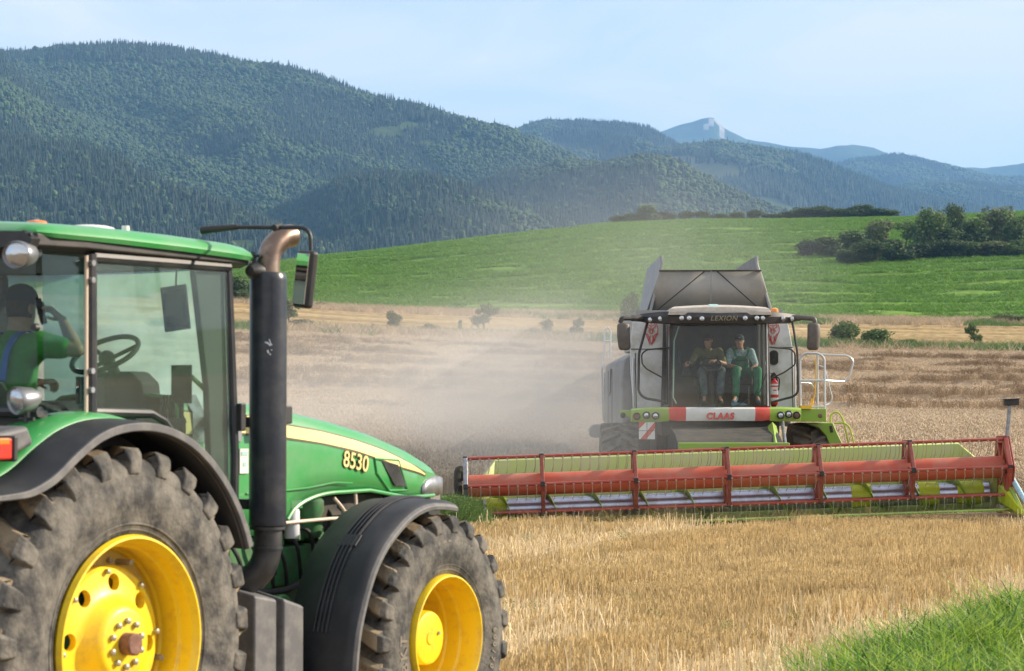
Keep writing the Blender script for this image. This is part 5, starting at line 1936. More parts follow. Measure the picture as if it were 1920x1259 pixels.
# dark tubular guards left and right of the cab
g1 = pole('cab_guard', [(1214, 605, .25), (1198, 663, .1), (1197, 735, .1), (1208, 747, .1), (1250, 754, .0)], .1, .024, 'visor_black', fil=.08)
pole('guard_bar', [(1256, 652, .0), (1213, 656, .1), (1203, 664, .1), (1204, 683, .1), (1212, 692, .1), (1250, 713, .0)], .1, .014, 'visor_black', g1, fil=.05)
g2 = pole('cab_guard', [(1486, 605, .25), (1495, 660, .1), (1497, 735, .1), (1488, 744, .1), (1441, 756, .0)], .1, .022, 'visor_black', fil=.08)
pole('guard_bar', [(1440, 651, .0), (1483, 655, .1), (1491, 663, .1), (1491, 684, .1), (1470, 699, .1), (1441, 712, .0)], .1, .014, 'visor_black', g2, fil=.05)

# bumper with lamps and lettering
def bump(px_top, px_bot, dys, m, name, parent=None):
    mb = MB()
    S = []
    for (u, vt), (_, vb), dy in zip(px_top, px_bot, dys):
        a, b = cp(u, vt, dy), cp(u, vb, dy)
        S.append([(a.x, dy + .05, a.z + .01), (a.x, dy - .02, a.z - .02), (a.x, dy - .03, (a.z + b.z) / 2), (b.x, dy + .02, b.z), (b.x, dy + .3, b.z + .02), (a.x, dy + .3, a.z + .01)])
    mb.loops(S)
    return mb.build(name, m, parent or comb, bevel=.008, sharp=50)


us = [1286, 1310, 1350, 1390, 1416]
bw = bump([(u, 765) for u in us], [(u, 790) for u in us], [-.36, -.40, -.42, -.40, -.36], 'white_plate', 'bumper')
bump([(1254, 765), (1270, 765), (1287, 765)], [(1254, 788), (1270, 790), (1287, 790)], [-.24, -.31, -.36], 'sign_red', 'bumper_corner')
bump([(1415, 765), (1430, 765), (1444, 765)], [(1415, 790), (1430, 790), (1444, 788)], [-.36, -.31, -.24], 'sign_red', 'bumper_corner')
gl = bump([(1184, 768), (1205, 766), (1230, 765), (1255, 765)], [(1184, 792), (1205, 792), (1230, 792), (1255, 790)], [.05, -.05, -.16, -.24], 'lime_paint', 'lamp_panel')
gr = bump([(1443, 765), (1465, 764), (1485, 765), (1502, 766)], [(1443, 790), (1465, 791), (1485, 791), (1502, 791)], [-.24, -.16, -.05, .05], 'lime_paint', 'lamp_panel')
c = cp(1350, 781, -.46)
mb = text_mesh('CLAAS', .158, depth=.006, bold=.009, shear=.12, space=1.12)
mb.transform(basis((c.x, -.462, c.z), (1, 0, 0), (0, 0, 1)))
link('brand_lettering', mb, 'sign_red', bw)
for par, L_ in ((gl, ((1194, 781, 0, 'rust'), (1212, 779, -.09, 'lamp_glass'), (1229, 780, -.17, 'lamp_glass'))), (gr, ((1464, 779, -.18, 'lamp_glass'), (1479, 777, -.10, 'lamp_glass'), (1494, 779, -.02, 'rust')))):
    for u, v, dy, m in L_:
        c = cp(u, v, dy - .03)
        mb = MB(); mb.lathe([(-.015, .050), (-.03, .062), (-.02, .072), (.05, .072)], (c.x, dy - .03, c.z), 'y', 20)
        lo_ = mb.build('lamp_bezel', 'black_plastic', par)
        mb = MB(); mb.lathe([(-.026, .001), (-.022, .035), (-.01, .052)], (c.x, dy - .03, c.z), 'y', 20)
        mb.build('headlight', m, par)
mb = MB()
a, b = cp(1178, 772, .4), cp(1172, 780, .4)
mb.box((a.x, .4, a.z - .04), (.34, .12, .13)); mb.build('lamp_bracket', 'lime_paint', comb, bevel=.01)
c = cp(1168, 779, .35); mb = MB(); mb.ball((c.x, .35, c.z), .055, 12, 8); mb.build('marker_lamp', 'black_plastic', comb)
# platform with the handrails on the right
mb = MB()
a, b = cp(1500, 767, .25), cp(1549, 791, .25)
mb.box(((a.x + b.x) / 2, .85, (a.z + b.z) / 2), (b.x - a.x, 1.25, a.z - b.z))
plat = mb.build('platform', 'lime_paint', comb, bevel=.012)
mb = MB(); c = cp(1538, 780, .22); mb.lathe([(-.03, .001), (-.025, .03), (0, .045), (.03, .045)], (c.x, .23, c.z), 'y', 16); mb.build('marker_lamp', 'rust', plat)
mb = MB(); a, b = cp(1501, 762, .2), cp(1521, 768, .2); mb.box(((a.x + b.x) / 2, .30, (a.z + b.z) / 2 + .012), (b.x - a.x, .30, .06)); mb.build('step_plate', 'hose_yellow', plat)
for k, (px, r) in enumerate(((((1501, 767, .35), (1500, 672, .35), (1508, 663, .35), (1536, 663, .35), (1546, 672, .35), (1547, 769, .35)), .022), (((1533, 665, .9), (1533, 768, .9)), .022),
                             (((1500, 714, .35), (1548, 714, .35), (1583, 716, .9), (1592, 708, .9), (1601, 677, .9), (1590, 667, .9), (1540, 665, .9)), .020),
                             (((1536, 686, .9), (1546, 689, .9), (1561, 748, .9), (1556, 757, .9), (1546, 760, .8)), .013), (((1490, 663, .9), (1491, 765, .9)), .02), (((1500, 718, .35), (1520, 718, .5), (1527, 728, .6)), .010), (((1501, 763, .35), (1547, 763, .35)), .016))):
    pole('handrail', px, .35, r, 'rail_silver', plat, fil=.07)
c0 = [cp(1529, 672, .6), cp(1530, 700, .6), cp(1528, 735, .6), cp(1525, 748, .6)]
mb = MB(); mb.tube(spline(c0, 6), .010, 6)
cc = cp(1524, 757, .6)
mb.tube([(cc.x - .005 + .028 * math.cos(t) - .0005 * t, .6 + .028 * math.sin(t), cc.z + .09 - .0042 * t) for t in np.arange(0, 44, .5)], .007, 5)
mb.build('hose', 'hose_yellow', plat)
mb = MB()
L0 = [cp(*p) for p in ((1508, 793, .9), (1562, 793, .9), (1570, 812, .9), (1582, 836, .9), (1556, 838, .9), (1549, 818, .9), (1535, 803, .9))]
L1 = [p + Vector((0, .75, 0)) for p in L0]
mb.loops([L0, L1])
fe = mb.build('wheel_fender', 'lime_paint', comb, bevel=.02)
mb = MB(); c = cp(1559, 805, .88); mb.box((c.x, .89, c.z), (.06, .03, .13), (0, R_(-10), 0)); mb.build('fender_slot', 'dark_under', fe, bevel=.01)
pole('ladder_loop', [(1557, 793), (1557, 782), (1562, 773), (1572, 773), (1580, 784), (1592, 834)], .8, .017, 'rail_lime', fe, fil=.08)
pole('ladder_loop', [(1564, 794), (1584, 793), (1594, 802), (1602, 834)], .8, .016, 'rail_lime', fe, fil=.06)
# front wheels, under side, feeder house
gz_ = gz(CX, CY + 1.4)
for x, m2, yaw in ((-1.72, 'rubber', 0), (1.93, 'mud', PI)):
    mb = MB(); mb.lathe([(-.36, .40), (-.375, .45), (-.37, .60), (-.33, .68), (0, .70), (.33, .68), (.37, .60), (.375, .45), (.36, .40)], seg=56)
    for k in range(18):
        for s in (-1, 1):
            ph = 2 * PI * (k + (.5 if s > 0 else 0)) / 18
            S = []
            for t, da, r in ((0, .0, .765), (.5, -.16, .765), (.95, -.26, .745), (1.0, -.27, .62)):
                S.append([(s * t * .372, rr * math.sin(ph + da + w), rr * math.cos(ph + da + w)) for w, rr in ((-.06, r - .09), (-.04, r), (.04, r), (.06, r - .09))])
            mb.loops(S)
    w = mb.build('wheel', m2, comb, bevel=.01)
    w.location = (x, 1.5, gz_ + .74)
    w.rotation_euler = (0, 0, yaw)
    mb = MB(); mb.lathe([(.36, .42), (.34, .39), (.1, .36), (.08, .18), (.14, .16), (.14, .001)], seg=40)
    mb.build('rim', 'lime_paint' if x < 0 else 'mud', w)
for s in (-1, 1):
    mb = MB(); mb.lathe([(-.25, .30), (-.28, .45), (-.22, .60), (.22, .60), (.28, .45), (.25, .30)], seg=40)
    w = mb.build('wheel', 'rubber', comb); w.location = (s * 1.45, 6.8, gz(CX, CY + 6.8) + .58)
    mb = MB(); mb.lathe([(.24, .31), (.1, .28), (.1, .001)], seg=32); mb.build('rim', 'lime_paint', w)
mb = MB()
mb.box((.1, 2.6, 1.55), (2.2, 2.4, .9)); mb.box((.1, .6, 1.78), (2.2, 1.4, .30)); mb.box((.05, 5.6, 1.5), (2.6, 4.4, .7))
mb.cyl((-1.5, 1.5, gz_ + .74), (1.7, 1.5, gz_ + .74), .2)
mb.build('underbody', 'dark_under', comb, bevel=.03)
mb = MB()
mb.loops([[(-.85, .6, 1.10), (-.85, .6, 1.90), (1.05, .6, 1.90), (1.05, .6, 1.10)], [(-.85, -1.4, .85), (-.85, -1.4, 1.66), (1.05, -1.4, 1.66), (1.05, -1.4, .85)], [(-.85, -3.0, .55), (-.85, -3.0, 1.28), (1.05, -3.0, 1.28), (1.05, -3.0, .55)]])
fh = mb.build('feeder_house', 'dark_under', comb, bevel=.02)
mb = MB(); mb.box((.1, -2.55, 1.44), (1.95, .20, .20)); mb.build('feeder_frame', 'lime_paint', fh, bevel=.015)
pole('feeder_bracket', [(1448, 800, -.4), (1455, 842, -2.2)], 0, .085, 'lime_paint', fh, seg=4)
pole('lift_cylinder', [(1467, 792, -.2), (1473, 840, -2.0)], 0, .035, 'steel_grey', fh, seg=12)
mb = MB(); mb.box((1.0, 1.0, 1.80), (.5, .5, .3)); mb.build('mud_cake', 'mud', comb, bevel=.06)
# striped warning plate
a, b = cp(1198, 792, -.1), cp(1228, 824, -.1)
mb = MB(); mb.box(((a.x + b.x) / 2, -.1, (a.z + b.z) / 2), (b.x - a.x, .02, a.z - b.z))
wp_ = mb.build('warning_plate', 'white_plate', comb)
mb = MB()
W_, H_ = b.x - a.x, a.z - b.z
for q in ([(0, .12), (.12, 0), (1, .88), (1, 1), (.88, 1)], [(.0, .62), (0, 1), (.38, 1)]):
    pass
for q in ([(.08, 0), (.45, 0), (1, .62), (1, 1), (.98, 1)], [(0, .60), (.42, 1), (0, 1)]):
    mb.prism([(a.x + W_ * px, b.z + H_ * pz) for px, pz in q], 'y', -.114, -.108)
mb.build('stripe', 'sign_red', wp_)
mb = MB(); mb.box(((a.x + b.x) / 2, -.112, (a.z + b.z) / 2), (.008, .008, H_)); mb.box(((a.x + b.x) / 2, -.112, (a.z + b.z) / 2), (W_, .008, .008)); mb.build('plate_seam', 'dark_under', wp_)
# rear ladder and spreader seen along the dusty flank
for px in (((1133, 672, 8.6), (1134, 618, 8.6), (1140, 614, 8.6), (1145, 620, 8.6), (1144, 672, 8.6)), ((1134, 640, 8.6), (1144, 640, 8.6)), ((1128, 665, 8.6), (1131, 790, 8.6))):
    pole('rear_ladder', px, 8.6, .022, 'rail_silver')
mb = MB(); c = cp(1117, 809, 8.6); mb.loops([[(c.x + x, y, c.z + z) for x, z in ((.3, .16), (-.05, .15), (-.15, .05), (-.13, -.12), (-.02, -.15), (.3, -.12))] for y in (8.4, 9.2)])
mb.build('straw_spreader', 'black_plastic', comb, bevel=.04)

# --- cutting header (origin on the reel axis), tilted to the lie of the land
HM = Matrix.Translation((0, -4.25, 1.0)) @ Euler((0, R_(-2.1), 0)).to_matrix().to_4x4()
XL, XR = -4.08, 3.95
mb = MB()
# back sheet, floor and lip in one folded sheet
S = []
for x, k in ((XL - .46, 1.0), (XL, 0.0), (XR, 0.0), (XR + .50, 1.0)):
    y1 = 1.12 - .75 * k
    S.append([(x, y1 + .06, .38 - .55 * k), (x, y1, .36 - .55 * k), (x, y1 - .16 * (1 - k), -.12 - .2 * k), (x, .95 - .5 * k, -.55), (x, .55, -.74), (x, -.30, -.72), (x, -.62, -.70)])
mb.loops(S, cap=False, closed=False)
hd = mb.build('header', 'lime_pale', comb, sharp=20)
hd.matrix_local = HM
q = hd.modifiers.new('thick', 'SOLIDIFY'); q.thickness = .03
mb = MB(); mb.tube([(XL, 1.16, .37), (XR, 1.16, .37)], .028, 8); mb.build('header_beam', 'lime_paint', hd)
mb = MB(); mb.box((.2, 1.28, -.1), (7.6, .14, .7)); mb.build('header_frame', 'dark_under', hd, bevel=.02)
mb = MB(); mb.box((.0, -.66, -.695), (8.6, .10, .025))
for k in range(112): mb.prism([(-4.25 + k * .0765, -.70), (-4.215 + k * .0765, -.82), (-4.18 + k * .0765, -.70)], 'z', -.705, -.69)
kn = mb.build('knife_bar', 'lime_paint', hd)
for x, s in ((XL - .5, -1), (XR + .54, 1)):
    mb = MB()
    mb.prism([(1.0, -.72), (.95, .05), (.3, -.05), (-.55, -.38), (-1.15, -.66), (-1.05, -.76)], 'x', x - .03, x + .03)
    mb.build('end_sheet', 'lime_bright' if s < 0 else 'lime_paint', hd, bevel=.012)
    mb = MB()
    mb.loops([[(x - .12 * w, y, z - .16 * w), (x - .10 * w, y, z + .14 * w), (x, y, z + .22 * w), (x + .10 * w, y, z + .14 * w), (x + .12 * w, y, z - .16 * w)] for y, z, w in ((.2, -.44, .8), (-.5, -.54, .7), (-1.0, -.66, .4), (-1.4, -.74, .10))])
    dv = mb.build('crop_divider', 'lime_bright', hd, bevel=.01)
    mb = MB(); mb.tube([(x + s * .06, -.3, -.20), (x + s * .09, -.8, -.45), (x + s * .09, -1.3, -.64), (x + s * .06, -1.6, -.74)], [.05, .045, .035, .01], 10); mb.build('divider_tip', 'shirt_blue', dv)
    if s < 0:
        mb = MB(); mb.tube(spline([(x - .12, .2, -.55), (x - .14, .25, .1), (x - .10, .3, .28), (x - .02, .3, .1)], 6), .07, 8); mb.tube([(x - .05, .2, .15), (x + .3, .5, -.1)], .02, 6); mb.build('drive_guard', 'dark_under', hd)
    else:
        mb = MB(); mb.box((x - .02, .2, -.72), (.14, .5, .14)); mb.build('skid', 'pipe_tan', hd, bevel=.02)
# auger: silver tube, green flights winding towards the middle
mb = MB()
mb.cyl((-4.3, .50, -.43), (4.3, .50, -.43), .185, 28)
au = mb.build('auger', 'auger_steel', hd)
mb = MB()
for s in (-1, 1):
    th = np.arange(0, 2 * PI * 4.9, PI / 14)
    L_ = [[(s * (4.25 - t / (2 * PI) * .78) + dx, .50 + r * math.cos(-s * t), -.43 + r * math.sin(-s * t)) for r in (.18, .31)] for t in th for dx in (0,)]
    mb.loops(L_, cap=False, closed=False)
fl_ = mb.build('auger_flight', 'lime_paint', au)
q = fl_.modifiers.new('thick', 'SOLIDIFY'); q.thickness = .008
mb = MB()
for x0, x1 in ((1.95, 2.30), (3.10, 3.45), (3.75, 4.2), (-4.25, -3.9)): mb.lathe([(x0, .188), (x0 + .03, .200), (x1 - .04, .197), (x1, .188)], (0, .50, -.43), 'x', 24)
mb.build('auger_sleeve', 'lime_bright', au)
mb = MB()
rd = random.Random(3)
for k in range(16): a = rd.random() * 6.28; x = -1.2 + .16 * k; mb.cyl((x, .50 + .18 * math.cos(a), -.43 + .18 * math.sin(a)), (x, .50 + .33 * math.cos(a), -.43 + .33 * math.sin(a)), .009, 6)
mb.build('auger_finger', 'tine', au)
# reel
RR = .535
mb = MB(); mb.cyl((-4.55, 0, 0), (4.46, 0, 0), .185, 32)
reel = mb.build('reel', 'reel_tube', comb)
reel.matrix_local = HM
st_x = [-4.57, -3.29, -1.74, -.19, 1.34, 2.87, 4.47]
AA = [R_(60 * k + 1.5) for k in range(6)]
for i, x in enumerate(st_x):
    end = i in (0, 6)
    mb = MB()
    P = [(-RR * math.cos(a), RR * math.sin(a)) for a in AA]
    for k in range(6):
        a, b = Vector((x, *P[k])), Vector((x, *P[(k + 1) % 6]))
        d = (b - a).normalized(); n_ = Vector((0, d.z, -d.y)) * (.045 if i < 6 else .06)
        t_ = Vector((.028 if not end else .035, 0, 0))
        mb.loops([[a - n_ - t_, a - n_ + t_, a + n_ + t_, a + n_ - t_], [b - n_ - t_, b - n_ + t_, b + n_ + t_, b + n_ - t_]])
        r_ = Vector((x, *P[k])); d = (r_ - Vector((x, 0, 0))).normalized(); n_ = Vector((0, d.z, -d.y))
        mb.loops([[Vector((x, 0, 0)) + d * .15 - n_ * .06 - t_, Vector((x, 0, 0)) + d * .15 - n_ * .06 + t_, Vector((x, 0, 0)) + d * .15 + n_ * .06 + t_, Vector((x, 0, 0)) + d * .15 + n_ * .06 - t_],
                  [r_ - n_ * .03 - t_, r_ - n_ * .03 + t_, r_ + n_ * .03 + t_, r_ + n_ * .03 - t_]])
    if i == 6:
        mb.prism([(-(RR + .05) * math.cos(a), (RR + .06) * math.sin(a)) for a in AA], 'x', x + .05, x + .075)
    mb.build('reel_spider', 'steel_grey' if i == 0 else ('reel_red' if i == 6 else 'strut_red'), reel, bevel=.006)
    mb = MB()
    for p in P: mb.box((x, p[0], p[1]), (.075, .085, .085))
    mb.build('bar_bearing', 'black_plastic', reel, bevel=.01)
tines = MB()
tlist = []
for k, a in enumerate(AA):
    y, z = -RR * math.cos(a), RR * math.sin(a)
    mb = MB(); mb.cyl((-4.57, y, z), (4.47, y, z), .026, 12)
    mb.build('reel_bar', 'reel_red', reel)
    mb = MB()
    for j in range(58):
        x = -4.48 + j * .1545
        mb.tube([(x, y - .02, z - .025), (x, y - .045, z - .02), (x, y - .045, z - .005)], .016, 6)
        pts = [(x, y - .01, z - .02), (x + .004, y - .012, z - .12), (x - .012, y + .01, z - .225), (x - .03, y + .06, z - .27)]
        tlist.append((abs(a - (0 if k == 0 else a)) if False else (0 if k == 0 else (1 if k == 5 else (2 if k == 1 else 3))), j, pts))
    mb.build('tine_clip', 'tine', reel)
tlist.sort(key=lambda t: (t[0], t[1]))
for n_, (_, j, pts) in enumerate(tlist):
    if n_ < 100:
        mb = MB(); mb.tube(pts, .0052, 5); mb.build('reel_tine', 'tine', reel)
    else:
        tines.tube(pts, .0052, 5)
tt = tines.build('reel_tines', 'tine', reel)
tt['kind'] = 'stuff'
# lamp post at the right end
p0 = Vector((XR + .50, .6, -.1)); p1 = Vector((4.66, .5, .42)); p2 = Vector((4.72, .5, .82)); p3 = Vector((4.74, .5, 1.02))
mb = MB(); mb.tube([p0, p1], .055, 10); mb.build('post', 'lime_paint', hd)
mb = MB(); mb.tube([p1, p3], .036, 10); mb.build('post_tube', 'steel_grey', hd)
mb = MB(); mb.box(p3 + Vector((.02, -.02, .05)), (.24, .16, .10)); mb.box(p3 + Vector((.02, -.02, .108)), (.27, .19, .02)); mb.build('post_lamp', 'black_plastic', hd, bevel=.012)

# fire extinguisher strapped beside the cab door
ex = thing('fire_extinguisher', 'red fire extinguisher with white labels strapped beside the harvester cab door', 'extinguisher', (CX, CY, 0))
c = cp(1452, 735, .3); zb = cp(1452, 762, .3).z
x = c.x
mb = MB(); mb.lathe([(zb + .02, .001), (zb + .02, .055), (zb + .05, .070), (zb + .42, .070), (zb + .47, .055), (zb + .50, .022), (zb + .53, .022), (zb + .53, .001)], (x, .3, 0), 'z', 24); mb.build('cylinder', 'ext_red', ex)
mb = MB(); mb.lathe([(zb + .10, .0715), (zb + .16, .0715)], (x, .3, 0), 'z', 24); mb.lathe([(zb + .22, .0715), (zb + .36, .0715)], (x, .3, 0), 'z', 24); mb.lathe([(zb + .39, .0715), (zb + .42, .0715)], (x, .3, 0), 'z', 24); mb.build('label_band', 'white_plate', ex)
mb = MB(); mb.box((x, .225, zb + .30), (.06, .004, .025)); mb.build('label_print', 'ext_red', ex)
mb = MB(); mb.box((x + .01, .3, zb + .56), (.05, .05, .06)); mb.box((x - .02, .28, zb + .60), (.14, .03, .015), (0, .4, 0)); mb.tube(spline([(x + .03, .28, zb + .56), (x + .09, .26, zb + .5), (x + .075, .27, zb + .3)], 6), .012, 8); mb.build('valve', 'black_plastic', ex)
mb = MB()
mb.loops([[(x + .095 * w * math.cos(a), .39 + (.0 if k else .03), zb + .30 + .34 * w * math.sin(a)) for a in np.linspace(0, 2 * PI, 25)[:-1]] for k, w in ((0, 1), (1, 1))]); mb.build('holder', 'visor_black', ex)

# ------------------------------------------------------------------ people


def skin_mesh(nodes, edges, sub=2):
    """closed tapered limbs between joints {key: (pos, radius or (wide, deep))}; remesh() then fuses them into one surface"""
    mb = MB()
    rr = {k: (r if isinstance(r, tuple) else (r, r)) for k, (p, r) in nodes.items()}
    for k, (p, r) in nodes.items():
        w, d = rr[k]
        mb.ball(p, (w, d, min(w, d) if w != d else w), 16, 10)
    for a, b in edges:
        A, B = Vector(nodes[a][0]), Vector(nodes[b][0])
        t = (B - A).normalized()
        x = Vector((1, 0, 0)) if abs(t.x) < .9 else Vector((0, 1, 0))
        x = (x - t * t.dot(x)).normalized()
        y = t.cross(x)
        flat = rr[a][0] != rr[a][1] and rr[b][0] != rr[b][1]
        L_ = []
        for q in (0, .25, .5, .75, 1):
            ra = tuple(rr[a][i] * (1 - q) + rr[b][i] * q for i in (0, 1)) if flat else (min(rr[a]) * (1 - q) + min(rr[b]) * q,) * 2
            c = A.lerp(B, q)
            L_.append([c + x * ra[0] * math.cos(f) + y * ra[1] * math.sin(f) for f in np.linspace(0, 2 * PI, 17)[:-1]])
        mb.loops(L_)
    return mb.mesh('skin')


def remesh(me, vox=0.008, smooth=4):
    o = bpy.data.objects.new('fuse', me)
    COL.objects.link(o)
    r = o.modifiers.new('r', 'REMESH'); r.mode = 'VOXEL'; r.voxel_size = vox; r.use_smooth_shade = True
    r.adaptivity = 0.0
    if smooth:
        s = o.modifiers.new('s', 'SMOOTH'); s.iterations = smooth; s.factor = .5
    res = evaluated(o, 'body')
    bpy.data.objects.remove(o)
    return res


def hand(bm, wrist, d, nrm, side, curl):
    """palm with four unequal bent fingers and a thumb; d = direction of the fingers, nrm = out of the back of the hand"""
    d = Vector(d).normalized(); nrm = Vector(nrm); nrm = (nrm - d * nrm.dot(d)).normalized(); s = d.cross(nrm) * side
    w = Vector(wrist)
    mb = MB()
    mb.loops([[w + d * t + s * (a * ww) + nrm * (b * th) for a, b in ((-1, -.7), (-.5, -1), (.5, -1), (1, -.7), (1, .7), (.5, 1), (-.5, 1), (-1, .7))] for t, ww, th in ((-.02, .024, .020), (.01, .028, .017), (.05, .040, .015), (.088, .041, .013), (.096, .036, .009))])
    for k, (off, ln) in enumerate(((-.031, .075), (-.010, .085), (.011, .079), (.031, .060))):
        p = w + d * .09 + s * off
        ang = .15; pts = [p - d * .02, p]
        for j, f in enumerate((.45, .32, .23)):
            ang += curl * (1, .9, .6)[j]
            p = p + (d * math.cos(ang) - nrm * math.sin(ang)) * ln * f
            pts.append(p)
        mb.tube(pts, [.0095, .0095, .009, .008, .0065], 8)
    p = w + d * .025 - s * .03
    q = [p, p - s * .022 + d * .022 - nrm * .012, p - s * .028 + d * .05 - nrm * (.018 + .02 * curl), p - s * .020 + d * .074 - nrm * (.024 + .03 * curl)]
    mb.tube(q, [.013, .012, .010, .008], 8)
    me = mb.mesh('hand')
    bm.from_mesh(me)
    bpy.data.meshes.remove(me)


def head_frame(c, face, up):
    f = Vector(face).normalized(); u = Vector(up); u = (u - f * u.dot(f)).normalized(); s = f.cross(u)
    M = Matrix.Identity(4)
    for i in range(3): M[i][0], M[i][1], M[i][2], M[i][3] = s[i], f[i], u[i], c[i]
    return M


def head_mesh(bm, M):
    """head 0.23 m tall; +y is the face"""
    mb = MB()
    S = []
    for z, wx, yf, yb in ((-.125, .030, .070, -.005), (-.115, .046, .082, -.03), (-.09, .058, .088, -.05), (-.055, .066, .090, -.075), (-.02, .072, .088, -.092), (.02, .075, .086, -.10), (.055, .074, .083, -.10), (.085, .066, .070, -.088), (.105, .050, .046, -.065), (.117, .025, .018, -.03)):
        S.append([Vector((wx * math.cos(a), (yf if math.sin(a) > 0 else -yb) * math.sin(a) * (1 if True else 1), z)) for a in np.linspace(0, 2 * PI, 25)[:-1]])
    mb.loops([[M @ p for p in l] for l in S])
    mb.loops([[M @ Vector(p) for p in l] for l in ([(-.006, .083, .025), (.006, .083, .025), (.006, .07, .02), (-.006, .07, .02)], [(-.013, .108, -.022), (.013, .108, -.022), (.018, .075, -.03), (-.018, .075, -.03)], [(-.008, .094, -.034), (.008, .094, -.034), (.01, .07, -.04), (-.01, .07, -.04)])])
    for s in (1, -1):
        mb.loops([[M @ (Vector((s * .072, -.012, 0)) + Vector((s * t, w * math.cos(a) - t * .6, 1.5 * w * math.sin(a)))) for a in np.linspace(0, 2 * PI, 13)[:-1]] for t, w in ((-.01, .016), (.012, .020), (.016, .014))])
        mb.ball(M @ Vector((s * .030, .078, .022)), .013, 10, 8)
    mb.loops([[M @ Vector((x, .084 - abs(x) * .25, z)) for x, z in ((-.05, .036), (.05, .036), (.05, .046), (-.05, .046))], [M @ Vector((x, .074 - abs(x) * .25, z)) for x, z in ((-.05, .030), (.05, .030), (.05, .052), (-.05, .052))]])
    mb.loops([[M @ Vector((x, .092 - abs(x) * .35, z)) for x, z in ((-.022, -.062), (.022, -.062), (.022, -.050), (-.022, -.050))], [M @ Vector((x, .07, z)) for x, z in ((-.024, -.068), (.024, -.068), (.024, -.046), (-.024, -.046))]])
    me = mb.mesh('head')
    bm.from_mesh(me)
    bpy.data.meshes.remove(me)


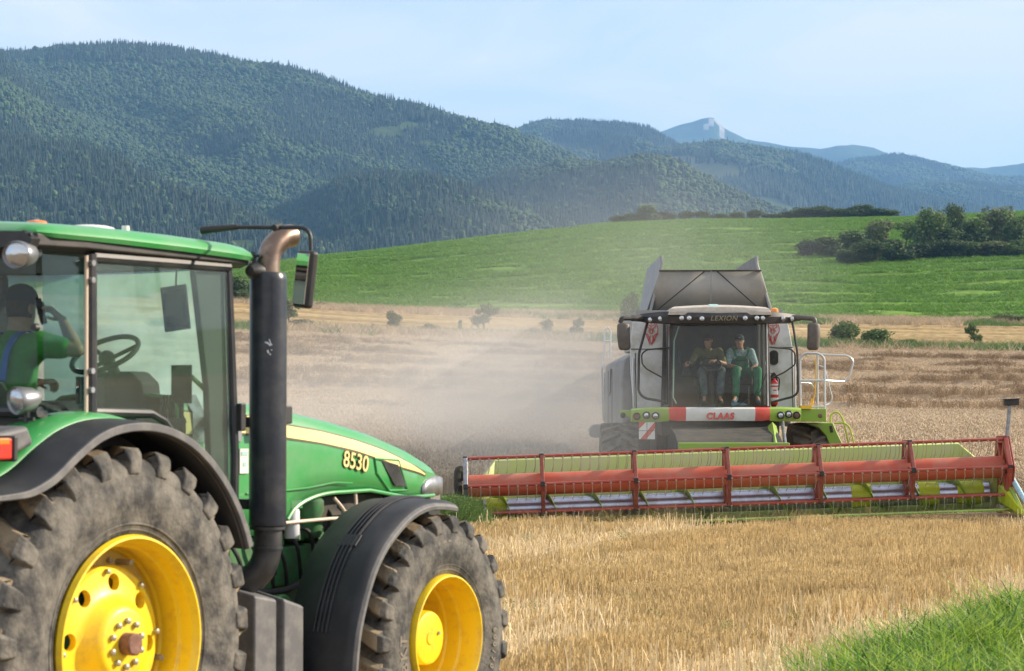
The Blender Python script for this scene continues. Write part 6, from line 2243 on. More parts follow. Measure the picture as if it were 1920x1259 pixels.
def human(label, base, J, face, up, wristdirs, clothes, cat='person', M=None, vox=.008):
    """J in the parent's frame; M places that frame in the world"""
    base = Vector(base)
    J = {k: Vector(v) - base for k, v in J.items()}
    root = thing('person', label, cat)
    root.matrix_world = (M or Matrix.Identity(4)) @ Matrix.Translation(base)
    mid = lambda a, b, t: J[a].lerp(J[b], t)
    nodes = {'pel': (J['pel'], (.125, .105)), 'wst': (mid('pel', 'che', .5), (.125, .10)), 'che': (J['che'], (.145, .11)), 'nek': (J['nek'], .055), 'hed': (J['hed'] - (J['hed'] - J['nek']) * .25, .055)}
    edges = [('pel', 'wst'), ('wst', 'che'), ('che', 'nek'), ('nek', 'hed')]
    for s in 'LR':
        nodes.update({'sh' + s: (J['sh' + s], .058), 'el' + s: (J['el' + s], .040), 'fa' + s: (mid('el' + s, 'wr' + s, .35), .040), 'wr' + s: (J['wr' + s], .024), 'hp' + s: (J['hp' + s], .085), 'kn' + s: (J['kn' + s], .055), 'ca' + s: (mid('kn' + s, 'an' + s, .3), .052), 'an' + s: (J['an' + s], .034), 'to' + s: (J['to' + s], .030)})
        edges += [('che', 'sh' + s), ('sh' + s, 'el' + s), ('el' + s, 'fa' + s), ('fa' + s, 'wr' + s), ('pel', 'hp' + s), ('hp' + s, 'kn' + s), ('kn' + s, 'ca' + s), ('ca' + s, 'an' + s), ('an' + s, 'to' + s)]
    sk = skin_mesh(nodes, edges)
    bm = bmesh.new(); bm.from_mesh(sk); bpy.data.meshes.remove(sk)
    HM_ = head_frame(J['hed'], face, up)
    head_mesh(bm, HM_)
    for s, side in (('L', 1), ('R', -1)):
        d, n_, curl = wristdirs[s]
        hand(bm, J['wr' + s], d, n_, side, curl)
    me = bpy.data.meshes.new('body'); bm.to_mesh(me); bm.free()
    me = remesh(me, vox, 2)
    me.materials.clear()
    link('body', me, 'skin', root, sharp=180)
    # shirt
    sl_ = clothes.get('sleeve', .55)
    n2 = {'wst': (mid('pel', 'che', .1), (.152, .130)), 'mid': (mid('pel', 'che', .6), (.150, .122)), 'che': (J['che'], (.165, .132)), 'nek': (mid('che', 'nek', .72), (.078, .075))}
    e2 = [('wst', 'mid'), ('mid', 'che'), ('che', 'nek')]
    for s in 'LR':
        n2['sh' + s] = (J['sh' + s], .078); n2['s2' + s] = (mid('sh' + s, 'el' + s, sl_ * .9), .064); n2['s3' + s] = (mid('sh' + s, 'el' + s, sl_), .062)
        e2 += [('che', 'sh' + s), ('sh' + s, 's2' + s), ('s2' + s, 's3' + s)]
    me = skin_mesh(n2, e2)
    me = remesh(me, .010, 3); me.materials.clear()
    link('shirt', me, clothes['shirt'], root, sharp=180)
    n3 = {'wst': (mid('pel', 'che', .22), (.158, .136)), 'pel': (J['pel'], (.160, .14))}
    e3 = [('wst', 'pel')]
    for s in 'LR':
        n3['hp' + s] = (J['hp' + s], .108); n3['th' + s] = (mid('hp' + s, 'kn' + s, .5), .096); n3['kn' + s] = (J['kn' + s], .078); n3['c' + s] = (mid('kn' + s, 'an' + s, .5), .072); n3['an' + s] = (mid('kn' + s, 'an' + s, .92), .066)
        e3 += [('pel', 'hp' + s), ('hp' + s, 'th' + s), ('th' + s, 'kn' + s), ('kn' + s, 'c' + s), ('c' + s, 'an' + s)]
    me = remesh(skin_mesh(n3, e3), .010, 3); me.materials.clear()
    link('trousers', me, clothes['trousers'], root, sharp=180)
    for s in 'LR':
        me = skin_mesh({'h': (J['an' + s] + (J['an' + s] - J['to' + s]).normalized() * .05 + Vector((0, 0, -.05)), .042), 'a': (J['an' + s] + Vector((0, 0, -.045)), .052), 't': (J['to' + s] + Vector((0, 0, -.03)), .046)}, [('h', 'a'), ('a', 't')])
        me = remesh(me, .008, 3); me.materials.clear()
        link('shoe', me, clothes['shoes'], root, sharp=180)
    # hair, or a cap with a peak
    mb = MB()
    S = []
    for z, k in ((-.05, .0), (-.02, .45), (.02, .75), (.05, 1.0), (.085, 1.0), (.108, 1.0), (.124, 1.0), (.130, 1.0)):
        wx = interp(z, (-.05, 0, .05, .085, .108, .124, .13), (.071, .078, .081, .073, .056, .032, .004)); yb = interp(z, (-.05, 0, .05, .085, .108, .124, .13), (.084, .102, .108, .096, .074, .04, .005)); yf = interp(z, (.0, .05, .085, .108, .124, .13), (.08, .088, .078, .054, .026, .004))
        front = -.02 if k < .5 else (.03 if k < .9 else yf)
        S.append([HM_ @ Vector((wx * math.cos(a), (min(yf, front) if False else (yf * k * (1 if z > .045 else .35))) * math.sin(a) if math.sin(a) > 0 else yb * math.sin(a), z)) for a in np.linspace(0, 2 * PI, 25)[:-1]])
    mb.loops(S)
    link('hair', mb.mesh('hair'), 'hair', root, sharp=180)
    if clothes.get('cap'):
        mb = MB()
        mb.loops([[HM_ @ Vector((.088 * w * math.cos(a), .104 * w * math.sin(a) - .006, z)) for a in np.linspace(0, 2 * PI, 25)[:-1]] for z, w in ((.038, 1.0), (.07, 1.0), (.10, .88), (.125, .62), (.138, .3), (.142, .02))])
        mb.loops([[HM_ @ Vector((x, .09 + .075 * math.sqrt(max(0, 1 - (x / .082) ** 2)) * t, .045 - .016 * t + dz)) for x in np.linspace(-.08, .08, 11)] for t, dz in ((-.2, 0), (1, 0))] , cap=False, closed=False)
        cap = mb.build('cap', clothes['cap'], root, sharp=40)
        if clothes.get('badge'):
            mb = MB(); mb.box((0, .102, .082), (.030, .006, .024)); me = mb.mesh('cap_badge'); me.transform(HM_); link('cap_badge', me, 'shirt_blue', cap)
    for s in (1, -1):
        mb = MB(); mb.ball(HM_ @ Vector((s * .030, .086, .022)), .0075, 8, 6); mb.build('eye', 'black_plastic', root)
    if clothes.get('glasses'):
        mb = MB()
        for s in (1, -1): mb.box((s * .031, .096, .024), (.052, .010, .034))
        mb.box((0, .098, .032), (.02, .006, .008))
        for s in (1, -1): mb.box((s * .071, .04, .030), (.006, .12, .010))
        me = mb.mesh('sunglasses'); me.transform(HM_); link('sunglasses', me, 'black_plastic', root)
    return root, J, HM_


bpy.context.view_layer.update()
TM = Matrix.Translation((TX, TY, 0)) @ Matrix.Rotation(TRZ, 4, 'Z') @ Matrix.Translation((.06, .10, .03))
Jd = dict(pel=(.12, .13, 2.10), che=(.145, .11, 2.42), nek=(.155, .13, 2.565), hed=(.160, .165, 2.70), shL=(-.065, .11, 2.50), elL=(-.16, .28, 2.24), wrL=(-.06, .56, 2.30), shR=(.345, .11, 2.50), elR=(.520, .21, 2.47), wrR=(.375, .255, 2.640),
          hpL=(.02, .18, 2.08), knL=(-.02, .62, 2.12), anL=(-.02, .78, 1.60), toL=(-.02, .95, 1.56), hpR=(.23, .18, 2.08), knR=(.28, .62, 2.12), anR=(.28, .78, 1.60), toR=(.28, .95, 1.56))
dr, Jw, HMd = human('man in green shirt and blue braces phoning in the tractor cab, seen from behind', (.12, .13, 2.02), Jd, (-.10, 1, -.05), (.0, .0, 1), {'L': ((.1, 1, .1), (0, -.1, 1), .7), 'R': ((-.72, -.18, .62), (.35, .5, .7), .55)},
                   dict(shirt='shirt_green', trousers='dark_cloth', shoes='black_plastic', cap='navy_cloth', sleeve=.58), M=TM, vox=.006)
# braces following the back
for s in (1, -1):
    mb = MB()
    P = [Vector((.145 + s * .115 - .12, y - .13, z - 2.02)) for y, z in ((.19, 2.545), (.13, 2.572), (.05, 2.55), (.0, 2.48), (-.018, 2.40), (-.02, 2.30))]
    P = [p + Vector((-s * .012 * i, 0, 0)) for i, p in enumerate(P)]
    Ls = spline(P, 6)
    mb.loops([[p + Vector((-.021, 0, 0)), p + Vector((.021, 0, 0)), p + Vector((.021, -.008, .004)), p + Vector((-.021, -.008, .004))] for p in Ls])
    mb.build('brace', 'strap_blue', dr)
ph = thing('mobile_phone', 'black mobile phone held to the ear of the tractor driver', 'phone')
ph.matrix_world = TM @ Matrix.Translation((.285, .185, 2.685)) @ Euler((R_(10), R_(-12), R_(15))).to_matrix().to_4x4()
mb = MB(); mb.box((0, 0, 0), (.012, .070, .145)); mb.build('case', 'black_plastic', ph, bevel=.006)
mb = MB(); mb.box((-.0065, 0, 0), (.002, .062, .125)); mb.build('screen', 'mirror_shell', ph)

CM = Matrix.Translation((CX, CY, 0))
Jc = dict(pel=(-.03, 1.12, 2.84), che=(-.02, 1.16, 3.13), nek=(-.015, 1.12, 3.30), hed=(-.03, 1.05, 3.435), shL=(.185, 1.12, 3.235), elL=(.275, .90, 2.99), wrL=(.08, .72, 3.05), shR=(-.225, 1.12, 3.235), elR=(-.36, .98, 2.98), wrR=(-.44, .72, 3.01),
          hpL=(.09, 1.06, 2.83), knL=(.19, .62, 2.86), anL=(.14, .48, 2.36), toL=(.15, .32, 2.28), hpR=(-.13, 1.06, 2.83), knR=(-.18, .62, 2.86), anR=(-.15, .50, 2.36), toR=(-.17, .34, 2.28))
human('harvester driver in sunglasses and dark olive shirt with one arm on the steering wheel', (-.03, 1.1, 2.74), Jc, (-.55, -1, -.10), (0, 0, 1), {'L': ((-1, -.25, -.05), (0, -.3, 1), .6), 'R': ((-.3, -1, -.1), (0, -.2, 1), .7)},
      dict(shirt='olive_cloth', trousers='jeans', shoes='black_plastic', sleeve=.8, glasses=True), M=CM)
Jp = dict(pel=(.60, 1.12, 2.82), che=(.605, 1.16, 3.11), nek=(.60, 1.11, 3.285), hed=(.575, 1.04, 3.425), shL=(.80, 1.12, 3.22), elL=(.885, 1.00, 2.96), wrL=(.82, .76, 2.94), shR=(.405, 1.12, 3.22), elR=(.33, 1.0, 2.96), wrR=(.50, .76, 2.93),
          hpL=(.71, 1.06, 2.81), knL=(.88, .62, 2.86), anL=(.86, .55, 2.36), toL=(.86, .38, 2.28), hpR=(.50, 1.06, 2.81), knR=(.475, .60, 2.87), anR=(.44, .46, 2.36), toR=(.38, .30, 2.28))
pr, Jq, HMp = human('passenger in green overalls, pale blue shirt and dark cap beside the harvester driver', (.60, 1.1, 2.74), Jp, (-.12, -1, -.12), (0, 0, 1), {'L': ((-.3, -1, -.3), (0, -.3, 1), .6), 'R': ((.4, -1, -.2), (0, -.3, 1), .6)},
                    dict(shirt='shirt_blue', trousers='overall_green', shoes='shoe_blue', cap='navy_cloth', badge=True, sleeve=.85), M=CM)
o_ = Vector((.60, 1.1, 2.74))
mb = MB()
mb.loops([[Vector((.605 + w * math.sin(a), 1.155 - .150 * d_ * math.cos(a), z)) - o_ for a in np.linspace(-1.15, 1.15, 11)] for z, w, d_ in ((2.86, .175, 1.12), (2.96, .165, 1.06), (3.06, .15, 1.04), (3.14, .125, 1.05))], cap=False, closed=False)
bib = mb.build('bib', 'overall_green', pr)
q = bib.modifiers.new('thick', 'SOLIDIFY'); q.thickness = .012
mb = MB(); mb.loops([[Vector((.605 + w * math.sin(a), 1.150 - .152 * 1.06 * math.cos(a), z)) - o_ for a in np.linspace(-.7, .7, 7)] for z, w in ((3.04, .155), (3.075, .15))], cap=False, closed=False)
mb.build('bib_pocket', 'dark_shirt', bib)
for s in (1, -1):
    mb = MB(); P = spline([Vector((.605 + s * .10, 1.02, 3.13)) - o_, Vector((.605 + s * .13, 1.03, 3.22)) - o_, Vector((.605 + s * .14, 1.10, 3.30)) - o_, Vector((.605 + s * .13, 1.24, 3.28)) - o_], 5)
    mb.loops([[p + Vector((-.02, 0, 0)), p + Vector((.02, 0, 0)), p + Vector((.02, -.008, .005)), p + Vector((-.02, -.008, .005))] for p in P]); mb.build('strap', 'overall_green', pr)
# blue bottle lying behind the windscreen
bo = thing('plastic_bottle', 'blue plastic bottle lying on the cab floor behind the windscreen', 'bottle', (CX + .50, CY + .22, 2.205))
mb = MB(); mb.lathe([(-.17, .001), (-.17, .035), (-.16, .042), (.06, .042), (.11, .018), (.14, .016), (.14, .001)], (0, 0, 0), 'x', 20); mb.build('bottle_body', 'bottle_blue', bo)
mb = MB(); mb.lathe([(.135, .019), (.165, .019), (.165, .001)], (0, 0, 0), 'x', 16); mb.build('bottle_cap', 'black_plastic', bo)

# ------------------------------------------------------------------ bushes and trees
mat('leaf_dark', (0.050, 0.092, 0.022), 0.7, rnd=0.25, var=(0.080, 0.125, 0.028), vs=2.5, trans=0.25)
mat('leaf_mid', (0.070, 0.12, 0.026), 0.7, rnd=0.25, var=(0.105, 0.155, 0.036), vs=2.5, trans=0.25)
mat('leaf_light', (0.13, 0.165, 0.06), 0.7, rnd=0.25, var=(0.17, 0.195, 0.075), vs=2.5, trans=0.25)
mat('bark', (0.10, 0.075, 0.05), 0.9, var=(0.15, 0.12, 0.085), vs=4)


def leaves(lobes, n, size, seed):
    """leaf-sized faces through the volume of several lobes: (cx, cy, cz, rx, ry, rz)"""
    rg = np.random.default_rng(seed)
    lob = np.array(lobes, float)
    w = (lob[:, 3] * lob[:, 4] * lob[:, 5]) ** (2 / 3)
    k = rg.choice(len(lob), n, p=w / w.sum())
    d = rg.normal(size=(n, 3)); d /= np.linalg.norm(d, axis=1)[:, None]
    rad = rg.uniform(0.35, 1.0, n) ** 0.55
    rad *= 1 + 0.50 * (fbm(d[:, 0] * 2.2 + 9 * k, d[:, 1] * 2.2 + d[:, 2] * 2.0, seed, 2) - .5) * 2
    P = lob[k, :3] + d * rad[:, None] * lob[k, 3:]
    P[:, 2] = np.maximum(P[:, 2], size * .3)
    nn = d + rg.normal(size=(n, 3)) * 0.75; nn /= np.linalg.norm(nn, axis=1)[:, None]
    t = np.cross(nn, rg.normal(size=(n, 3))); t /= np.linalg.norm(t, axis=1)[:, None]
    b = np.cross(nn, t)
    s = size * rg.uniform(0.55, 1.3, n)[:, None]
    V = np.stack([P - t * s, P - b * s * .55 + nn * s * .15, P + t * s, P + b * s * .55 + nn * s * .15], 1).reshape(-1, 3)
    me = bpy.data.meshes.new('crown')
    me.vertices.add(len(V)); me.vertices.foreach_set('co', V.astype(np.float32).ravel())
    me.loops.add(4 * n); me.loops.foreach_set('vertex_index', np.arange(4 * n, dtype=np.int32))
    me.polygons.add(n); me.polygons.foreach_set('loop_start', np.arange(0, 4 * n, 4, dtype=np.int32)); me.polygons.foreach_set('loop_total', np.full(n, 4, np.int32))
    me.update(calc_edges=True)
    return me


def rl(seed, n, shape):
    rd = random.Random(seed)
    out = []
    for i in range(n):
        a = rd.random() * 6.28
        if shape == 'bush':
            q = rd.uniform(.05, .30); z = rd.uniform(.18, .78); r = rd.uniform(.19, .29)
            if z > .5: q *= .6
        elif shape == 'tree':
            q = rd.uniform(.05, .38); z = rd.uniform(.46, .90); r = rd.uniform(.08, .15)
            if z > .78: q *= .6
        elif shape == 'ivy':
            q = rd.uniform(.05, .24); z = rd.uniform(.12, .80); r = rd.uniform(.19, .27)
        else:
            q = rd.uniform(.0, .24); z = rd.uniform(.42, .90); r = rd.uniform(.09, .16)
        out.append((q * math.cos(a), q * math.sin(a), z, r, r, r * rd.uniform(.75, 1.05)))
    return out


def trunk_mesh(kind, seed):
    rd = random.Random(seed)
    mb = MB()
    if kind in ('bush', 'ivy'):
        for i in range(4):
            a = rd.random() * 6.28
            mb.tube([(0.03 * math.cos(a), .03 * math.sin(a), -.03), (.1 * math.cos(a), .1 * math.sin(a), .25), (.2 * math.cos(a), .2 * math.sin(a), .5)], [.03, .022, .008], 6)
    else:
        t = .020 if kind == 'tree' else .014
        mb.tube([(0, 0, -.03), (.01, 0, .3), (-.01, .01, .6), (.0, 0, .86)], [t * 1.3, t, t * .7, t * .2], 8)
        for i in range(6):
            a = rd.random() * 6.28; z = rd.uniform(.35, .6); q = rd.uniform(.15, .3)
            mb.tube([(0, 0, z), (q * .5 * math.cos(a), q * .5 * math.sin(a), z + .1), (q * math.cos(a), q * math.sin(a), z + .24)], [t * .55, t * .4, t * .1], 5)
    return mb.mesh('trunk')


KIND = {}
for kind, n, lob, size, vs in (('bush', 3600, 10, .040, 4), ('ivy', 4200, 14, .034, 2), ('tree', 1700, 15, .030, 3), ('sapling', 520, 8, .034, 3)):
    KIND[kind] = [(leaves(rl(10 * s + len(kind), lob, kind), n, size, s + 3), trunk_mesh(kind, s)) for s in range(vs)]


def plant(kind, name, label, cat, p, hgt, wid, leaf, group, seed):
    cr_, tr_ = KIND[kind][seed % len(KIND[kind])]
    t = thing(name, label, cat, p, (seed * 1.7) % 6.28, group)
    key = ('crown', kind, seed % len(KIND[kind]), leaf)
    if key not in KIND:
        m = cr_.copy(); m.materials.append(_M[leaf]); KIND[key] = m
    if not tr_.materials: tr_.materials.append(_M['bark'])
    c = bpy.data.objects.new('crown', KIND[key]); COL.objects.link(c); c.parent = t
    s = bpy.data.objects.new('trunk' if kind in ('tree', 'sapling') else 'stems', tr_); COL.objects.link(s); s.parent = t
    for o in (c, s): o.scale = (wid, wid, hgt)
    return t


def put(u, vb, vt, wpx, kind, name, label, cat, leaf, group, seed, D=None):
    p = hit(u, vb) if D is None else None
    if p is None:
        x = at(u, vb, D).x
        p = Vector((x, D, gz(x, D)))
    k = p.y / FPX
    plant(kind, name, label, cat, (p.x, p.y, gz(p.x, p.y) - .1), (vb - vt) * k * 1.12 + .1, wpx * k * 1.45, leaf, group, seed)


g1_ = 'trees and bushes along the near field margin'
for i, a in enumerate([
    (541, 622, 560, 60, 'tree', 'small_tree', 'small hazy tree just right of the tall black exhaust', 'tree', 'leaf_mid'),
    (571, 626, 598, 62, 'bush', 'bush', 'wide grey green bush beside the exhaust in the near field margin', 'bush', 'leaf_light'),
    (699, 627, 606, 10, 'sapling', 'sapling', 'thin bare sapling left of the dusty small tree', 'sapling', 'leaf_light'),
    (733, 629, 583, 36, 'tree', 'small_tree', 'small dusty tree with a thin trunk above the tractor hood', 'tree', 'leaf_light'),
    (806, 634, 609, 34, 'bush', 'bush', 'rounded dusty bush, left one of a touching pair', 'bush', 'leaf_mid'),
    (836, 635, 615, 30, 'bush', 'bush', 'lower dusty bush, right one of a touching pair', 'bush', 'leaf_light'),
    (862, 634, 600, 20, 'sapling', 'sapling', 'slim young sapling between the paired bushes and the broad tree', 'sapling', 'leaf_light'),
    (907, 640, 575, 50, 'tree', 'small_tree', 'broad crowned small tree, tallest along the dusty field margin', 'tree', 'leaf_mid'),
    (1003, 642, 618, 32, 'bush', 'bush', 'low pale bush under the leaning dusty tree', 'bush', 'leaf_light'),
    (1026, 641, 601, 30, 'tree', 'small_tree', 'leaning small tree above the low pale bush', 'tree', 'leaf_light'),
    (1081, 644, 598, 28, 'tree', 'small_tree', 'faint small tree in the dust left of the harvester', 'tree', 'leaf_light'),
    (1180, 645, 556, 52, 'tree', 'small_tree', 'dark small tree rising behind the left harvester mirror', 'tree', 'leaf_dark'),
    (1588, 658, 608, 56, 'bush', 'bush', 'large dark green bush right of the harvester mirror', 'bush', 'leaf_mid'),
    (1644, 658, 613, 56, 'bush', 'bush', 'rounded dark green bush, second one right of the harvester', 'bush', 'leaf_mid'),
    (1697, 659, 638, 46, 'bush', 'bush', 'low spreading bush right of the two rounded green bushes', 'bush', 'leaf_dark'),
    (1554, 652, 632, 9, 'sapling', 'sapling', 'tiny shrub left of the large green bush', 'shrub', 'leaf_mid'),
    (1827, 664, 613, 32, 'tree', 'small_tree', 'young tree with thin bare trunk alone in the right margin', 'tree', 'leaf_mid'),
    (1850, 662, 646, 16, 'bush', 'bush', 'small round bush beside the young tree', 'bush', 'leaf_mid'),
    (1770, 662, 648, 40, 'bush', 'bush', 'low ragged bush left of the lone young tree', 'bush', 'leaf_light'),
]):
    put(*a, g1_, i, D=219 + (i * 37 % 5))
g2_ = 'bushes along the far field margin'
for i, a in enumerate([
    (447, 570, 522, 70, 'bush', 'bush', 'big dark bush between the cab and the exhaust at the far margin', 'bush', 'leaf_dark'),
    (604, 584, 570, 30, 'bush', 'bush', 'low dark bush at the edge of the green field near the mirror', 'bush', 'leaf_mid'),
    (1886, 618, 597, 46, 'bush', 'bush', 'dark scrub bush at the far margin near the right edge', 'bush', 'leaf_light'),
    (1846, 615, 601, 34, 'bush', 'bush', 'brownish low bush left of the dark scrub at the right edge', 'bush', 'leaf_light'),
    (1915, 618, 601, 40, 'bush', 'bush', 'scrub bush cut by the right edge of the picture', 'bush', 'leaf_mid'),
]):
    put(*a, g2_, i + 2, D=331)
g3_ = 'trees and bushes of the dark hedge on the green slope'
for i, a in enumerate([
    (1518, 456, 424, 50, 'bush', 'bush', 'lowest bush at the left tip of the dark hedge', 'bush', 'leaf_dark', 512),
    (1556, 458, 418, 62, 'bush', 'bush', 'second bush from the left tip of the dark hedge', 'bush', 'leaf_dark', 514),
    (1602, 455, 413, 66, 'bush', 'bush', 'third bush from the left tip of the dark hedge', 'bush', 'leaf_dark', 522),
    (1592, 466, 440, 52, 'bush', 'bush', 'front bush at the left end beside the bare earth patch', 'bush', 'leaf_dark', 492),
    (1634, 467, 426, 72, 'bush', 'bush', 'broad front bush of the hedge with its shadow to the left', 'bush', 'leaf_dark', 494),
    (1676, 464, 420, 66, 'bush', 'bush', 'dense front bush left of the tall round tree', 'bush', 'leaf_dark', 500),
    (1700, 458, 398, 58, 'tree', 'hedge_tree', 'medium tree touching the tall round tree on its left', 'tree', 'leaf_mid', 516),
    (1740, 458, 369, 64, 'ivy', 'round_tree', 'tall round topped tree, highest in the dark hedge', 'tree', 'leaf_mid', 510),
    (1790, 452, 374, 34, 'ivy', 'hedge_tree', 'slender tall tree just right of the round topped one', 'tree', 'leaf_mid', 530),
    (1778, 457, 402, 58, 'bush', 'bush', 'tall bush under the slender tree in the hedge', 'bush', 'leaf_dark', 512),
    (1822, 454, 396, 66, 'bush', 'bush', 'wide tall bush between the slender tree and the pale tree', 'bush', 'leaf_mid', 520),
    (1872, 452, 380, 66, 'bush', 'pale_tree', 'paler olive domed tree near the right end of the hedge', 'tree', 'leaf_light', 528),
    (1908, 450, 391, 52, 'bush', 'bush', 'bush right of the pale domed tree in the hedge', 'bush', 'leaf_mid', 522),
    (1938, 450, 384, 60, 'tree', 'hedge_tree', 'tree of the hedge cut by the right edge', 'tree', 'leaf_mid', 526),
    (1718, 459, 430, 56, 'bush', 'bush', 'low bush at the foot of the tall round tree', 'bush', 'leaf_dark', 504),
    (1766, 457, 424, 54, 'bush', 'bush', 'low bush at the foot of the slender tree', 'bush', 'leaf_dark', 506),
    (1812, 454, 424, 60, 'bush', 'bush', 'low front bush below the wide tall bush', 'bush', 'leaf_mid', 506),
    (1860, 452, 420, 62, 'bush', 'bush', 'yellowish front bush below the pale domed tree', 'bush', 'leaf_light', 508),
    (1908, 450, 420, 60, 'bush', 'bush', 'low front bush at the right end of the hedge', 'bush', 'leaf_mid', 508),
    (1650, 450, 402, 48, 'bush', 'bush', 'olive bush behind the front row left of the medium tree', 'bush', 'leaf_light', 540),
]):
    a = list(a); a[2] += 1
    put(*a[:9], g3_, i, D=a[9])
g4_ = 'bushes of the low hedge on the crest'
for i, (u, vt, w) in enumerate([(1160, 408, 34), (1188, 402, 40), (1217, 390, 46), (1250, 401, 38), (1290, 400, 34), (1320, 398, 34), (1352, 404, 34), (1384, 402, 34), (1417, 398, 30), (1445, 404, 34),
                               (1476, 401, 42), (1508, 394, 46), (1542, 391, 50), (1576, 393, 48), (1612, 389, 54), (1640, 395, 46), (1668, 398, 46), (1530, 398, 40), (1596, 398, 40)]):
    vb = interp(u, UB, VC) + 3
    lab = 'low dark bush in the hedge line on the crest of the green field'
    if i == 2: lab = 'largest rounded bush of the crest hedge, above the raised grain tank flap'
    put(u, vb, vt, w, 'bush', 'bush', lab, 'bush', ('leaf_dark', 'leaf_mid')[i % 3 == 1], g4_, i, D=724)
# lone trees on the bare left end of the main ridge, and straw left below the header
for i, (u, vt, lab) in enumerate(((23, 87, 'leftmost lone spruce on the bare mountain top'), (38, 84, 'middle lone spruce on the bare mountain top'), (52, 82, 'right lone spruce on the bare mountain top'))):
    Dr = 4000 - .35 * u
    X = (u - 960) / FPX * Dr
    z = float(mount_z(near_layers, np.array([float(u)]), np.array([Dr]))[0])
    t = thing('spruce', lab, 'tree', (X, Dr, z - .5), i, 'lone spruces on the ridge')
    mb = conifer(20 + i, 1, .17); me = mb.mesh('crown'); c = link('crown', me, 'spruce', t); c.scale = (15, 15, 15)
    mb = MB(); mb.tube([(0, 0, -1), (0, 0, 6)], [.35, .2], 6); mb.build('trunk', 'bark', t)
st = [proto('straw_wisp', blades(22, .5, .34, .007, .9, curve=.3, seg=3, hv=.5, seed=s, flop=.65), 'straw') for s in (71, 72, 73)]
n = 620
X_ = rng.uniform(.2, 8.2, n); D_ = rng.normal(37.0, .22, n)
kp = rng.random(n) < .35 + .65 * sstep(.4, .6, fbm(X_ / .8, D_ * 0, 77, 2))
X_, D_ = X_[kp], D_[kp]; n = len(X_)
o = scatter('loose_straw', np.stack([X_, D_, ground_z(X_, D_) + rng.uniform(0, .10, n)], -1), rng.uniform(0, 6.28, n), rng.uniform(.35, .8, n), st, rng.integers(0, 3, n), rng.normal(0, .3, (n, 2)))
prop(o, 'loose cut straw gathering under the cutting header', 'straw', kind='stuff')

# ------------------------------------------------------------------ separate pieces become parts of their own
def split_loose(o):
    bm = bmesh.new(); bm.from_mesh(o.data)
    seen, isl = set(), []
    for v in bm.verts:
        if v.index in seen: continue
        st_, comp = [v], []
        seen.add(v.index)
        while st_:
            w = st_.pop(); comp.append(w.index)
            for e in w.link_edges:
                q = e.other_vert(w)
                if q.index not in seen: seen.add(q.index); st_.append(q)
        isl.append(comp)
    bm.free()
    if len(isl) < 2: return [o]
    out = [o]
    co = np.zeros(len(o.data.vertices) * 3, np.float32); o.data.vertices.foreach_get('co', co); co = co.reshape(-1, 3)
    pol = [tuple(p.vertices) for p in o.data.polygons]
    own = {}
    for i, c in enumerate(isl):
        for k in c: own[k] = i
    groups = [[] for _ in isl]
    for p in pol: groups[own[p[0]]].append(p)
    nm = o.name.split('.')[0]
    for i, c in enumerate(isl):
        mp_ = {k: j for j, k in enumerate(c)}
        me = bpy.data.meshes.new(nm)
        me.from_pydata([tuple(co[k]) for k in c], [], [tuple(mp_[k] for k in p) for p in groups[i]])
        for m in o.data.materials: me.materials.append(m)
        me.polygons.foreach_set('use_smooth', [True] * len(me.polygons))
        me.set_sharp_from_angle(angle=R_(35))
        if i == 0:
            o.data = me
        else:
            c2 = o.copy(); c2.data = me; COL.objects.link(c2); out.append(c2)
    return out


SINGULAR = {'bolts': 'bolt'}
for o in list(SC.objects):
    b = o.name.split('.')[0]
    if b in ('bolts', 'rim_lug', 'hinge', 'fuel_pipe', 'hose', 'lever_knob', 'info_plate', 'bar_bearing', 'label_band', 'auger_finger', 'exhaust_bracket', 'lamp_recess', 'seat', 'marker_lamp', 'muffler_shade_strip', 'panel_seam', 'info_mark', 'gasket'):
        if b == 'seat' and o.parent is not comb: continue
        if b in SINGULAR: o.name = SINGULAR[b]
        split_loose(o)

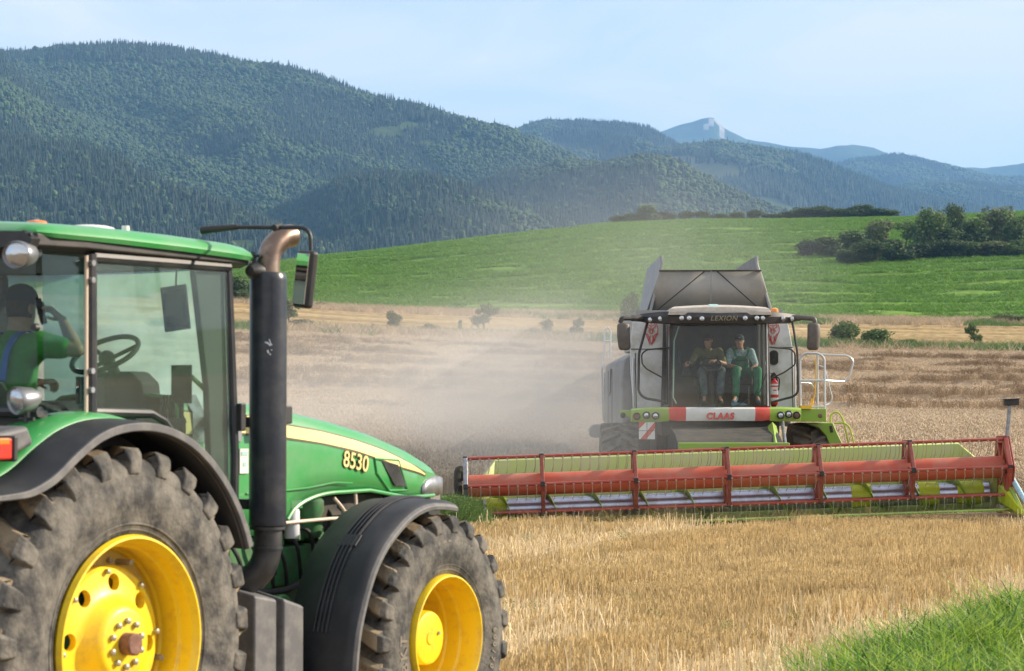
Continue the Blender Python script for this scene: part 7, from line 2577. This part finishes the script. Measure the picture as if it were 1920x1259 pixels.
# ------------------------------------------------------------------ dust thrown up by the harvester
def dust_mat(name, dens, col, scale, c, r, aniso=0.2):
    m = bpy.data.materials.new(name)
    m.use_nodes = True
    nt = m.node_tree
    nt.nodes.clear()
    o_ = nt.nodes.new('ShaderNodeOutputMaterial')
    pv = nt.nodes.new('ShaderNodeVolumePrincipled')
    pv.inputs['Color'].default_value = (*col, 1)
    pv.inputs['Anisotropy'].default_value = aniso
    tc = nt.nodes.new('ShaderNodeTexCoord')
    # soft ellipsoid falloff times billowing noise
    sb = nt.nodes.new('ShaderNodeVectorMath'); sb.operation = 'SUBTRACT'; sb.inputs[1].default_value = c
    dv = nt.nodes.new('ShaderNodeVectorMath'); dv.operation = 'DIVIDE'; dv.inputs[1].default_value = r
    ln = nt.nodes.new('ShaderNodeVectorMath'); ln.operation = 'LENGTH'
    mr = nt.nodes.new('ShaderNodeMapRange'); mr.interpolation_type = 'SMOOTHSTEP'
    mr.inputs[1].default_value = 1.0; mr.inputs[2].default_value = 0.15; mr.inputs[3].default_value = 0.0; mr.inputs[4].default_value = 1.0
    n = nt.nodes.new('ShaderNodeTexNoise'); n.inputs['Scale'].default_value = scale; n.inputs['Detail'].default_value = 3; n.inputs['Roughness'].default_value = .55
    r2 = nt.nodes.new('ShaderNodeMapRange'); r2.inputs[1].default_value = .3; r2.inputs[2].default_value = .7; r2.inputs[3].default_value = .35; r2.inputs[4].default_value = 1.25
    mu = nt.nodes.new('ShaderNodeMath'); mu.operation = 'MULTIPLY'
    m2 = nt.nodes.new('ShaderNodeMath'); m2.operation = 'MULTIPLY'; m2.inputs[1].default_value = dens
    lk = nt.links.new
    lk(tc.outputs['Object'], sb.inputs[0]); lk(sb.outputs[0], dv.inputs[0]); lk(dv.outputs[0], ln.inputs[0]); lk(ln.outputs['Value'], mr.inputs[0])
    lk(tc.outputs['Object'], n.inputs['Vector']); lk(n.outputs['Fac'], r2.inputs[0])
    lk(mr.outputs[0], mu.inputs[0]); lk(r2.outputs[0], mu.inputs[1]); lk(mu.outputs[0], m2.inputs[0]); lk(m2.outputs[0], pv.inputs['Density'])
    lk(pv.outputs[0], o_.inputs['Volume'])
    m.cycles.volume_step_rate = 1.0 if hasattr(m.cycles, 'volume_step_rate') else 1
    _M[name] = m


def dust(c, r, dens, col, scale, label):
    dust_mat('dust_%d' % len(_M), dens, col, scale, (0, 0, 0), r)
    nm = list(_M)[-1]
    mb = MB(); mb.ball((0, 0, 0), r, 32, 20)
    o = mb.build('dust', nm)
    o.location = c
    prop(o, label, 'dust', kind='stuff')
    return o


DC_ = (0.86, 0.86, 0.84)
dust((-2.0, 53.0, 1.4), (9.5, 13.5, 4.2), 0.09, DC_, .22, 'beige dust cloud drifting across the wheat left of the harvester')
dust((0.6, 48.5, 1.6), (4.2, 7.0, 3.8), 0.13, DC_, .4, 'thick dust boiling up beside the dusty flank of the harvester')
dust((2.6, 51.0, 4.6), (6.5, 7.0, 4.6), 0.034, DC_, .35, 'thin dust rising behind the grain tank of the harvester')
dust((0.9, 40.6, 1.3), (4.2, 4.2, 2.2), 0.070, DC_, .5, 'fine dust hanging over the left half of the header')

# ------------------------------------------------------------------ air: haze over the whole valley
hb = MB()
hb.box((0, 6000, 645), (16000, 13400, 1520))
m = bpy.data.materials.new('haze')
m.use_nodes = True
nt = m.node_tree
nt.nodes.clear()
o_ = nt.nodes.new('ShaderNodeOutputMaterial')
pv = nt.nodes.new('ShaderNodeVolumePrincipled')
pv.inputs['Color'].default_value = (0.28, 0.56, 1.0, 1)
pv.inputs['Density'].default_value = 0.80e-4
pv.inputs['Anisotropy'].default_value = 0.0
nt.links.new(pv.outputs[0], o_.inputs['Volume'])
_M['haze'] = m
hz = hb.build('haze', 'haze')
prop(hz, 'thin bluish summer haze filling the valley', 'haze', kind='stuff')
